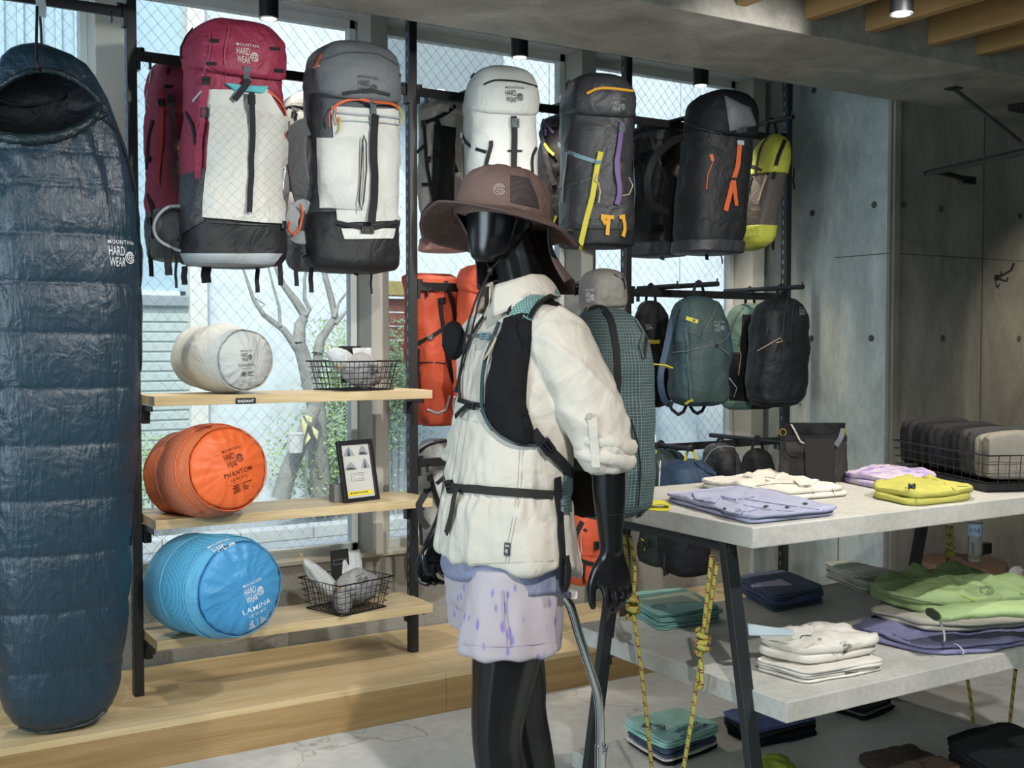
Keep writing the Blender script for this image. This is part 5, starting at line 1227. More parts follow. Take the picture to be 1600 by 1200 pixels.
# collar: a stand and a turned-down leaf with two points at the front
M_coll = f_shirt
def collar(u, v):
    a = R(-90+26)+R(308)*u            # from front left round the back
    fr = max(0, (abs(u-.5)-.28)/.22)
    c, s = math.cos(a), math.sin(a)
    if v < .45:
        k = v/.45; r = .070-.010*k; z = 1.560+.062*k
    else:
        k = (v-.45)/.55; r = .062+.034*k+.004*math.sin(k*PI); z = 1.624+.006*math.sin(k*PI)-.058*k-.030*k*fr
    lean = .022*(1-(z-1.56)/.07)
    return mw(r*1.12*c*(1+.15*fr*(v > .5)), .012+lean*.5+r*1.10*s-.014*fr*(v > .45), z-.014*fr-.012*max(0, -s))
MB().grid(60, 16, collar).build('collar', f_shirt, mq, smooth=180).modifiers.new('t', 'SOLIDIFY').thickness = .003
bvsh = bvh_of(shirt)
M_sst = plain('shirt_seam', 'aaa79f', .8, 0, .2, 0)
for dx in (0, 5): strap_on(bvsh, [(812+dx, 702), (809+dx, 760), (803+dx, 800), (793+dx, 850), (790+dx, 880)], .0016, .001, .001).build('seam', M_sst, mq)
for pts in ([(745, 470), (735, 560), (726, 640), (714, 700), (708, 755)], [(752, 470), (742, 560), (734, 640), (724, 700), (716, 755)]): strap_on(bvsh, pts, .0018, .001, .001).build('placket_stitch', M_sst, mq)
strap_on(bvsh, [(722, 655), (760, 662), (800, 668)], .0018, .001, .001).build('yoke_seam', M_sst, mq)
strap_on(bvsh, [(692, 876), (740, 881), (800, 879), (866, 876)], .0018, .001, .001).build('hem_stitch', M_sst, mq)
strap_on(bvsh, [(925, 652), (930, 690), (933, 728)], .022, .006, .004).build('sleeve_tab', f_shirt, mq, smooth=40, bevel=.001)
h_, n_ = hit_px(bvsh, 921, 650); MB().tube([h_+n_*.004, h_+n_*.012], .0075, 14).build('tab_button', plain('button_shell', 'a9a49a', .3), mq, smooth=40)
t_ = strap_on(bvsh, [(794, 848), (793, 868)], .016, .003, .002).build('woven_tag', M_blk2, mq)
decal_px(bvsh, 793, 861, emblem(0, 0, 1), .009, 0, .006).build('tag_print', M_inkw, mq); decal_px(bvsh, 794, 853, fit_text('MHW', 0, 1, 0, .4, .03), .010, 0, .006).build('tag_print', M_inkw, mq)
# ---- sun hat with a neck cape
f_hat = fabric('hat_brown', '6b5650', .7, wr=.35, wscale=14); f_hatd = fabric('hat_cape', '574745', .75, wr=.35, wscale=10); M_hmesh = meshfab('hat_net', '3b3432', '1d1a1a', .0045)
HC = Matrix.Translation(V((.006, -.030, 1.755))) @ Matrix.Rotation(R(16), 4, 'Z') @ Matrix.Rotation(R(-9), 4, 'X')
def hp(x, y, z): return MR @ (HC @ V((x, y, z)))
cr = [(0, .115, .128), (.02, .1155, .128), (.05, .113, .125), (.085, .105, .117), (.110, .089, .101), (.126, .062, .075), (.133, .030, .038), (.134, .004, .004)]
hat = MB(); hat.loft([[hp(a*math.cos(2*PI*i/64)*(1+.012*nz((math.cos(2*PI*i/64)*3, math.sin(2*PI*i/64)*3, z*30), 1, 61)), b_*math.sin(2*PI*i/64)*(1+.012*nz((math.cos(2*PI*i/64)*3, math.sin(2*PI*i/64)*3, z*30), 1, 62)), z+.006*nz((i*.3, z*9, 0))*(z > .05)) for i in range(64)] for z, a, b_ in cr])
hato = hat.build('hat_crown', f_hat, mq, smooth=180)
def brim(u, v):
    a = 2*PI*u; c, s = math.cos(a), math.sin(a)
    wd = .072+.004*max(0, -s)
    droop = .004+.056*max(0, -c)**1.2+.022*max(0, s)+.010*max(0, -s)+.030*max(0, c)
    droop += .008*math.sin(2*a+.6)
    r = v; k = .006+r*wd
    return hp((.114+k)*c, (.127+k)*s, .010-droop*r**1.15)
bo = MB().grid(96, 14, brim, cu=True).build('hat_brim', f_hat, mq, smooth=180); sd = bo.modifiers.new('t', 'SOLIDIFY'); sd.thickness = .003
sm_ = MB()
for v in (.22, .36, .50, .64, .78, .92): sm_.tube([brim(i/96, v)+V((0, 0, -.0022)) for i in range(96)], .0011, 5, True)
so = sm_.build('brim_stitching', f_hatd, mq); so['kind'] = 'stuff'
MB().tube([brim(i/96, 1.0) for i in range(96)], .0028, 6, True).build('brim_binding', f_hatd, mq, smooth=180)
bvha = bvh_of(hato)
rows = [((797, 274), (826, 279)), ((797, 300), (838, 307)), ((797, 316), (842, 326))]
def patch_rows(bvh, rows, off=.003, nu=10, nv=10, thick=.003, puff=0., wr=0.):
    rr = []
    for j in range(nv+1):
        t = j/nv*(len(rows)-1); i = min(int(t), len(rows)-2); k = t-i
        (a, c), (d, e) = rows[i], rows[i+1]; rr.append(((a[0]+(d[0]-a[0])*k, a[1]+(d[1]-a[1])*k), (c[0]+(e[0]-c[0])*k, c[1]+(e[1]-c[1])*k)))
    top, bot = [], []
    for j, (l, r) in enumerate(rr):
        for i in range(nu+1):
            u = i/nu; h, n = hit_px(bvh, l[0]+(r[0]-l[0])*u, l[1]+(r[1]-l[1])*u)
            pf = puff*(math.sin(PI*u)**.6)*(math.sin(PI*min(1, .08+.84*j/nv))**.5) if 0 < i < nu else 0
            top.append(h+n*(off+pf+(wr*nz(h*22, 1, 3) if 0 < i < nu and 0 < j < nv else 0))); bot.append(h+n*(off-thick))
    mb = MB(); a = nu+1; mb.v = top+bot; k = len(top); mb.uvgrid = (a, nu, nv)
    for j in range(nv):
        for i in range(nu): mb.f.append((j*a+i, j*a+i+1, (j+1)*a+i+1, (j+1)*a+i))
    ring = [i for i in range(a)]+[j*a+nu for j in range(1, nv+1)]+[nv*a+i for i in range(nu-1, -1, -1)]+[j*a for j in range(nv-1, 0, -1)]
    for x, y in zip(ring, ring[1:]+ring[:1]): mb.f.append((x, y, y+k, x+k))
    return mb
patch_rows(bvha, rows, .0025).build('net_panel', M_hmesh, mq, smooth=50)
decal_px(bvha, 780, 296, emblem(0, 0, 1), .030, 0, .002).build('printed_emblem', plain('ink_taupe', '9a8b80', .6, var=0), mq)
strap_on(bvha, [(716, 327), (760, 320), (800, 322), (850, 346)], .0016, .001, .001).build('crown_seam', f_hatd, mq)
def cape(u, v):
    a = R(34)+R(206)*u; c, s = math.cos(a), math.sin(a)
    r1 = hp(.112*c, .125*s, .004)
    e = .5+.5*math.cos(2*PI*(u-.5)); spread = .030+.050*e
    bz = 1.565+.035*(1-e)+.0*c
    r2 = mw((.085+spread*.5)*c, .035+(.095+spread)*s, bz+.012*math.sin(u*19))
    p = r1.lerp(r2, v); out = MR3 @ V((c, s, 0)); return p+out*(-.018*math.sin(PI*v)+.006*math.sin(u*22)*v)
MB().grid(48, 16, cape).build('hat_cape', f_hatd, mq, smooth=180).modifiers.new('t', 'SOLIDIFY').thickness = .002
K_ = mw(.03, -.075, 1.628)
for pts in ([hp(.09, -.03, 0), mw(.062, -.045, 1.68), K_], [hp(-.09, -.03, 0), mw(-.03, -.07, 1.68), K_], [K_, mw(.035, -.115, 1.56), mw(.03, -.140, 1.48), mw(.02, -.150, 1.40), mw(.01, -.160, 1.335)], [K_, mw(.045, -.110, 1.56), mw(.05, -.135, 1.48), mw(.035, -.150, 1.40), mw(.02, -.162, 1.34), mw(.01, -.160, 1.335)]):
    MB().tube(spline([V(p) for p in pts], 6), .0024, 6).build('chin_cord', M_web, mq, smooth=60)
MB().ball(K_, .008, 8, (1, 1, 1.4)).build('cord_lock', M_blk2, mq, smooth=180); MB().ball(mw(.01, -.160, 1.332), .007, 8).build('cord_end', M_blk2, mq, smooth=180)
# ---- chrome support pole and base plate
M_chr = plain('chrome', 'c9ccce', .12, 1.0, .5, 0)
P_ = spline([mw(0.02, .05, .82), mw(0.0, .125, .80), mw(0, .168, .762), mw(0, .200, .67), mw(0, .238, .565), mw(0, .258, .50), mw(0, .264, .43), mw(0, .266, .30), mw(0, .266, .02)], 6)
MB().tube(P_, .0125, 16).build('support_pole', M_chr, mq, smooth=60)
MB().tube([mw(0, .266, .37), mw(0, .266, .012)], .0155, 16).build('pole_sleeve', M_chr, mq, smooth=60)
MB().tube([mw(.03, .272, .36), mw(.0, .27, .36)], .006, 8).tube([mw(.028, .27, .345), mw(.030, .274, .375)], .004, 8).build('thumb_screw', M_chr, mq, smooth=60)
q_ = mw(.02, .165, .79); MB().obox(q_, MR3 @ V((1, 0, 0)), MR3 @ V((0, 1, 0)), (0, 0, 1), .014, .010, .010).build('pole_clamp', M_lw, mq, bevel=.002)
MB().lathe([(.185, 0.001), (.19, .004), (.185, .010), (.05, .011)], mw(0, .1, 0), 40).build('base_plate', M_chr, mq, smooth=40)
# ================================================================== BACKPACK WORN BY THE MANNEQUIN
g_teal = gridfab('pack_teal_grid', '344346', '6d817d', .0078, .14, .6, 0, .35, 12)
g_teal2 = gridfab('strap_teal_grid', '44706b', '9db8b0', .0065, .2, .6, 35, .2, 12)
f_str = fabric('stretch_black', '161719', .85, wr=.4, wscale=12, spec=.2)
wp = Pack('backpack', 'dark teal grid backpack with black chest pockets worn by the mannequin', (895, 1012, 462, 812), 2.4, .215, 85, g_teal, None, DAY, seed=30, amp=.007, W=.285, at=(mw(0.01, .262, 0), .988, 1.545), e=3.0)
wp.strap([(913, 468), (936, 474), (955, 500), (963, 545), (965, 600), (958, 640)], 10, M_web, 'zip', .006)
wp.panel([(880, 735), (932, 738), (930, 806), (884, 806)], MATS['stretch_black'] if 'stretch_black' in MATS else M_web, 'side_pocket', .005, .006)
wp.strap([(985, 480), (1000, 494), (1008, 520), (1006, 560)], 4, M_blk2, 'zip', .006)
wp.strap([(926, 640), (945, 655), (958, 680), (966, 700)], 9, M_web, 'compression_strap', .006); wp.cord([(992, 500), (1004, 520), (998, 540), (1004, 560)], f_gry, .0025)
wp.strap([(985, 655), (995, 690), (1000, 730), (996, 790)], 2, f_blk, 'seam', .004); wp.strap([(905, 472), (912, 476), (918, 500)], 8, f_teal, 'side_tab', .008); wp.strap([(996, 806), (1003, 800)], 8, f_blk, 'corner_tab', .004)
MB().ribbon([mw(.09, .36, 1.394), mw(.085, .405, 1.390), mw(.08, .43, 1.382)], (0, 0, 1), .022, .003).build('yellow_tab', M_syl, wp.rt)
MB().ribbon(spline([mw(.06, .355, 1.022), mw(.055, .42, 1.020), mw(.05, .448, 1.010), mw(.05, .43, 1.002), mw(.055, .355, 1.012)], 5), (.3, -.6, .7), .016, .003).build('yellow_loop', M_syl, wp.rt)
bvh_s = bvh_of(shirt)
for sg in (1, -1):
    P, Q = [], []
    for k in range(11):
        t = k/10; x, y = sg*(.120-.022*t), -.03+.165*t
        h = bvh_s.ray_cast(mw(x, y, 1.9), V((0, 0, -1)))
        p, n = (h[0], h[1]) if h[0] is not None else (mw(x, y, 1.54), V((0, 0, 1)))
        P.append(p+n*.006); Q.append((n+V((0, 0, .6))).normalized())
    P.append(mw(sg*.095, .165, min(1.52, (MR.inverted() @ P[-1]).z-.005))); Q.append(MR3 @ V((0, .5, .8)))
    MB().ribbon([P[0]]+[(P[i-1]+P[i]+P[i+1])/3 for i in range(1, len(P)-1)]+[P[-1]], Q, .056, .008).build('shoulder_strap', M_blk2, wp.rt, smooth=50)
# harness lying on the shirt
bvh_s = bvh_of(shirt)
patch_rows(bvh_s, [((893, 462), (893, 484)), ((866, 452), (876, 466)), ((845, 450), (856, 470)), ((824, 458), (845, 480)), ((808, 474), (836, 492)), ((799, 494), (832, 502))], .010, 8, 22, .010, .006).build('shoulder_strap', g_teal2, wp.rt, smooth=50, uvfn=lambda p, i: (i % 9*.006, (i % 207)//9*.009))
strap_on(bvh_s, [(900, 478), (884, 466), (866, 462), (850, 474), (838, 488), (834, 500)], .013, .014, .006).build('strap_edge', M_blk2, wp.rt, smooth=50)
strap_on(bvh_s, [(893, 456), (866, 447), (842, 447), (822, 455), (806, 472), (798, 494)], .006, .013, .004).build('strap_edge', M_blk2, wp.rt, smooth=50)
decal_px(bvh_s, 826, 474, LOGO, .026, 38, .026).build('printed_logo', M_inkg, wp.rt)
patch_rows(bvh_s, [((791, 500), (831, 494)), ((788, 520), (831, 520)), ((778, 548), (829, 552)), ((768, 585), (824, 590)), ((762, 630), (822, 632)), ((766, 655), (829, 655)), ((780, 676), (836, 678)), ((806, 692), (840, 694))], .010, 18, 34, .012, .022, .013).build('chest_pocket', f_str, wp.rt, smooth=60)
strap_on(bvh_s, [(786, 505), (775, 532), (765, 560), (760, 590), (758, 632), (764, 656), (774, 672)], .009, .012, .006).build('pocket_edge', f_teal, wp.rt, smooth=50)
strap_on(bvh_s, [(758, 640), (768, 664), (787, 683), (812, 696), (838, 697)], .007, .012, .006).build('pocket_edge', M_blk2, wp.rt, smooth=50)
cord_on(bvh_s, [(790, 535), (783, 548), (776, 560), (770, 570), (778, 560), (788, 542), (790, 535)], .002, .032).build('pocket_cord', M_pale, wp.rt)
strap_on(bvh_s, [(832, 672), (845, 690), (858, 706), (875, 724), (888, 742)], .026, .012, .004).build('side_strap', M_web, wp.rt, smooth=50)
def sbuckle(px, py, w, h, rot, mat=M_blk2, off=.016):
    hh, nn = hit_px(bvh_s, px, py); up = V((0, 0, 1)); up = (up-nn*up.dot(nn)).normalized(); r_ = up.cross(nn); c, s_ = math.cos(R(rot)), math.sin(R(rot)); a_, u_ = r_*c+up*s_, up*c-r_*s_
    mb = MB().obox(hh+nn*off+u_*h*.36, a_, u_, nn, w/2, h*.14, .005).obox(hh+nn*off-u_*h*.36, a_, u_, nn, w/2, h*.14, .005).obox(hh+nn*off, a_, u_, nn, w*.5, h*.12, .004).obox(hh+nn*off-a_*w*.44, a_, u_, nn, w*.07, h/2, .004).obox(hh+nn*off+a_*w*.44, a_, u_, nn, w*.07, h/2, .004)
    return mb.build('buckle', mat, wp.rt, bevel=.001)
sbuckle(850, 696, .036, .030, -50)
strap_on(bvh_s, [(722, 626), (740, 632), (762, 634)], .012, .012, .003).build('sternum_strap', M_web, wp.rt); sbuckle(746, 634, .030, .018, -4)
strap_on(bvh_s, [(738, 634), (728, 642), (719, 652)], .012, .014, .003).build('strap_tail', M_web, wp.rt)
strap_on(bvh_s, [(736, 526), (756, 528), (782, 530)], .010, .014, .003).build('sternum_strap', M_webg, wp.rt); sbuckle(766, 529, .032, .018, 0, M_sbl, .018)
strap_on(bvh_s, [(760, 498), (744, 520), (732, 545), (725, 575), (722, 610), (724, 625)], .010, .010, .005).build('far_strap', M_blk2, wp.rt, smooth=50)
blob_ = MB(); blob(blob_, mw(-.112, -.112, 1.455), .035, .03, .05, MR3, 5, .08, 12); blob_.build('far_pocket', f_str, wp.rt, smooth=180)
strap_on(bvh_s, [(704, 760), (740, 763), (800, 768), (862, 772)], .021, .006, .003).build('waist_strap', M_webg if False else plain('webbing_charcoal', '33322f', .8, 0, .3, .05), wp.rt, smooth=50); sbuckle(707, 758, .022, .034, 8, M_blk2, .012)
MB().ribbon(spline([hit_px(bvh_s, 722, 764)[0]+hit_px(bvh_s, 722, 764)[1]*.012, hit_px(bvh_s, 716, 780)[0]+hit_px(bvh_s, 716, 780)[1]*.014, hit_px(bvh_s, 710, 805)[0]+hit_px(bvh_s, 710, 805)[1]*.010, hit_px(bvh_s, 703, 834)[0]+hit_px(bvh_s, 703, 834)[1]*.010], 5), hit_px(bvh_s, 712, 800)[1], .022, .003).build('strap_tail', MATS['webbing_charcoal'], wp.rt)
MB().ribbon([mw(-.12, -.19, 1.06), mw(-.14, -.20, 1.03), mw(-.15, -.19, .99), mw(-.15, -.17, .965)], (-.7, -.7, 0), .018, .003).build('strap_tail', MATS['webbing_charcoal'], wp.rt)
strap_on(bvh_s, [(868, 745), (871, 780), (873, 830), (876, 872)], .020, .008, .003).build('hip_strap', M_web, wp.rt, smooth=50)
hh, nn = hit_px(bvh_s, 876, 868)
for dx in (-.006, .010): MB().ribbon([hh+nn*.010+RGT*dx*.6, hh+nn*.012+RGT*dx+V((0, 0, -.03)), hh+nn*.010+RGT*dx*.9+V((0, 0, -.07)), hh+nn*.010+V((0, 0, -.085))], nn, .018, .003).build('strap_tail', M_web, wp.rt)
patch_rows(bvh_s, [((880, 742), (890, 738)), ((876, 765), (890, 765)), ((872, 800), (888, 800))], .010, 5, 8, .008, .006).build('hip_wing', g_teal, wp.rt, smooth=50, uvfn=lambda p, i: (p.z, p.y+p.x))
# ================================================================== DISPLAY TABLE
M_slab = concrete('table_mortar', 'adaea8', 'babab4', 'c6c6c0', 2.2, .6, .06)
M_tbl = plain('table_steel', '202427', .5, 0, .5, .05)
tbx = root('display_table', (2.85, 2.55, 0), 'three-tier display table with pale mortar shelves on black slanted legs', 'table')
TT, TM, TBz = .97, .53, .086
def slab(x0, x1, y0, y1, z, nm): MB().box(x0, x1, y0, y1, z-.055, z).build(nm, M_slab, tbx, bevel=.003)
slab(2.063, 3.60, 2.163, 2.962, TT, 'top_shelf'); slab(2.102, 3.56, 2.077, 3.03, TM, 'middle_shelf'); slab(2.138, 3.525, 1.99, 3.095, TBz, 'bottom_shelf')
def leg_line(a, c, X):
    p, q = atx(*a, X), atx(*c, X); d = (q-p)/(q.z-p.z)
    return p+d*(.90-p.z), p+d*(.0-p.z)
fa, fb = leg_line((1130, 853), (1171, 1194), 2.075); ba, bb2 = leg_line((949, 972), (921, 1194), 2.085)
for X, nm in ((2.075, 'l'), (3.50, 'r')):
    dx = X-2.075
    for a, c in ((fa, fb), (ba, bb2)):
        a2, c2 = V((X+.013, a.y, .914)), V((X+.013, c.y, 0)); MB().beam(a2, c2, .026 if X < 3 else .026, .042, (1, 0, 0)).build('leg', M_tbl, tbx, bevel=.002)
    MB().box(X, X+.026, min(fa.y, ba.y)-.02, max(fa.y, ba.y)+.02, .888, .9145).build('top_bar', M_tbl, tbx, bevel=.002)
    for z, in ((.475,), (.031,)):
        for a, c in ((fa, fb), (ba, bb2)):
            yy = a.y+(c.y-a.y)*(.914-z)/.914; MB().box(X+.0265, X+.075, yy-.022, yy+.022, z-.006, z-.0005).box(X+.0262, X+.030, yy-.020, yy+.020, z-.03, z-.006).build('cleat', M_tbl, tbx)
# ---- climbing ropes knotted to the frame
m, nt, b = newmat('rope_yellow'); M_rope = m
uv = nt.nodes.new('ShaderNodeUVMap'); sx = nt.nodes.new('ShaderNodeSeparateXYZ'); nt.links.new(uv.outputs[0], sx.inputs[0])
ad = N(nt, 'ShaderNodeMath', operation='MULTIPLY_ADD'); nt.links.new(sx.outputs['Y'], ad.inputs[0]); ad.inputs[1].default_value = 30.0; nt.links.new(sx.outputs['X'], ad.inputs[2])
fr1 = N(nt, 'ShaderNodeMath', operation='FRACT'); nt.links.new(ad.outputs[0], fr1.inputs[0])
vr = N(nt, 'ShaderNodeTexChecker', Scale=1.0); vr.inputs['Color1'].default_value = (*lin('b8503f'), 1); vr.inputs['Color2'].default_value = (*lin('22201d'), 1)
mp = nt.nodes.new('ShaderNodeMapping'); mp.inputs['Scale'].default_value = (8, 300, 1); nt.links.new(uv.outputs[0], mp.inputs['Vector']); nt.links.new(mp.outputs[0], vr.inputs['Vector'])
fr2 = N(nt, 'ShaderNodeMath', operation='FRACT'); m2_ = N(nt, 'ShaderNodeMath', operation='MULTIPLY'); nt.links.new(sx.outputs['Y'], m2_.inputs[0]); m2_.inputs[1].default_value = 130.0; nt.links.new(m2_.outputs[0], fr2.inputs[0]); l2 = N(nt, 'ShaderNodeMath', operation='LESS_THAN'); nt.links.new(fr2.outputs[0], l2.inputs[0]); l2.inputs[1].default_value = .62; m3 = N(nt, 'ShaderNodeMath', operation='MULTIPLY')
mxr = N(nt, 'ShaderNodeMixRGB'); lt = N(nt, 'ShaderNodeMath', operation='LESS_THAN'); nt.links.new(fr1.outputs[0], lt.inputs[0]); lt.inputs[1].default_value = .34
nt.links.new(lt.outputs[0], m3.inputs[0]); nt.links.new(l2.outputs[0], m3.inputs[1]); nt.links.new(m3.outputs[0], mxr.inputs[0]); mxr.inputs[1].default_value = (*lin('b9b358'), 1); nt.links.new(vr.outputs['Color'], mxr.inputs[2])
nt.links.new(mxr.outputs[0], b.inputs['Base Color']); b.inputs['Roughness'].default_value = .8
n6 = N2(nt, 700, 1); bump(nt, b, n6.outputs['Fac'], .3, .0015)
def rope_tube(pts, name, parent, r=.0062, k=8):
    P = spline([V(p) for p in pts], k); n = 10; mb = MB().tube(P, r, n)
    L_ = [0]
    for a, c in zip(P, P[1:]): L_.append(L_[-1]+(c-a).length)
    return mb.build(name, M_rope, parent, smooth=60, uvfn=lambda p, i: ((i % n)/n, L_[min(i//n, len(L_)-1)]))
def rope(label, X, s1, s2, knot, low, seed, double=0):
    kx = atx(*knot, X); rt = root('climbing_rope', kx, label, 'rope', 'yellow ropes tied to the table frame')
    for k, st_ in enumerate((s1, s2)):
        P = [atx(px, py, X-.012+.012*k) for px, py in st_]+[kx+V((0, .006*(1-2*k), .02))]
        rope_tube(P, 'upper_strand', rt)
    kp = []
    for i in range(46):
        t = i/45; a = t*2*PI*3.6; kp.append(kx+V((math.cos(a)*.016, math.sin(a)*.016, .026-.056*t+.006*math.sin(a*.5+seed))))
    rope_tube(kp, 'knot', rt, .0074, 2)
    P = [kx+V((0, 0, -.015))]+[atx(px, py, X) for px, py in low]
    z_end = P[-1]+(P[-1]-P[-2])*((P[-1].z-.09)/max(.01, (P[-2].z-P[-1].z))); P.append(z_end)
    rope_tube(P, 'lower_strand', rt)
    if double: rope_tube([kx+V((0, .012, -.015))]+[atx(px+double, py, X-.008) for px, py in low[:1]]+[atx(low[0][0]+double*.6-4, low[0][1]+6, X-.008)], 'tail', rt)
    return rt
rope('yellow climbing rope with a knot beside the mannequin hand', 2.052, [(975, 834), (981, 890), (985, 930)], [(985, 838), (992, 890), (990, 930)], (989, 947), [(996, 1000), (1006, 1080), (1018, 1195)], 0)
rope('yellow climbing rope knotted before the front leg of the table', 2.052, [(1112, 868), (1106, 920), (1100, 980)], [(1121, 880), (1114, 920), (1104, 980)], (1098, 1002), [(1089, 1068), (1083, 1110), (1069, 1195)], 1, 8)
rope('yellow climbing rope hanging from the right end of the table before the brown stool', 3.56, [(1479, 822), (1482, 845)], [(1487, 822), (1486, 845)], (1486, 869), [(1488, 895), (1495, 980), (1513, 1070), (1521, 1130)], 2)
rope_tube([atx(1587, 1046, 3.56), atx(1582, 1090, 3.56), atx(1577, 1138, 3.56), atx(1574, 1165, 3.56)], 'lower_strand', bpy.data.objects['climbing_rope.002'])
# ================================================================== FOLDED CLOTHES
def cloth(name, col, rough=.8, wr=.25): return fabric(name, col, rough, wr=wr, wscale=14, spec=.2)
def quadpt(q, u, v): return (q[0]*(1-u)+q[1]*u)*(1-v)+(q[3]*(1-u)+q[2]*u)*v
def folded(name, label, cat, group, quad, z0, h, mat, folds=2, seed=0, amp=.005, e=11., jit=.016, wob=.009, sag=.0, mats=None, layers_name='body', dome=.0):
    """soft folded garment: FOLDS rounded leaves on a footprint given by its four corners (left, front, right, back)"""
    if e >= 6.5: folds += 1; e = max(e, 11.)
    q = [V((p.x, p.y, 0)) for p in [atz(*c, z0) if not isinstance(c, Vector) else c for c in quad]]
    if group == MIDL: q = [V((min(p.x, 3.46), p.y, 0)) for p in q]
    cen = sum(q, V((0, 0, 0)))/4; rn = random.Random(seed)
    rt = root(name, (cen.x, cen.y, z0), label, cat, group)
    mb = MB(); hh = h/folds; n = 56
    for f in range(folds):
        zz = z0+f*hh; ox, oy, sc = rn.uniform(-jit, jit), rn.uniform(-jit, jit), 1-rn.uniform(0, jit*3.5)
        rings = []
        prof = [(.955, .0), (.99, .18), (1.0, .45), (.995, .72), (.97, .93), (.93, 1.0), (.80, 1.0), (.6, 1.0), (.4, 1.0), (.2, 1.0), (.02, 1.0)]
        for k, t in prof:
            ring = []
            for i in range(n):
                a = 2*PI*i/n; c, s = math.cos(a), math.sin(a)
                m_ = 1/((abs(c)**e+abs(s)**e)**(1/e)); u, v = .5+.5*c*m_*k*sc, .5+.5*s*m_*k*sc
                p = quadpt(q, u, v)+V((ox*.3, oy*.3, 0))
                p += V((nz((p.x*9, p.y*9, f+seed), 1), nz((p.x*9, p.y*9, f+seed+40), 1), 0))*wob
                z = zz+hh*t*.985
                if f == folds-1 and t > .9: z += amp*1.8*nz((p.x*8, p.y*8, seed), 1)+amp*1.1*nz((p.x*19+p.y*9, p.y*17-p.x*6, seed+7), 1)-amp*2.0*abs(nz((p.x*11+p.y*15, p.y*7, seed+3), 1))-amp*1.2*abs(nz((p.x*24-p.y*13, p.y*20, seed+5), 1))+dome*(1-(1.9*max(abs(u-.5), abs(v-.5)))**2)
                else: z += amp*.5*nz((p.x*10, p.y*10, seed+f), 1)*min(1, f+t)
                z -= sag*max(0, abs(u-.5)-.3)*t
                ring.append(V((p.x, p.y, max(z, z0+.0008))))
            rings.append(ring)
        mb.loft(rings)
    o = mb.build(layers_name, mat, rt, smooth=75)
    return rt, bvh_of(o), z0+h
TOPL = 'clothes laid out on the table top'; MIDL = 'clothes on the middle table shelf'; LOWL = 'clothes on the bottom table shelf'
c_lav = cloth('cloth_lavender', '9ea3be'); c_wht = cloth('cloth_offwhite', 'd2cfc6'); c_lime = cloth('cloth_lime', 'b6b352'); c_tealt = cloth('cloth_teal', '80b0a8'); c_navy = cloth('cloth_navy', '525b72'); c_pg = cloth('cloth_palegreen', 'b3bcae'); c_dk = cloth('cloth_black', '191a1d'); c_green = fabric('cloth_jacket_green', '92aa74', .7, wr=.4, wscale=9); c_greyj = fabric('cloth_jacket_grey', 'aaa79b', .7, wr=.4, wscale=9); c_pur = fabric('cloth_jacket_purple', '78789c', .65, wr=.4, wscale=9); c_blue = cloth('cloth_blue', '5c6992'); c_brn = cloth('cloth_brown', '4a3f35'); c_teall = cloth('cloth_lightteal', 'a4d2c8'); c_lilac = cloth('cloth_lilac', 'b9b0c6')
M_btn = plain('button_dark', '3c4048', .35, var=0); M_line = plain('stitch_dark', '55584f', .8, var=0); M_linel = plain('stitch_lavender', '5f6390', .8, var=0)
def line(rt, bv, pts, mat, w=.0016, off=.0012, name='seam'): return strap_on(bv, pts, w, off, .0012, 7).build(name, mat, rt)
def button(rt, bv, px, py, r=.0075):
    h, n = hit_px(bv, px, py); m = MB()
    m.lathe([(r*.2, 0), (r, 0), (r, .002), (r*.8, .003), (r*.7, .0022), (.0005, .0022)], (0, 0, 0), 16)
    rot = V((0, 0, 1)).rotation_difference(n).to_matrix(); m.v = [h+n*.001+rot @ p for p in m.v]; return m.build('button', M_btn, rt, smooth=40)
def flap(rt, bv, quad, mat, name, off=.004): return patch_on(bv, quad, off, 12, 8, .004).build(name, mat, rt, smooth=50)
# lavender shirt at the front of the table top
rt, bv, zt = folded('folded_shirt', 'lavender button shirt folded at the front left corner of the table', 'shirt', TOPL, [(1033, 782), (1174, 822), (1322, 806), (1165, 768)], TT+.0005, .028, c_lav, 1, 1, .006, 8, wob=.012)
flap(rt, bv, [(1082, 772), (1128, 775), (1118, 788), (1086, 782)], c_lav, 'collar_leaf', .006); flap(rt, bv, [(1138, 772), (1178, 778), (1150, 783), (1128, 778)], c_lav, 'collar_leaf', .006); flap(rt, bv, [(1122, 793), (1182, 797), (1160, 803), (1134, 801)], c_lav, 'pocket_flap', .004)
for p_ in ((1163, 780), (1133, 797), (1197, 792), (1231, 793), (1258, 788)): button(rt, bv, *p_)
line(rt, bv, [(1128, 780), (1165, 790), (1200, 797), (1240, 800)], M_linel); line(rt, bv, [(1150, 778), (1200, 786), (1250, 793), (1300, 800)], M_linel); line(rt, bv, [(1126, 800), (1128, 808)], M_linel); line(rt, bv, [(1060, 776), (1050, 784), (1056, 792)], M_linel)
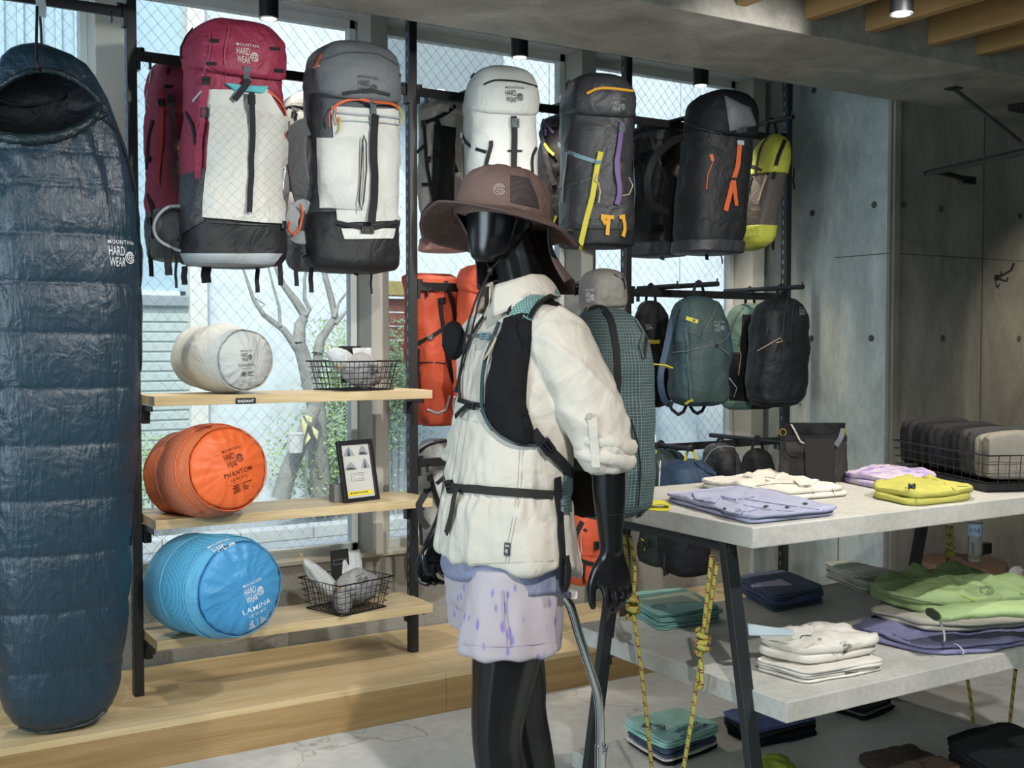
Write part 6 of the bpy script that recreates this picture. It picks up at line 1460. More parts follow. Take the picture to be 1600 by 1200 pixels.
# white shirt behind it
rt, bv, zt = folded('folded_shirt', 'off-white shirt folded behind the lavender shirt on the table', 'shirt', TOPL, [(1090, 762), (1228, 784), (1330, 776), (1205, 748)], TT+.0005, .034, c_wht, 1, 2, .009, 6.6, dome=.010, wob=.018)
flap(rt, bv, [(1168, 740), (1182, 744), (1176, 748), (1160, 746)], c_wht, 'collar_leaf', .008); flap(rt, bv, [(1240, 752), (1280, 750), (1268, 760), (1250, 760)], c_wht, 'pocket_flap', .005)
line(rt, bv, [(1180, 760), (1210, 756), (1245, 756), (1275, 766), (1266, 778)], M_line); line(rt, bv, [(1115, 748), (1112, 760), (1122, 768)], M_line); line(rt, bv, [(1300, 764), (1304, 774)], M_line); line(rt, bv, [(1195, 746), (1210, 748)], M_line, .004); line(rt, bv, [(1196, 750), (1202, 752)], M_line, .003)
tag(MB().box(*(lambda p: (p.x-.05, p.x+.09, p.y-.03, p.y+.02))(atz(1140, 768, TT)), TT+.0004, TT+.0012).build('clear_hanger_sheet', plain('grey_sheet', '6d6f6c', .4), None), 'thin grey sheet peeking out below the off-white shirt', 'sheet')
# printed shorts, lime shorts
m, nt, b = newmat('cloth_lilac_print'); c_print = m
vx = N(nt, 'ShaderNodeTexNoise', Scale=22.0, Detail=4.0); nt.links.new(coords(nt), vx.inputs['Vector'])
nt.links.new(ramp(nt, vx.outputs['Fac'], [(.44, lin('c3b6c6')), (.54, lin('b5a6cc')), (.62, lin('8f7fc0'))]), b.inputs['Base Color']); b.inputs['Roughness'].default_value = .8
rt, bv, zt = folded('folded_shorts', 'lilac printed shorts folded before the black mesh bag on the table', 'shorts', TOPL, [(1306, 752), (1392, 768), (1478, 758), (1385, 742)], TT+.0005, .042, c_print, 2, 4, .008, 5, dome=.008, wob=.014)
decal_px(bv, 1395, 728, fit_text('MHW', 0, 1, 0, .4, .03), .020, 10, .002).build('printed_logo', M_line, rt)
rt, bv, zt = folded('folded_shorts', 'lime green shorts folded at the right of the off-white shirt', 'shorts', TOPL, [(1347, 776), (1430, 794), (1535, 782), (1445, 758)], TT+.0005, .044, c_lime, 2, 5, .012, 5, dome=.010, wob=.018)
line(rt, bv, [(1365, 742), (1358, 752), (1366, 764)], M_line); line(rt, bv, [(1414, 762), (1432, 772), (1432, 785)], M_line); line(rt, bv, [(1495, 760), (1512, 761)], M_line, .003); line(rt, bv, [(1440, 744), (1470, 752), (1500, 770)], plain('stitch_lime', '8f8c2c', .8, var=0)); flap(rt, bv, [(1419, 757), (1430, 757), (1430, 764), (1420, 764)], M_blk2, 'woven_label', .003); decal_px(bv, 1425, 760, emblem(0, 0, 1), .008, 0, .0065).build('label_print', M_inkw, rt)
# ---- black mesh bag with a card
M_net = meshfab('bag_net', '2a2a2c', '0b0b0c', .006)
c_ = atz(1270, 752, TT); bgx = root('mesh_bag', (c_.x, c_.y, TT), 'black mesh pouch with roll top standing upright on the table', 'bag')
def bpt(u, v, sg):
    w = .120*(1.02-.10*v); x = (u-.5)*2*w; y = sg*(.035*(math.sin(PI*min(1, max(0, u)))**.5)*(1-.6*v)+.002)+.01*nz((u*4, v*4, sg), 1); return c_+RGT*x+V((FWD.x, FWD.y, 0)).normalized()*y+V((0, 0, .002+.20*v))
for nm, a, c, mt in (('net_body', 0, .72, M_net), ('roll_top', .70, 1.0, c_dk)):
    mb = MB()
    ring = lambda v: [bpt(k/24, v, -1) for k in range(25)]+[bpt(k/24, v, 1) for k in range(23, 0, -1)]
    mb.loft([ring(a+(c-a)*j/12) for j in range(13)]); mb.build(nm, mt, bgx, smooth=60)
MB().ribbon([bpt(k/14, .74, -1.25) for k in range(15)], -FWD, .02, .004).build('top_strap', M_web, bgx)
for u, nm in ((.03, 'l'), (.97, 'r')):
    p_ = bpt(u, .84, -1.2); MB().tube([p_+RGT*math.cos(2*PI*k/16)*.010+V((0, 0, .012*math.sin(2*PI*k/16))) for k in range(16)], .0022, 6, True).build('brass_ring', plain('brass', 'c9a24a', .3, .8, .5, 0), bgx, smooth=60)
M_fleck = plain('cord_fleck', 'a8a8a4', .7, var=.5, vscale=260)
MB().tube(spline([bpt(.14, .98, -1.3), bpt(.20, .86, -1.5), bpt(.27, .70, -1.6), bpt(.33, .66, -1.5)], 5), .0032, 7).build('braided_cord', M_fleck, bgx, smooth=60)
MB().tube(spline([bpt(.06, .78, -1.4), bpt(.06, .58, -1.6), bpt(.12, .46, -1.6), bpt(.24, .44, -1.5)], 5), .003, 7).build('loop_cord', M_web, bgx, smooth=60)
MB().ribbon([bpt(.95, .90, -1.5), bpt(.88, .74, -1.7), bpt(.80, .62, -1.7)], -FWD, .018, .003).build('end_strap', M_webg, bgx)
cd = atz(1281, 757, TT); FH_ = V((FWD.x, FWD.y, 0)).normalized()
tag(MB().obox(cd+V((0, 0, .078)), RGT, FH_*.96+V((0, 0, -.12)), V((0, 0, 1))+FH_*.15, .050, .0015, .076).build('black_card', M_card, None, bevel=.0006), 'blank black card leaning on the black mesh pouch on the table', 'card')
# ---- basket of rolled trousers
bq = [atz(1400, 742, TT), atz(1528, 768, TT)]
ax_ = V((1, 0, 0)); yb = math.degrees(math.atan2((bq[1]-bq[0]).y, (bq[1]-bq[0]).x))
b0 = atz(1400, 738, TT); b1c_ = atz(1542, 770, TT)
bd = (b1c_-b0); bl = bd.length; ang = math.degrees(math.atan2(bd.y, bd.x)); nn_ = V((-bd.y, bd.x, 0)).normalized()
bcen = (b0+b1c_)/2+nn_*.13; bcen.z = TT+.001
bt, BM = basket('long black wire basket of rolled trousers at the back of the table', bcen, bl, .26, .118, ang, 12, 7, 4, .006)
tr_ = MB(); 
for sx in (-1,): pass
f_ = MB(); f_.add([BM @ V(p) for p in ((-bl/2, -.131, .004), (bl/2, -.131, .004), (bl/2, .131, .004), (-bl/2, .131, .004), (-bl/2, -.131, .026), (bl/2, -.131, .026), (bl/2, .131, .026), (-bl/2, .131, .026))], [(0, 3, 2, 1), (4, 5, 6, 7), (0, 1, 5, 4), (1, 2, 6, 5), (2, 3, 7, 6), (3, 0, 4, 7)]); f_.build('tray', M_blk2, bt, bevel=.003)
c_gr = cloth('cloth_grey', '7f7b72'); c_ch = cloth('cloth_charcoal', '26272b'); c_mid = cloth('cloth_dkgrey', '37383a')
spec = [(c_ch, .172, 'black rolled trousers first from the left in the table basket'), (c_dk, .165, 'black rolled trousers second from the left in the table basket'), (c_ch, .170, 'black rolled trousers third from the left in the table basket'), (c_dk, .165, 'black rolled trousers fourth from the left in the table basket'), (c_mid, .168, 'dark grey rolled trousers beside the pale grey ones in the table basket'), (c_gr, .160, 'pale grey rolled trousers at the front of the table basket')]
w_ = (bl-.012)/len(spec)
for k, (mt, hh, lb) in enumerate(spec):
    x = -bl/2+.006+w_*(k+.5); o0 = BM @ V((x, 0, .028)); rt = root('rolled_trousers', o0, lb, 'trousers', 'trousers rolled in the table basket')
    for j in range(2):
        mb = MB(); rings = []
        for t in range(15):
            y = -.118+.236*t/14; e_ = min(1, .80+.2*math.sin(PI*t/14)**.4)
            rings.append([BM @ V((x+(j-.5)*w_*.48+sup(2*PI*i/24, w_*.27*e_, 1, 1, 3.).x+.004*nz((y*18, i*.5, k+j*7), 1)+.006*math.sin(y*20+k), y+.004*nz((i*.4, k, j), 1), .030+hh*.5+j*.003+sup(2*PI*i/24, 1, hh*.5*e_, hh*.5*e_, 3.2).y+.006*nz((y*14, i*.4, k+j*3), 1))) for i in range(24)])
        mb.loft(rings); mb.build('leg_roll', mt, rt, smooth=75)
# ---- middle shelf
def stack(prefix, items, quad, z0, cat, name, group, seed, e=7., folds=1, amp=.003):
    z = z0; res = None
    for k, (mat, h, lb) in enumerate(items):
        rn = random.Random(seed*31+k); d = .007
        q = [V((p.x+rn.uniform(-d, d), p.y+rn.uniform(-d, d), 0)) for p in [atz(*c, z0) for c in quad]]
        res = folded(name, lb, cat, group, q, z+.0005, h, mat, folds, seed+k, amp, e, .006, dome=.004 if k == len(items)-1 else 0); z += h+.0008
    return res
rt, bv, z = stack('', [(c_tealt, .013, 'teal tee at the very bottom of the teal stack near the rope knot'), (c_tealt, .013, 'teal tee second from the bottom of the teal stack by the rope'), (c_tealt, .013, 'teal tee third from the bottom of the teal stack by the rope'), (c_tealt, .014, 'teal tee with ring print on top of the stack by the rope')], [(975, 950), (1030, 988), (1132, 972), (1068, 941)], TM+.001, 'tee', 'folded_tee', MIDL, 20)
M_ringp = plain('print_teal_dark', '3f6d68', .8, var=0); M_pale2 = plain('print_pale', 'c9cdb9', .8, var=0); M_paleg = plain('print_greygreen', '8fa093', .8, var=0)
flap(rt, bv, [(1000, 936), (1078, 924), (1098, 940), (1030, 938)], M_pale2, 'printed_panel', .0012); flap(rt, bv, [(1004, 940), (1070, 929), (1090, 940), (1020, 946)], M_paleg, 'printed_panel', .0022)
decal_px(bv, 1029, 949, merge_flat(arc(0, 0, 1, .1, 0, 360, 28), arc(0, 0, .75, .08, 0, 360, 24), arc(0, 0, .5, .08, 0, 360, 20)), .05, 0, .002).build('ring_print', M_ringp, rt); line(rt, bv, [(1040, 966), (1080, 958), (1118, 946)], M_ringp)
rt, bv, z = stack('', [(c_navy, .011, 'navy tee lowest in the navy stack behind the table leg'), (c_navy, .011, 'navy tee second from the bottom of the navy stack'), (c_blue, .011, 'blue tee in the middle of the navy stack'), (c_navy, .011, 'navy tee fourth from the bottom of the navy stack'), (c_navy, .014, 'navy tee with pale lilac print on top of the navy stack')], [(1150, 924), (1210, 958), (1292, 942), (1225, 914)], TM+.001, 'tee', 'folded_tee', MIDL, 30)
flap(rt, bv, [(1152, 917), (1220, 905), (1238, 914), (1190, 917)], c_lilac, 'printed_panel', .0012); decal_px(bv, 1192, 924, merge_flat(arc(0, 0, 1, .06, 0, 360, 28), arc(0, 0, .7, .05, 0, 360, 24)), .045, 0, .002).build('ring_print', M_linel, rt)
rt, bv, z = stack('', [(c_pg, .011, 'pale green tee lowest in the pale stack behind the green jacket'), (c_wht, .011, 'off-white tee second in the pale stack behind the green jacket'), (c_pg, .011, 'pale green tee third in the pale stack behind the green jacket'), (c_wht, .011, 'off-white tee fourth in the pale stack behind the green jacket'), (c_pg, .014, 'pale green printed tee on top of the pale stack behind the green jacket')], [(1288, 902), (1352, 930), (1432, 915), (1360, 892)], TM+.001, 'tee', 'folded_tee', MIDL, 40)
flap(rt, bv, [(1296, 893), (1372, 880), (1390, 890), (1330, 896)], c_wht, 'printed_panel', .0012); decal_px(bv, 1345, 905, merge_flat(fit_text('MHW', 0, 1, 0, .5, .02), arc(1.6, .25, .4, .06, 0, 360)), .045, 4, .002).build('ring_print', M_line, rt)
# white shirts
rt, bv, z = folded('folded_shirt', 'off-white shirt at the bottom of the white pile on the middle shelf', 'shirt', MIDL, [(1172, 1046), (1262, 1070), (1390, 1048), (1290, 1012)], TM+.001, .034, c_wht, 3, 50, .004, 7)
line(rt, bv, [(1320, 1052), (1340, 1050)], M_line, .005)
rt, bv, z2 = folded('folded_shirt', 'off-white logo shirt on top of the white pile on the middle shelf', 'shirt', MIDL, [V(tuple(atz(1168, 1040, TM))), V(tuple(atz(1262, 1062, TM))), V(tuple(atz(1386, 1040, TM))), V(tuple(atz(1280, 1006, TM)))], z+.001, .050, c_wht, 2, 51, .011, 5.5, dome=.014, wob=.015)
decal_px(bv, 1323, 1008, LOGO, .032, 12, .003).build('printed_logo', M_line, rt); decal_px(bv, 1281, 1000, emblem(0, 0, 1), .012, 0, .003).build('printed_logo', M_line, rt); line(rt, bv, [(1250, 998), (1252, 992), (1268, 994)], M_line, .004); line(rt, bv, [(1300, 1020), (1318, 1036)], plain('stitch_white', 'aaa9a3', .8, var=0))
hs = MB(); hc_ = atz(1206, 1000, z2)
for j in range(2): pass
hs.grid(14, 6, lambda u, v: hc_+RGT*(-.065+.13*u)+V((0, 0, .012+.030*v-.018*u*v-.004*math.sin(u*PI)))+FH_*(.02*v+.012*math.sin(u*3)))
o = hs.build('collar_stay', fabric('collar_pale_blue', '9fb2bb', .6), None, smooth=60); o.modifiers.new('t', 'SOLIDIFY').thickness = .002; o.parent = rt; o.matrix_parent_inverse = (Matrix.Translation(rt.location)).inverted()
# jackets
def jacket(label, quad, z, h, mat, seed, amp, dome, folds=2): return folded('folded_jacket', label, 'jacket', MIDL, quad, z, h, mat, folds, seed, amp, 4.0, .03, dome=dome, wob=.030)
rt, bv, z = jacket('purple jacket lowest in the jacket pile on the middle shelf', [(1300, 982), (1452, 1032), (1700, 1000), (1500, 950)], TM+.001, .030, c_pur, 60, .006, .004)
line(rt, bv, [(1395, 990), (1430, 1008), (1448, 1024)], M_linel, .003); line(rt, bv, [(1580, 998), (1584, 1008)], M_linel, .003)
cw = MB(); p_ = hit_px(bv, 1490, 1008)
MB().tube(spline([p_[0]+p_[1]*.004, p_[0]+V((.004, -.012, .002)), p_[0]+V((.006, -.03, -.012)), p_[0]+V((.002, -.030, -.02))], 5), .002, 6).build('draw_cord', c_lilac, rt, smooth=60)
rt, bv, z = jacket('grey jacket in the middle of the jacket pile', [V(tuple(atz(1325, 972, TM))), V(tuple(atz(1470, 1012, TM))), V(tuple(atz(1700, 985, TM))), V(tuple(atz(1510, 945, TM)))], z+.001, .030, c_greyj, 61, .008, .006)
p_ = hit_px(bv, 1505, 990); MB().tube(spline([p_[0]+p_[1]*.006, p_[0]+V((.01, -.02, .008)), p_[0]+V((.014, -.045, -.008)), p_[0]+V((.012, -.048, -.02))], 5), .002, 6).build('draw_cord', M_fleck, rt, smooth=60)
rt, bv, z = jacket('light green jacket spread on top of the jacket pile', [V(tuple(atz(1322, 962, TM))), V(tuple(atz(1470, 1004, TM))), V(tuple(atz(1720, 975, TM))), V(tuple(atz(1520, 925, TM)))], z+.001, .066, c_green, 62, .020, .030, 2)
M_lst = plain('stitch_green', 'a9bf4a', .8, var=0); M_gdk = plain('print_green_dark', '2f3b28', .8, var=0); M_cuffshade = plain('inside_shade', '2a3420', .9, var=0)
line(rt, bv, [(1440, 900), (1490, 925), (1540, 945), (1600, 965)], M_lst, .003); line(rt, bv, [(1370, 925), (1420, 935), (1470, 945)], M_line, .002); decal_px(bv, 1542, 922, merge_flat(*[arc(0, 0, r, .1, 0, 360, 20) for r in (1, .7, .4)]), .04, 0, .002).build('ring_print', M_gdk, rt)
# sleeve with a closed end painted as an open cuff laid across the front, and a soft fold standing at the back
s0_, s1_ = atz(1458, 966, z-.012), atz(1660, 952, z-.004); dr_ = (s1_-s0_); L2 = dr_.length; dr_.normalize(); sd_ = V((-dr_.y, dr_.x, 0))
def slv(t, i, k=1.0):
    a = 2*PI*i/32; q = sup(a, 1, 1, 1, 2.2); w = (.046+.030*t)*k; hgt = (.017+.006*t)*k
    p = s0_+dr_*(L2*t)+sd_*(q.x*w+.012*math.sin(t*5)); r_ = 1+.22*nz((t*4, math.cos(a)*1.5, math.sin(a)*1.5+3), 1)
    return p+V((0, 0, .012+q.y*hgt*r_+.010*nz((t*5, 2, 8), 1)))
sl = MB(); sl.loft([[slv(t/24, i) for i in range(32)] for t in range(25)], True)
sl.build('sleeve', c_green, rt, smooth=70)
MB().loft([[slv(0, i, k)-dr_*.0015 for i in range(32)] for k in (.86, .04)], False).build('cuff_shade', M_cuffshade, rt)  # dark sheet painting the shade inside the cuff
p0 = slv(.02, 24); MB().tube(spline([p0, p0+V((.002, -.012, .0)), p0+V((.004, -.026, -.028)), p0+V((.0, -.032, -.055))], 5), .003, 6).build('draw_cord', M_fleck, rt, smooth=60)
nk = atz(1478, 918, z-.012)
MB().grid(34, 14, lambda u, v: nk+RGT*(-.11+.30*u)+FH_*(.05*math.cos(PI*v)+.02*math.sin(u*5))+V((0, 0, (.046*math.sin(PI*min(1, u*1.05))**.7*(1-.5*u))*math.sin(PI*v)+.010*nz((u*5, v*3, 4), 1)))).build('back_fold', c_green, rt, smooth=70).modifiers.new('t', 'SOLIDIFY').thickness = .003
# ---- bottom shelf
ql = [(975, 1160), (1040, 1200), (1125, 1168), (1060, 1140)]
rt, bv, z = stack('', [(c_dk, .012, 'black tee lowest in the logo tee stack on the bottom shelf'), (c_wht, .010, 'white tee second in the logo tee stack on the bottom shelf'), (c_navy, .013, 'dark navy tee in the middle of the logo tee stack'), (c_navy, .012, 'navy tee below the teal tees in the logo tee stack'), (c_teall, .014, 'light teal tee second from top of the logo tee stack'), (c_teall, .016, 'light teal tee with a big dark logo on top of its stack')], ql, TBz+.001, 'tee', 'folded_tee', LOWL, 70)
M_lgn = plain('print_navy', '27344a', .8, var=0)
hexe = merge_flat(arc(0, 0, .92, .14, 0, 360, 6), arc(-.05, 0, .55, .16, 100, 350), arc(-.02, .0, .25, .14, 90, 340), *[poly([(1.1+.32*i-.1*abs(j), .52*j-.16), (1.38+.32*i-.1*abs(j), .52*j-.16), (1.45+.32*i-.1*abs(j), .52*j), (1.38+.32*i-.1*abs(j), .52*j+.16), (1.1+.32*i-.1*abs(j), .52*j+.16), (1.03+.32*i-.1*abs(j), .52*j)]) for i in (0, 1) for j in (-1, 0, 1)])
decal_px(bv, 1022, 1136, hexe, .085, 180, .0025).build('printed_emblem', M_lgn, rt)
decal_px(bv, 1078, 1139, merge_flat(fit_text('MOUNTAIN', 0, 1, 0, .14, .015, 1.1), fit_text('HARD WEAR', 0, .9, -.24, -.08, .01)), .15, 200, .0025).build('printed_lettering', M_lgn, rt)
rt, bv, z = stack('', [(c_dk, .012, 'black garment lowest in the dark stack behind the front table leg'), (c_ch, .013, 'charcoal garment second in the dark stack behind the front table leg'), (c_dk, .012, 'black garment third in the dark stack behind the front table leg'), (c_mid, .013, 'grey garment fourth in the dark stack behind the front table leg'), (c_blue, .016, 'blue garment on top of the dark stack behind the front table leg')], [(1128, 1142), (1182, 1172), (1280, 1148), (1215, 1122)], TBz+.001, 'garment', 'folded_garment', LOWL, 80)
stack('', [(c_dk, .014, 'black garment below the white one in the shadow under the middle shelf'), (c_gr, .010, 'grey garment in the middle of the shaded pile under the middle shelf'), (c_dk, .012, 'black garment on top of the shaded pile under the middle shelf')], [(1300, 1112), (1350, 1128), (1400, 1108), (1350, 1096)], TBz+.001, 'garment', 'folded_garment', LOWL, 90)
stack('', [(c_dk, .020, 'black garment lowest in the black stack at the right'), (c_dk, .020, 'black garment second in the black stack at the right'), (c_dk, .020, 'black garment third in the black stack at the right'), (c_dk, .022, 'black garment on top of the black stack at the right')], [(1470, 1190), (1570, 1260), (1690, 1220), (1580, 1162)], TBz+.001, 'garment', 'folded_garment', LOWL, 95, 6., 2, .005)
rt, bv, z = folded('folded_garment', 'brown garment lying flat at the bottom edge of the photo', 'garment', LOWL, [(1330, 1190), (1420, 1232), (1520, 1215), (1420, 1172)], TBz+.001, .03, c_brn, 1, 97, .008, 5, dome=.01)
c_limes = fabric('cap_lime', '93a329', .6, wr=.7, wscale=22)
p_ = atz(1205, 1215, TBz); rt = root('lime_pouch', (p_.x, p_.y, TBz), 'crinkled lime green pouch behind the foot of the front table leg', 'pouch')
m = MB(); blob(m, (p_.x, p_.y, TBz+.028), .085, .06, .036, None, 44, .22, 20, flat=TBz+.001); m.build('pouch_body', c_limes, rt, smooth=180)
MB().tube(spline([V((p_.x-.085, p_.y+.005, TBz+.03)), V((p_.x-.12, p_.y-.0, TBz+.045)), V((p_.x-.14, p_.y-.02, TBz+.03)), V((p_.x-.13, p_.y-.03, TBz+.01))], 6), .0035, 6).build('cord', M_web, rt, smooth=60)
# ---- things beyond the table
M_stool = wood('stool_brown', '6f5443', '7c5f4c', '886a56', 2, .45)
sc = V((4.60, 3.42, 0)); zs = .425; so_ = root('round_stool', sc, 'low round brown stool with draped pleated side before the dark wall', 'stool')
def drape(u, v):
    a = 2*PI*u; fold = .012*math.sin(a*7+.5)+.006*math.sin(a*13)
    if v < .3: r = .195*v/.3; return sc+V((r*math.cos(a), r*math.sin(a), zs))
    k = (v-.3)/.7; r = .195+.035*k+fold*k; return sc+V((r*math.cos(a), r*math.sin(a), zs-.42*k-.004))
MB().grid(72, 20, drape, cu=True).build('draped_cover', M_stool, so_, smooth=50)
bp_ = aty(1523, 866, 3.36); bp_.z = zs+.001
bo_ = root('water_bottle', bp_, 'clear plastic water bottle with blue label standing on the brown stool', 'bottle')
m, nt, b = newmat('pet_clear'); b.inputs['Transmission Weight'].default_value = .9; b.inputs['Roughness'].default_value = .05; b.inputs['IOR'].default_value = 1.2; b.inputs['Base Color'].default_value = (.9, .95, .95, 1)
pr = [(.026, 0), (.032, .006)]
for k in range(9): pr += [(.0325, .012+.012*k), (.0305, .018+.012*k)]
pr += [(.033, .125), (.033, .185), (.026, .205), (.013, .222), (.0125, .235)]
MB().lathe(pr, bp_, 28).build('bottle_body', m, bo_, smooth=60)
MB().lathe([(.0335, .123), (.0337, .125), (.0337, .178), (.0335, .180)], bp_, 32, False).build('paper_label', plain('label_blue', '86a0b4', .5, var=.2, vscale=40), bo_, smooth=60)
MB().lathe([(.0145, .226), (.0145, .243), (.002, .243)], bp_, 20).build('cap', M_lw, bo_, smooth=40)
try:
    tv, tf = fit_text('天然水', -.024, .024, .140, .162, .01)
    dirc = (C0-bp_); dirc.z = 0; dirc.normalize(); rr_ = V((0, 0, 1)).cross(dirc)
    MB().add([bp_+dirc*math.cos(x/.034)*.0345+rr_*math.sin(x/.034)*.0345+V((0, 0, y)) for x, y in tv], tf).build('label_lettering', plain('label_ink', '1f2f4a', .6, var=0), bo_)
except Exception as ex: print(ex)
kk = aty(1541, 858, 3.70); tag(MB().box(kk.x-.035, kk.x+.035, 3.69, 3.7345, kk.z-.025, kk.z+.03).build('small_black_box', M_blk2, None, bevel=.003), 'small black box fixed low on the dark concrete wall behind the bottle', 'socket box')  # plain small black box, its mounting on the wall made up
tx = atz(1585, 905, .36); tr2 = root('tissue_box', (tx.x, tx.y, .25), 'white topped tissue box at the right edge before the dark wall', 'tissue box')
MB().box(tx.x-.07, tx.x+.16, tx.y-.05, tx.y+.07, .252, .36).build('box', M_lw, tr2, bevel=.003)
m = MB(); blob(m, (tx.x+.03, tx.y+.01, .385), .05, .022, .03, None, 77, .3, 12, flat=.361); m.build('tissue', plain('tissue_white', 'd5d3cc', .9, var=0), tr2, smooth=180)
st2 = root('side_stool', (tx.x+.05, tx.y+.02, 0), 'dark low stand below the tissue box before the dark wall', 'stand')
MB().box(tx.x-.11, tx.x+.3, tx.y-.08, tx.y+.10, .215, .25).build('top', M_slab, st2, bevel=.003)
for dx in (-.09, .28):
    for dy in (-.06, .08): MB().box(tx.x+dx-.012, tx.x+dx+.012, tx.y+dy-.012, tx.y+dy+.012, 0, .2148).build('leg', M_tbl, st2)
# ================================================================== STREET OUTSIDE
YF = 10.6
M_fac = concrete('facade_white', 'd3dee3', 'd8e2e6', 'dce6e9', .25, .9, .02)
M_corr = plain('facade_corrugated', 'a9c2cd', .5, .1, .5, .04, 3)
M_fpale = plain('facade_pale', 'd8d8cf', .8, 0, .4, .03)
M_road = concrete('asphalt', '9a9fa1', 'a6abad', 'b0b5b6', 1.5, .9, .3)
M_kerb = concrete('kerb', 'b8bcbb', 'c4c8c6', 'cdd1ce', 1.5, .9, .2)
M_shut = plain('shutter_grey', 'b4c0bd', .6, 0, .5, .04)
M_dkb = plain('facade_grey', '8f999d', .8, 0, .4, .05)
ZS = -.12
struct('ground_street', MB().box(-12, 26, 4.95, 18, ZS-.1, ZS), M_road)
k = root('street_kerb', (4, 8.6, ZS), 'pale concrete kerb running along the far side of the street', 'kerb')
x = -8
while x < 14:
    MB().box(x, x+.594, 8.55, 8.72, ZS, ZS+.10).build('kerb_stone', M_kerb, k, bevel=.01); x += .6
struct('ground_gutter', MB().box(-12, 26, 7.2, 7.55, ZS, ZS+.004), M_kerb)
def X_at(px, y=YF): return aty(px, 500, y).x
xa, xb, xc = X_at(-260), X_at(318), X_at(1400)
zb = aty(280, 455, YF).z
b1_ = root('corrugated_building', ((xa+xb)/2, YF+.5, ZS), 'pale blue corrugated building with a roller shutter across the street at the left', 'building')
MB().box(xa, xb, YF+.03, YF+2, zb, 5.6).build('wall', M_corr, b1_)
cm = MB(); x = xa
while x < xb-.5:
    cm.box(x, x+.055, YF-.02, YF+.03, zb, 5.6); x += .155
cm.build('corrugation', M_corr, b1_, bevel=.008)['kind'] = 'stuff'
MB().box(xb-.16, xb, YF-.13, YF+.03, ZS, 5.6).build('corner_post', M_fpale, b1_)
MB().box(xa, xb-.22, YF-.02, YF+.5, ZS, zb).build('ground_floor', M_fac, b1_)
s0, s1 = X_at(196), X_at(292); zt_ = aty(260, 462, YF).z
sh = MB().box(s0, s1, YF-.045, YF-.022, ZS, zt_-.1).build('shutter', M_shut, b1_); adopt(sh, b1_)
z = ZS+.05
while z < zt_-.15:
    MB().box(s0, s1, YF-.06, YF-.045, z, z+.075).build('shutter_slat', M_shut, sh, bevel=.01); z += .09
MB().box(s0-.09, s0, YF-.10, YF-.02, ZS, zt_).box(s1, s1+.09, YF-.10, YF-.02, ZS, zt_).box(s0-.09, s1+.09, YF-.10, YF-.02, zt_-.1, zt_).build('shutter_frame', M_dkb, b1_, bevel=.01)
b2_ = root('white_building', ((xb+xc)/2, YF+.5, ZS), 'plain white plastered building facing the shop across the street', 'building')
ps = [xb+.02, X_at(563), X_at(858), X_at(1062), xc]
for a, c in zip(ps, ps[1:]): MB().box(a+.006, c-.006, YF, YF+2, ZS, 5.6).build('wall_panel', M_fac, b2_, bevel=.006)
MB().box(X_at(598), X_at(735), YF-.7, YF-.01, aty(660, 168, YF).z, 5.7).build('bay_window', M_dkb, b2_, bevel=.02)
MB().box(X_at(1172), X_at(1300), YF-.6, YF-.01, aty(1180, 165, YF).z, 5.7).build('bay_window', M_dkb, b2_, bevel=.02)
# brown board fence beyond the mullion
M_fen = wood('fence_brown', '6e4238', '7d4e42', '8a5a4c', 0, .7)
f = root('board_fence', (X_at(620, 9.9), 9.9, ZS), 'reddish brown board fence across the street behind the second post', 'fence')
z0, z1 = aty(620, 640, 9.9).z, aty(620, 466, 9.9).z; n = 8
for i in range(n):
    MB().box(X_at(586, 9.9), X_at(760, 9.9), 9.88, 9.91, z0+(z1-z0)*i/n+.006, z0+(z1-z0)*(i+1)/n-.006).build('board', M_fen, f, bevel=.004)
MB().box(X_at(586, 9.9), X_at(760, 9.9), 9.80, 10.0, z1+.02, z1+.16).build('coping', plain('coping_ochre', '9a8a52', .7), f, bevel=.01)
# trees
M_bark = concrete('bark', '87877f', '979790', 'a5a59e', 6, .9, .5)
M_leaf = plain('leaf_green', '9db884', .6, 0, .3, .25, 3); M_leaf2 = plain('leaf_dark', '6f8c68', .6, 0, .3, .25, 3); M_leafy = plain('leaf_yellow', 'd3d0a0', .6, 0, .3, .1, 3)
def q(cx_, cy_): return 220+cx_/2.5, 420+cy_/2.5
def branch(pts, r0, r1, Y, dy=0):
    P = [aty(*q(*p), Y+dy*i) for i, p in enumerate(pts)]
    n = len(P); return MB().tube(P, [r0+(r1-r0)*i/(n-1) for i in range(n)], 8)
t1 = root('street_tree', aty(*q(700, 880), 9.2), 'bare forked tree with grey trunk standing beyond the wire basket outside', 'tree')
MB_ = branch([(705, 900), (690, 700), (690, 560), (665, 470), (640, 360), (618, 290)], .095, .06, 9.2); MB_.build('trunk', M_bark, t1, smooth=60)
for pts, r0, r1 in (([(618, 290), (622, 220), (640, 180), (600, 120), (555, 60), (520, -30)], .06, .02), ([(640, 185), (660, 160), (640, 120), (640, 40), (650, -20)], .022, .010), ([(690, 330), (700, 280), (760, 190), (745, 120), (715, 10), (712, -60)],   .045, .022),
                    ([(665, 470), (690, 360), (700, 290)],   .045, .045), ([(760, 215), (800, 170), (850, 145)], .02, .008), ([(755, 190), (775, 130), (830, 60)], .018, .006), ([(622, 330), (560, 240), (480, 180), (440, 120), (400, 0)], .035, .010), ([(545, 225), (540, 150), (515, 60), (490, -40)], .016, .008), ([(480, 180), (470, 150), (485, 140), (440, 110)], .010, .005), ([(590, 290), (610, 220), (635, 180)], .014, .012)):
    branch(pts, r0, r1, 9.2, .02).build('branch', M_bark, t1, smooth=60)
t2 = root('street_tree', aty(*q(545, 880), 9.0), 'leaning thinner tree trunk beside the forked tree outside', 'tree')
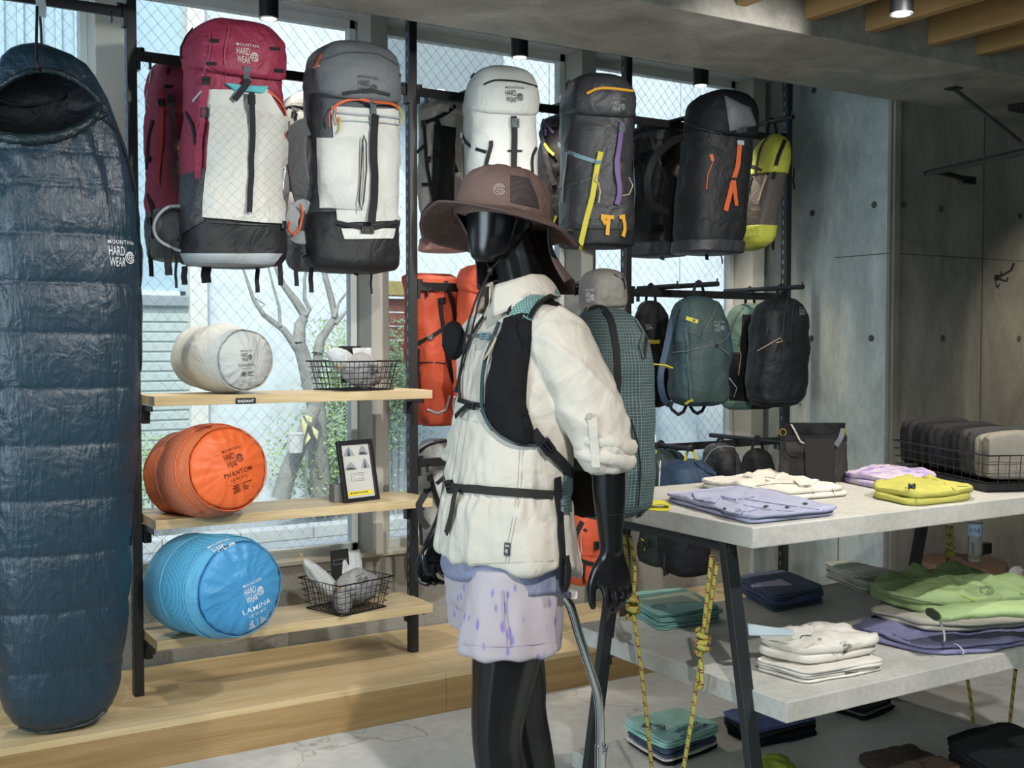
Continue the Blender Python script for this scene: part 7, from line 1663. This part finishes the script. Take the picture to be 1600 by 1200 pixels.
branch([(545, 900), (580, 780), (640, 640), (680, 540)], .085, .06, 9.0).build('trunk', M_bark, t2, smooth=60)
rn = random.Random(3)
def leaves(px, py, w, h, Y, n, size, mat, sp=.5):
    c = aty(px, py, Y); s = depth(c)/F_PX; m = MB()
    for i in range(n):
        a, b, g = max(-.9, min(.9, rn.gauss(0, .42))), max(-.9, min(.9, rn.gauss(0, .42))), max(-.42, min(.42, rn.gauss(0, sp*.5)))
        p = c+V((a*w*s, g, b*h*s)); d = V((rn.uniform(-1, 1), rn.uniform(-1, 1), rn.uniform(-.7, .7))).normalized(); u = d.orthogonal().normalized()*size*.3*rn.uniform(.8, 1.3)
        l = d*size*rn.uniform(.6, 1.3); m.add([p, p+l*.5+u, p+l, p+l*.5-u], [(0, 1, 2, 3)])
    return m
def bush(label, px, py, w, h, Y, n, size, mat):
    c = aty(px, py, Y); rt = root('leafy_bush', (c.x, c.y, ZS), label, 'bush')
    leaves(px, py, w, h, Y, n, size, mat).build('foliage', mat, rt)['kind'] = 'stuff'
    m = MB()
    for i in range(6): m.tube([(c.x+.05*i-.15, Y, ZS), (c.x+.12*i-.3, Y+.03*i, c.z)], .012, 5)
    m.build('stem', M_bark, rt)['kind'] = 'stuff'
bush('bright green bush behind the forked tree outside', 535, 600, 60, 110, 9.75, 3600, .036, M_leaf)
bush('dark green bush between mullion and second post outside', 622, 600, 60, 110, 9.4, 3400, .036, M_leaf2)
bush('low green bush below the tree fork outside', 520, 720, 110, 80, 9.5, 3200, .036, M_leaf)
bush('pale ground plants beside the roller shutter outside', 250, 735, 60, 60, 9.3, 1300, .036, M_leaf)
lv = root('broad_leaf_plant', aty(478, 700, 8.9), 'young plant with broad yellow leaves before the trunks outside', 'plant')
for (a, b), (c, d), wd in (((628, 575), (640, 655), .05), ((668, 610), (690, 668), .045), ((640, 570), (668, 600), .05), ((655, 640), (640, 690), .05)):
    p0, p1 = aty(*q(a, b), 8.9), aty(*q(c, d), 8.85); mid = (p0+p1)/2+V((0, -.03, 0)); sd = V((wd/2, 0, .01))
    MB().add([p0, mid-sd, p1, mid+sd, mid+V((0, .02, 0))], [(0, 1, 4), (1, 2, 4), (2, 3, 4), (3, 0, 4)]).build('leaf', M_leafy, lv)
MB().tube([aty(478, 780, 8.9), aty(479, 720, 8.9), aty(476, 650, 8.9)], .012, 6).build('stem', M_bark, lv)
bc = aty(462, 707, 8.8); bk = root('white_bucket', bc, 'white plastic bucket standing among the plants outside', 'bucket')
MB().lathe([(.055, 0), (.072, .15), (.076, .15), (.076, .16), (.068, .16), (.05, .012)], bc, 20).build('body', M_lw, bk, smooth=40)
# pale sheet over a low parked thing at the right
sc_ = aty(1085, 590, 8.6)
m = MB(); blob(m, (sc_.x, 7.6, ZS+.8), 1.25, .72, 1.1, None, 21, .22, 22, flat=ZS)
tag(m.build('covered_car', fabric('cover_white', 'c6d2d6', .6, wr=.6, wscale=3), None, smooth=180), 'large crumpled white cover over a parked car outside the right window', 'car cover')
